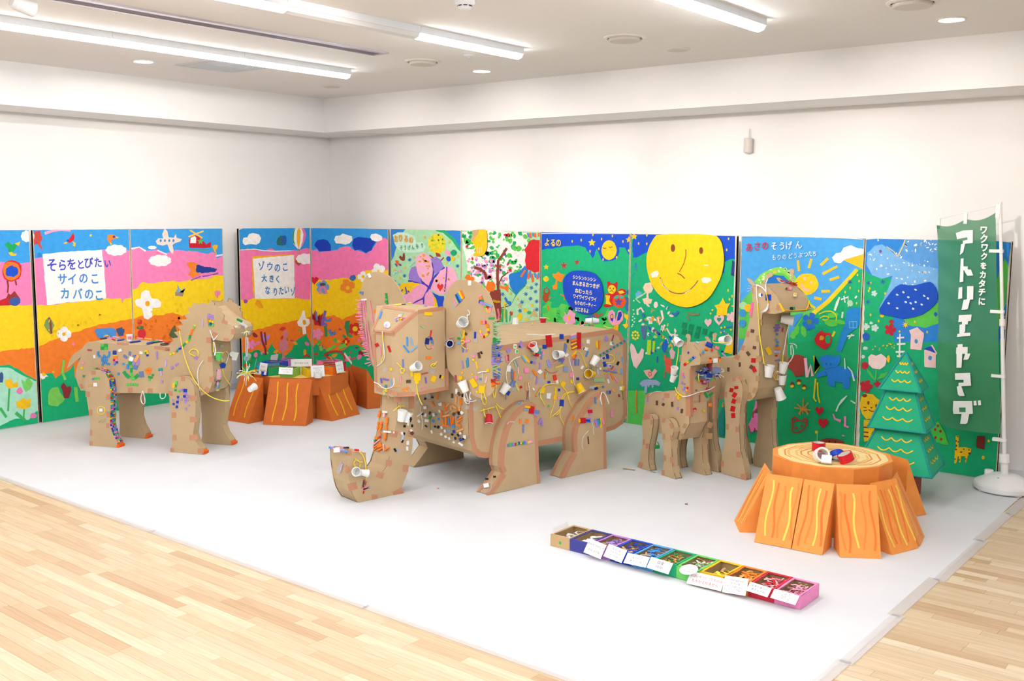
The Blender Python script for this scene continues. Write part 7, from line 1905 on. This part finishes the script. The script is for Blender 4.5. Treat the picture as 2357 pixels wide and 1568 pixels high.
yarn(trunk, FT, C5, '925 260 980 215 1015 185 1015 230 1030 240', 'Y'); yarn(trunk, FT, C5, '990 200 1075 195', 'Y')
yarn(trunk, FT, C5, '490 785 540 840 570 950 575 1140', 'Y', .004)
yarn(trunk, FT, C5, '455 1000 415 950 425 905 470 890 497 930 490 985', 'Y'); yarn(trunk, FT, C5, '430 870 480 915 530 918', 'Y')
cup(trunk, FT, C5, 515, 1045, 110, 8, 10)
cup(trunk, FT, C5, 425, 1035, 130, 200, 35)
zq = trunk_pts[8][1]
FTT = Frame((0, 0, zq + .001), EL.n, EL.u)
chips(trunk, FTT, C5, '105 742 26 14 0 B;135 742 30 16 10 v;165 750 20 12 0 B;195 772 80 45 -5 w;240 770 30 18 0 v;265 775 20 14 0 v;290 785 40 14 0 B;325 790 26 14 0 B;320 740 70 12 5 k;300 738 40 8 0 v;240 730 40 8 0 p;455 775 60 10 5 r', .008)
pc, pd = FT.px(*T(C5, '345 1070')[0]), FT.px(*T(C5, '325 830')[0])
FTN = quadframe(prof(FT, -5.944, pc), prof(FT, -5.73, pc), prof(FT, -5.944, pd))
patch(FTN, ell(*T(C5, '252 955')[0], 4.5, 8, 0, 18), FILM, trunk, .002, 'clear_disc', .001)
patch(FTN, ell(*T(C5, '225 1025')[0], 4.5, 8, 0, 18), FILM, trunk, .002, 'clear_disc', .001)
chips(trunk, FTN, C5, '262 985 16 90 15 l')
tapes(trunk, FT, C5, '400 1235 120 90 -15;990 1310 130 80 -30;685 1375 75 75;755 1085 90 80 20;865 930 80 80 10;935 555 90 80 10;1150 555 70 80 5;1085 1000 70 90 5;360 800 60 70 0;330 1010 60 80 0;1160 130 70 200 0;985 100 100 90 0')
# legs
chips(leg_f, FL, C7, '573 640 24 50 0 o;650 634 32 42 15 o;608 720 16 95 0 u;655 475 60 22 5 y;640 505 55 16 8 c;700 508 55 85 8 r;755 530 65 40 8 u;742 560 60 18 30 v')
cc = 'uGBvrGbygBvyqp'
for i in range(14):
    chips(leg_f, FL, C7, f'{437 + i * 20.4} {905 - i * 2.7 + random.uniform(-6, 6)} 21 {30 + random.uniform(-6, 10)} {random.uniform(-6, 6)} {cc[i]}')
chips(leg_r, FL, C7, '1418 400 18 70 0 u;1360 525 50 36 -3 r;1357 530 16 85 0 v;1280 628 60 62 -3 r;1340 605 60 18 0 v;1335 628 50 22 0 b;1340 645 60 16 0 B;1240 628 20 40 0 y;1428 660 26 90 -15 v;1448 645 20 70 -12 B;1465 635 18 60 -10 g;1480 650 16 110 0 y;1505 635 18 75 -15 p;1340 850 10 85 -5 n')
for s in ('1350 740 1300 790 1270 850 1275 930 1290 960', '1390 650 1400 720 1405 790'):
    yarn(leg_r, FL, C7, s, 'w', .0018, .003)
yarn(leg_r, FL, C7, '1495 450 1475 370 1500 305', 'w', .004); yarn(leg_r, FL, C7, '1512 305 1550 360 1575 440', 'w', .004)
yarn(leg_f, FL, C7, '430 670 450 640 510 645', 'w', .002, .003)
def pl_(F, cN, cO, pts, i, j):
    A = lambda c, p: EL.n * c + EL.u * p[0] + V((0, 0, p[1]))
    return quadframe(A(cN, pts[i]), A(cO, pts[i]), A(cN, pts[j]))
FF = pl_(FL, EN, EOUT, lf, 0, 2)
chips(leg_f, FF, C7, '195 1365 60 45 -10 w;200 1290 34 16 0 k;288 1265 28 16 0 k')
yarn(leg_f, FF, C7, '175 1400 180 1440 230 1430 255 1370 235 1325 200 1340', 'h', .0018, .003)
FF2 = pl_(FL, EN, EOUT, lf, 9, 12)
chips(leg_f, FF2, C7, '475 500 70 26 -30 u;560 440 70 12 -30 c;550 475 80 12 -30 c', .003)
FF3 = pl_(FL, EN, EOUT, lr, 8, 10)
chips(leg_r, FF3, C7, '1232 438 30 40 -15 w;1168 605 16 70 15 o', .003)
# more packing tape: inner edges of the leg strips
for L, pts in ((leg_f, lf), (leg_r, lr)):
    A = lambda c, p: EL.n * c + EL.u * p[0] + V((0, 0, p[1]))
    mb1, mb2 = MB(), MB()
    for i in range(len(pts) - 3):
        p, q = pts[i], pts[i + 1]
        nrm = V((-(q[1] - p[1]), q[0] - p[0])).normalized() * .0014
        up = EL.u * -abs(nrm.x) + V((0, 0, abs(nrm.y)))
        for mb, c0, c1 in ((mb1, EOUT, EOUT - .03), (mb2, EN + .03, EN)):
            mb.add(([A(c0, p) + up, A(c0, q) + up, A(c1, q) + up, A(c1, p) + up], [(0, 1, 2, 3)]))
    mb1.obj('tape', TAPE, L); mb2.obj('tape', TAPE, L)

# ================= lion
LT = LI.t
sq = lambda s, c, w=18: ';'.join(f'{a} {w} {w} {random.uniform(-12, 12):.0f} {c}' for a in s.split(','))
chips(LT, FLN, L1, '388 565 30 24 0 G;418 565 28 24 0 g;388 590 28 22 0 g;418 590 28 22 0 G;280 605 36 12 5 m;320 660 16 26 -8 w;535 608 28 22 -20 w;712 627 26 20 10 w;490 617 30 16 0 b;490 634 30 16 0 b;492 650 34 10 0 i;497 668 34 24 0 o;487 688 20 18 0 r;507 688 20 18 0 p;490 708 20 18 0 v;506 708 24 18 0 b;492 724 16 12 0 B;617 633 20 32 10 u;580 660 36 20 35 u;655 660 26 26 0 u;630 680 36 36 20 w;675 675 26 60 30 d;660 700 24 70 30 v;690 705 18 50 0 v;600 745 22 40 10 B;565 722 18 16 0 B;665 750 36 36 20 u;622 715 30 30 0 g;630 740 18 30 0 G;630 775 18 38 0 g;632 812 18 34 0 G;636 845 16 28 0 G;580 805 26 50 -35 g;600 825 26 36 -45 g;675 825 40 26 -40 g;652 842 26 24 -40 G')
chips(LT, FLN, L1, sq('352 625,352 645,362 657,445 625,445 645,436 660,385 672,405 667,425 667,385 692,405 690,425 692,395 710,415 710,390 726,430 720,442 723,400 652', 'B', 17))
chips(LT, FLN, L1, sq('598 895,616 893,640 893,660 893,680 895,784 855', 'G', 17) + ';' + sq('757 775,775 765,790 768,765 788,785 788,775 802', 'o', 19) + ';' + sq('780 832,800 836,810 815', 'g', 17))
chips(LT, FLN, L1, '757 612 24 18 0 y;766 630 14 18 0 y;751 632 16 16 0 g;765 648 18 18 0 b;845 650 12 66 -3 v;715 808 36 50 -10 u;875 768 36 20 -10 z;880 795 14 50 -8 l;920 715 14 60 5 l;972 752 22 24 -20 v;1003 730 14 14 0 v;1017 722 16 16 0 v;887 868 18 22 0 v;523 805 18 20 0 B;225 712 18 20 -10 p;215 755 18 18 -10 y;230 822 16 14 0 g')
chips(LT, FLN, L5, '95 967 36 34 5 y;122 957 18 18 0 G;145 950 34 34 10 y;168 935 36 36 -35 o;198 915 28 30 20 g;213 892 28 30 -30 B;247 873 40 34 -20 b;262 840 16 34 -10 v;310 815 80 36 -42 g;365 760 44 44 35 y;392 733 34 34 30 G;405 703 28 36 20 g;412 667 34 28 10 g;430 632 36 34 10 o;442 588 36 40 20 o;468 553 34 30 20 o;482 523 36 32 20 G;493 495 30 26 20 y;715 320 34 40 5 v;752 335 40 30 0 v;785 350 28 50 0 v;745 372 110 24 8 v;712 412 34 46 0 o;745 422 34 36 0 y;785 438 26 36 0 y;735 472 40 60 0 g;755 465 34 34 20 b;790 488 28 50 10 G;618 460 16 130 0 l')
chips(lleg_f, FLO, L1, '987 890 20 20 0 y;985 910 22 24 0 y;1008 880 20 30 5 G;1000 905 20 18 0 g;1000 942 20 16 0 g;1030 950 18 16 0 G;1082 945 30 28 0 b;1050 938 18 16 0 v;1085 968 24 20 0 v;1105 993 22 18 0 v;1075 993 20 20 0 b;1085 1015 26 18 0 v;1050 1020 14 14 0 v;1085 1040 20 20 0 v;1103 1028 14 14 0 v;1113 1070 14 14 0 v;1088 1100 18 24 -10 v;1022 1000 18 20 0 b;1020 1020 16 18 0 v;1017 1040 18 20 0 b;1015 1060 16 18 0 v;1012 1082 18 22 0 b;985 1057 16 18 0 b;977 1027 14 14 0 v')
chips(lleg_h, FLO, L1, '310 848 18 14 0 B;330 843 20 16 0 G;352 842 22 16 0 G;328 895 32 30 0 w;290 900 50 14 -10 t;375 1108 26 26 0 w;375 1108 14 14 0 G', .003)
mesh('yarn', *tube([FLO.w3(*q, .004) for q in ell(*T(L1, '375 1113')[0], 9, 9, 0, 20) + [ell(*T(L1, '375 1113')[0], 9, 9, 0, 20)[0]]], .003, 6), paper('Y'), lleg_h)
yarn(lleg_h, FLO, L1, '350 1212 380 1190 412 1180 412 1200 380 1210', 's', .0022, .003)
# mosaic of foam squares down the front of the hind leg and over its top
def mosaic(A, parent, pts, i0, i1, c0, c1, cols, step=.0165, m=4):
    w = (c1 - c0) / m
    for i in range(i0, i1):
        p, q = V(pts[i]), V(pts[i + 1])
        L = (q - p).length
        n = max(1, int(L / step))
        t = (q - p).normalized()
        nr = V((-t.y, t.x))
        cen = V((sum(k[0] for k in pts) / len(pts), sum(k[1] for k in pts) / len(pts)))
        if nr.dot((p + q) / 2 - cen) < 0: nr = -nr
        for k in range(n):
            for j in range(m):
                o = p + (q - p) * ((k + .5) / n) + nr * .001
                F = Frame(A.u * o.x + V((0, 0, o.y)) + A.n * (c0 + w * (j + .5)), A.n, A.u * t.x + V((0, 0, t.y)))
                if F.w.dot(A.u * nr.x + V((0, 0, nr.y))) < 0:
                    F = Frame(F.o, -A.n, A.u * t.x + V((0, 0, t.y)))
                s = step * random.uniform(.36, .48)
                mesh('foam_square', *fbox(F, -w * .45, w * .45, -s, s, -.001, .004 + .002 * random.random()), paper(random.choice(cols)), parent)
mosaic(LI, lleg_h, lh, 7, len(lh) - 2, LN + .006, LOUT - .002, 'bBgGyorpvuP')
zb = FLN.px(*T(L1, '640 562')[0])[1]
FLT = Frame((0, 0, zb + .004), LI.n, LI.u)
chips(LT, FLT, L1, '395 512 60 8 -8 k;450 510 70 8 5 p;420 500 40 8 -5 b;500 500 60 8 8 l;540 522 60 8 -8 b;575 505 60 8 5 o;660 535 90 7 -8 b;700 510 50 8 5 p;770 515 60 8 5 d;790 545 70 8 -12 b;830 535 60 8 -6 g;860 528 60 8 6 p;905 555 70 8 -8 k;930 545 50 8 -6 r;690 525 40 10 0 t;480 520 30 8 20 r', .004)
pcup = rest_cup(298, 786, zb + .004, .055, .026, 'white paper cup with pink brush marks standing on the lion back')
for k in range(4):
    a = .6 + k * .35
    cpos = WL[pcup]
    mesh('brush_mark', *tube([cpos + V((math.cos(a - 1.6) * .0245, math.sin(a - 1.6) * .0245, .044)), cpos + V((math.cos(a - 1.6) * .0215, math.sin(a - 1.6) * .0215, .02))], .0035, 5), paper('P'), pcup)
for s, c, cr in (('235 580 260 740 300 940 340 1080 450 1350 560 1500 620 1568', 'Y', L5), ('500 1005 400 960 390 930 440 885 500 880 550 930 540 1000', 'Y', L5), ('625 1070 550 1170 530 1280 545 1450 575 1568', 'w', L5), ('735 570 795 740', 'w', L5), ('860 660 795 740', 'w', L5), ('1210 930 1290 1000 1400 1035 1450 1030', 'Y', L1), ('722 950 705 1010 720 1060 745 1055 740 1000 724 950', 'w', L1), ('870 970 870 1010 900 1015 918 990 915 970', 'w', L1)):
    yarn(LT, FLN, cr, s, c, .0038, .03 if cr is L5 and '235' in s else .008)
chips(LT, FLN, L5, '510 1028 50 56 25 v')
FLC = LI.front(FLN.px(*T(L5, '765 950')[0])[0] + .003, 1)
chips(LT, FLC, L5, '870 1300 60 170 5 q;855 1235 26 30 0 b;868 1275 26 30 0 b;865 1310 26 26 0 B;905 1320 24 50 0 l;860 1370 90 26 -35 e;900 1392 26 26 0 g;865 1420 60 18 -5 r;885 1445 30 28 0 G;855 1450 26 60 0 l;880 1480 22 30 0 B;850 1530 30 90 15 e;875 1510 24 40 0 g;860 1555 50 24 -10 y', .004)
discs(LT, FLC, L5, '928 835 30;955 1050 28')
cup(LT, FLC, L5, 828, 1000, 130, -88, 0, mat('cup_green', '5cc860', .5))
yarn(LT, FLC, L5, '800 770 830 880 815 985', 'w', .006, .03); yarn(LT, FLC, L5, '795 780 795 930', 'Y', .0035, .03)
yarn(LT, FLC, L5, '940 1100 920 1000 960 925 1010 920', 'Y', .0035); yarn(LT, FLC, L5, '1010 920 1050 980 1000 1110', 'w', .0035); yarn(LT, FLC, L5, '945 1200 960 1330 1080 1480', 'Y', .0035)
patch(FLC, star(*T(L5, '948 1150')[0], 7.4, 5, .82), paper('b'), LT, .004, 'tape_badge', .002)
patch(FLC, T(L5, '1090 920 1210 945 1165 1070 1095 1060'), CUPM, LT, .01, 'paper_scrap', .001)
patch(FLC, ell(*T(L5, '1098 965')[0], 6, 6), CUPM, LT, .013, 'paper_scrap', .003)
yarn(LT, FLC, L5, '1060 780 1115 890', 'Y', .0015)
FLM = LI.front(FLN.px(*T(L5, '1138 600')[0])[0] + .003, 1)
chips(LT, FLM, L5, '1255 455 210 44 38 w;1215 412 100 40 25 g;1270 515 50 22 -15 v;1165 512 44 34 0 w', .003)
for s, c in (('1255 620 1320 600 1390 600', 'w'), ('1290 640 1340 570 1380 640', 'w'), ('1310 530 1335 580 1330 690', 'Y'), ('1325 690 1325 850 1330 1010', 'w'), ('1345 690 1350 850 1345 1000', 'w'), ('1360 690 1375 880', 'q')):
    yarn(LT, FLM, L5, s, c, .003)
discs(LT, FLM, L5, '1335 1035 46;1370 990 40')
chips(LT, FLM, L5, '1325 1030 44 70 15 c', .002)
yarn(LT, FLM, L5, '1335 1080 1335 1250', 'Y', .0025)
rr = random.Random(4)
for k in range(30):
    a = rr.uniform(-.4, 3.5) if k < 22 else rr.uniform(0, 6.28)
    l = rr.uniform(70, 190)
    x, y = 1345 + rr.uniform(-20, 20), 1290 + rr.uniform(-30, 30)
    yarn(LT, FLM, L5, f'{x} {y} {x + math.cos(a) * l * .6} {y + math.sin(a) * l * .5 - 20} {x + math.cos(a) * l} {y + math.sin(a) * l}', rr.choice('wwY'), .003, .004 + .03 * rr.random(), 'tassel_strand')
cup(LT, FLM, L5, 1370, 1520, 130, -40, 10)
tapes(LT, FLN, L5, '810 650 80 90 20;715 735 70 90 5;735 1050 70 90 5;765 1380 75 90;980 440 100 60 25;1000 730 90 50 5;1115 600 60 90 5;690 1550 80 80 40;40 880 70 60 0')
tapes(LT, FLN, L1, '620 942 40 40;785 948 40 40;885 592 130 26 8;555 552 100 20 3;210 910 20 40 -15')
tapes(lleg_h, FLO, L1, '310 795 36 36;262 975 36 46;432 1000 30 46;287 1130 28 50;435 1145 30 50;290 1300 18 50;430 1240 26 40;290 1390 26 40')
tapes(lleg_f, FLO, L1, '1062 848 36 40;958 970 34 40;1150 1010 60 46;985 1150 36 46;1150 1188 60 46;990 1340 34 46;1150 1340 70 44;970 1445 30 40;1210 1450 50 40')

# ================= tall giraffe
GT = GI.t
chips(GT, FGN, G3, '558 977 44 44 12 n;585 1207 42 40 10 n;498 1290 38 60 -35 n;380 1443 26 62 0 n;222 1510 26 54 0 n;540 1475 36 50 30 n;570 1385 60 62 5 r;580 1510 50 78 -25 r;778 513 76 84 0 b;550 640 34 130 7 P;535 720 34 80 7 P', .003)
patch(FGN, ell(*T(G3, '668 478')[0], 4.6, 4.6), CUPM, GT, .001, 'eye', .001)
patch(FGN, ell(*T(G3, '683 476')[0], 2, 3.8), paper('b'), GT, .0022, 'pupil', .001)
chips(gl_f, FGO, G1, '265 230 52 56 15 r;332 195 54 42 -5 r;308 297 54 70 30 r;297 385 56 66 20 r;285 490 62 74 12 r;290 582 54 66 -5 r', .002)
FGF = GI.front(FGN.px(*T(G3, '652 1100')[0])[0] + .004, 1)
chips(GT, FGF, G3, '897 852 30 28 0 G;895 893 60 22 -5 V;890 930 90 22 -3 V;895 953 50 16 -40 V;888 975 60 18 -15 V;893 1023 22 34 5 B;880 1102 28 32 10 B;903 1133 22 24 0 B;897 1177 34 30 -20 B;897 1215 80 24 0 o;890 1268 92 24 0 l;883 1320 30 22 0 r;897 1383 60 18 -12 V;775 1255 60 110 -28 y;970 960 18 60 8 m', .004)
for s, c, F_ in (('610 335 612 450 625 600', 'w', FGN), ('625 600 645 900 660 1100 690 1250 715 1430', 'Y', FGN), ('715 1430 780 1470 870 1525', 'Y', FGF), ('610 335 690 370 745 440', 'w', FGN), ('612 345 680 360 740 425', 'w', FGN), ('765 255 735 330 745 440', 'w', FGN), ('745 440 775 590', 'y', FGN), ('775 600 750 670 680 720', 'w', FGN), ('770 600 765 670 710 715', 'w', FGN), ('772 605 770 670 735 705', 'w', FGN), ('1085 790 1040 950 1010 1150 980 1300', 'w', FGF), ('980 1300 975 1380 965 1430', 'Y', FGF), ('1070 1150 1130 1155 1165 1180 1168 1215', 'w', FGF), ('1100 1170 1125 1240 1120 1320 1080 1400 1000 1455', 'w', FGF), ('1085 1180 1090 1310', 'w', FGF)):
    yarn(GT, F_, G3, s, c, .0042, .012)
cup(GT, FGF, G3, 950, 812, 160, 12, 50)
K3 = (1440, 600, 3.0152)
cup(GT, FGF, K3, 967, 764, 78, -88, 5)
cup(GT, FGF, K3, 1066, 742, 70, -88, 10)
cup(GT, FGF, K3, 1064, 825, 62, -90, 4)
cup(GT, FGF, K3, 1040, 917, 76, 75, 5)
for k in range(8):
    a = k * .785
    yarn(GT, FGF, K3, f'{1055} {765} {1055 + 40 * math.cos(a)} {800 + 30 * math.sin(a)} {1055} {830}', 'yqlYyqY w'.replace(' ', '')[k], .0022, .02, 'yarn')
tp_ = g_head[-2:]
A_ = lambda c, p: GI.n * c + GI.u * p[0] + V((0, 0, p[1]))
h0, h1 = FGN.px(*T(G3, '870 462')[0]), FGN.px(*T(G3, '745 335')[0])
FGH = quadframe(A_(GN, h0), A_(GFAR, h0), A_(GN, h1))
if FGH.w.z < 0: FGH.w = -FGH.w
chips(GT, FGH, G3, '1072 395 40 34 20 p;1022 397 24 20 30 n;1140 485 44 40 10 w;1143 478 30 30 10 y', .008)
rr = random.Random(8)
for k in range(12):
    x, y = 940 + k * 17, 270 + k * 6
    yarn(GT, FGH, G3, f'{x} {y} {x + rr.uniform(10, 60)} {y + rr.uniform(-25, 25)} {x + rr.uniform(40, 90)} {y + rr.uniform(-30, 40)}', rr.choice('rmwR'), .003, .004, 'yarn')
h2, h3 = FGN.px(*T(G3, '985 700')[0]), FGN.px(*T(G3, '942 600')[0])
FGM = quadframe(A_(GN, h2), A_(GFAR, h2), A_(GN, h3))
chips(GT, FGM, G3, '1090 670 34 40 0 k;1125 665 28 34 -10 g', .006)
chips(GT, FGN, G3, '965 650 26 130 -28 y', .003)
yarn(GT, FGM, G3, '1000 690 1150 692 1300 680', 'y', .004, .003)
yarn(GT, FGM, G3, '1340 560 1330 630 1295 690', 'y', .005, .003)
for s in ('545 360 500 350', '545 380 485 385', '540 400 490 430'):
    yarn(GT, FGN, G3, s, 'q', .0018, .002)
tapes(GT, FGN, G3, '485 1020 44 80 5;420 1210 50 70 20;340 1340 70 60 25;555 420 26 80;910 650 44 80 10;540 760 26 70 8;770 700 60 50 -15')
tapes(GT, FGN, G3, '640 1080 70 80;640 1365 70 80;668 860 34 80', TAPE2)
tapes(GT, FGF, G3, '690 1365 60 80;680 860 44 80;1020 1360 60 80', TAPE2)
tapes(GT, FGN, G1, '590 240 60 80 25;625 70 50 80;510 310 60 90 -15', TAPE2)
tapes(gl_f, FGO, G1, '185 290 40 80;205 740 40 80;135 1250 40 80;360 370 60 80;345 775 50 80;360 1125 60 80;430 1440 80 90;300 80 50 60;390 60 60 60 35')
# ================= calf
YT = YG.t
chips(YT, FYN, g4, '320 1325 30 76 0 n;428 1352 40 46 30 n;582 1350 30 80 -2 n;747 1463 32 72 10 n;157 1280 22 70 5 v;420 1265 20 40 -15 v;610 1270 24 40 0 p;677 1420 24 50 -8 v;770 835 30 46 0 P;783 888 34 40 10 v;750 975 28 44 10 v;787 997 30 24 20 v;775 1095 40 40 0 v;800 1062 26 30 0 B;830 1050 30 24 0 o;845 1070 24 30 0 r;820 1090 26 26 0 p;835 1112 24 24 0 y;858 462 24 34 15 b;655 1180 32 36 10 y;690 1205 34 34 20 y;715 1190 30 30 0 y;700 1250 34 44 10 y;680 1240 26 30 0 y;725 1225 26 26 0 y', .004)
bar = T(g4, '785 678 975 525')
for i, c in enumerate('rroyGgzBbv'):
    x, y = along(bar, (i + .5) / 10)
    chips(YT, FYN, (0, 0, 1), f'{x} {y} 3.6 5 -38 {c}')
FYF = YG.front(FYN.px(*T(g4, '880 1000')[0])[0] + .004, 1)
chips(YT, FYF, g4, '985 1110 26 30 20 m;1195 1085 80 40 5 m;1190 1080 30 30 0 p;1155 1190 36 100 -28 g;1235 1175 36 90 55 g;1195 1210 14 110 -5 s;1067 1163 30 30 0 o;1045 1255 14 130 0 m;1220 1358 56 60 0 o;960 1435 50 44 -20 r;955 1452 30 20 0 p;1118 1460 32 36 0 y;1010 905 40 70 -55 g;1075 950 40 34 10 r;1097 958 26 36 0 B;1125 963 34 34 0 p;1190 950 80 30 -18 v;1260 920 60 36 -28 G;1120 995 70 24 0 m', .005)
rr = random.Random(11)
for k in range(26):
    x, y = rr.uniform(1010, 1330), rr.uniform(720, 900)
    if (x - 1170) ** 2 / 170 ** 2 + (y - 800) ** 2 / 105 ** 2 < 1:
        chips(YT, FYF, g4, f'{x:.0f} {y:.0f} {rr.uniform(40, 90):.0f} {rr.uniform(14, 30):.0f} {rr.uniform(-60, 60):.0f} {rr.choice("eheubh")}', .03)
chips(YT, FYF, g4, '1270 755 140 90 -3 e;1155 850 90 60 5 b;1180 690 26 130 8 m', .04)
for s, c in (('630 1060 660 1150 760 1220', 'Y'), ('760 1220 830 1215 880 1200', 'w')):
    yarn(YT, FYN, g4, s, c, .0042, .01)
for s, c in (('880 1200 960 1170 1060 1135 1200 1110 1310 1045', 'w'), ('1310 650 1350 700 1460 760 1465 790 1405 798', 'w'), ('1340 800 1410 895', 'w'), ('1350 810 1465 885', 'w'), ('1155 620 1150 700 1145 770', 'Y'), ('1080 760 1035 800 1025 900 1040 960', 'Y')):
    yarn(YT, FYF, g4, s, c, .0036, .012)
yarn(YT, FYN, g4, '690 290 680 500 650 650 640 780', 'Y', .0034, .004)
yarn(YT, FYN, g4, '180 1215 220 1160 300 1130 400 1135', 'q', .003, .004)
cup(YT, FYN, g4, 728, 262, 150, 40, 10)
cup(YT, FYN, g4, 655, 775, 140, -70, 10)
cup(YT, FYN, g4, 632, 895, 130, -70, 0)
FYR = YG.side(YFAR)
cup(YT, FYR, g4, 1475, 248, 190, -2, 10, lift=.0)
yarn(YT, FYR, g4, '1290 225 1270 250 1290 290 1400 295 1560 290', 'Y', .003, .045)
h0, h1 = FYN.px(*T(g4, '1000 410')[0]), FYN.px(*T(g4, '870 276')[0])
A_ = lambda c, p: YG.n * c + YG.u * p[0] + V((0, 0, p[1]))
FYH = quadframe(A_(YN, h0), A_(YFAR, h0), A_(YN, h1))
chips(YT, FYH, g4, '1210 340 120 60 20 b;1190 320 120 20 40 l;1160 410 60 30 5 o;1255 425 36 26 0 R;1345 385 66 40 15 p;1350 378 40 26 10 o;1110 460 40 32 20 B;1000 300 50 20 20 h', .008)
h0, h1 = FYN.px(*T(g4, '1060 620')[0]), FYN.px(*T(g4, '1045 490')[0])
FYM = quadframe(A_(YN, h0), A_(YFAR, h0), A_(YN, h1))
chips(YT, FYM, g4, '1225 600 36 66 -4 o;1225 565 30 26 0 r;1387 590 34 66 -4 o;1387 552 30 28 0 r;1310 600 70 76 -4 w;1310 590 16 40 0 k;1430 445 36 26 20 b;1465 510 110 24 48 l', .006)
for A2, F2, c2, s2, m2 in ((yl_f, FYO, g2, '560 310 60 90 20;560 620 50 110;580 1030 50 110;545 1310 60 100;700 420 44 110 -18;705 640 50 90;710 1070 60 110', None), (yl_r, FYO, g2, '230 240 130 110 -10;330 350 40 100;180 725 44 100;250 800 60 100;115 1160 80 100 20', None)):
    tapes(A2, F2, c2, s2, m2)
tapes(YT, FYN, g4, '780 300 70 60 -20;850 1300 80 500 0;720 560 26 120 5;160 1200 80 60 -30;480 1200 90 80')
tapes(YT, FYF, g4, '905 1150 60 830 0;1290 1250 40 600 0')
tapes(YT, FYN, g2, '960 420 70 90 20;920 600 60 70 -25', TAPE2)
tapes(YT, FYF, g2, '1440 400 90 110 25;1420 610 130 110 0', TAPE2)
chips(YT, FYN, g2, '455 815 60 70 0 g', .02); yarn(YT, FYN, g2, '440 720 465 770', 'n', .003, .004)

# ================= small things lying on the sheet
for px, py, L, ang, c, lab in ((1448, 1080, .1, .2, 't', 'thin strip of kraft paper on the sheet between elephant and calf'), (1503, 1086, .05, -.3, 's', 'small green and tan scrap on the sheet by the calf hind foot'), (1580, 1160, .02, .6, 'm', 'tiny red shred on the sheet before the calf'), (1008, 1124, .012, .9, 'o', 'tiny orange scrap on the sheet under the elephant')):
    p = at_z(px, py, .009)
    F = Frame((p.x, p.y, .0075), (math.cos(ang), math.sin(ang), 0), (-math.sin(ang), math.cos(ang), 0))
    o = mesh('paper_scrap', *fbox(F, -L / 2, L / 2, -.008, .008, 0, .002), paper(c))
    tag(o, lab, 'paper scrap')

# ------------------------------------------------------------------ writing becomes plain meshes
bpy.context.view_layer.update()
_dg = bpy.context.evaluated_depsgraph_get()
_new = []
for o in FONTS:
    me = bpy.data.meshes.new_from_object(o.evaluated_get(_dg))
    _new.append((o, me))
for o, me in _new:
    nm = o.name
    k = bpy.data.objects.new(nm.split('.')[0], me)
    COL.objects.link(k)
    k.parent = o.parent
    k.location, k.rotation_euler, k.scale = o.location, o.rotation_euler, o.scale
    bpy.data.objects.remove(o)
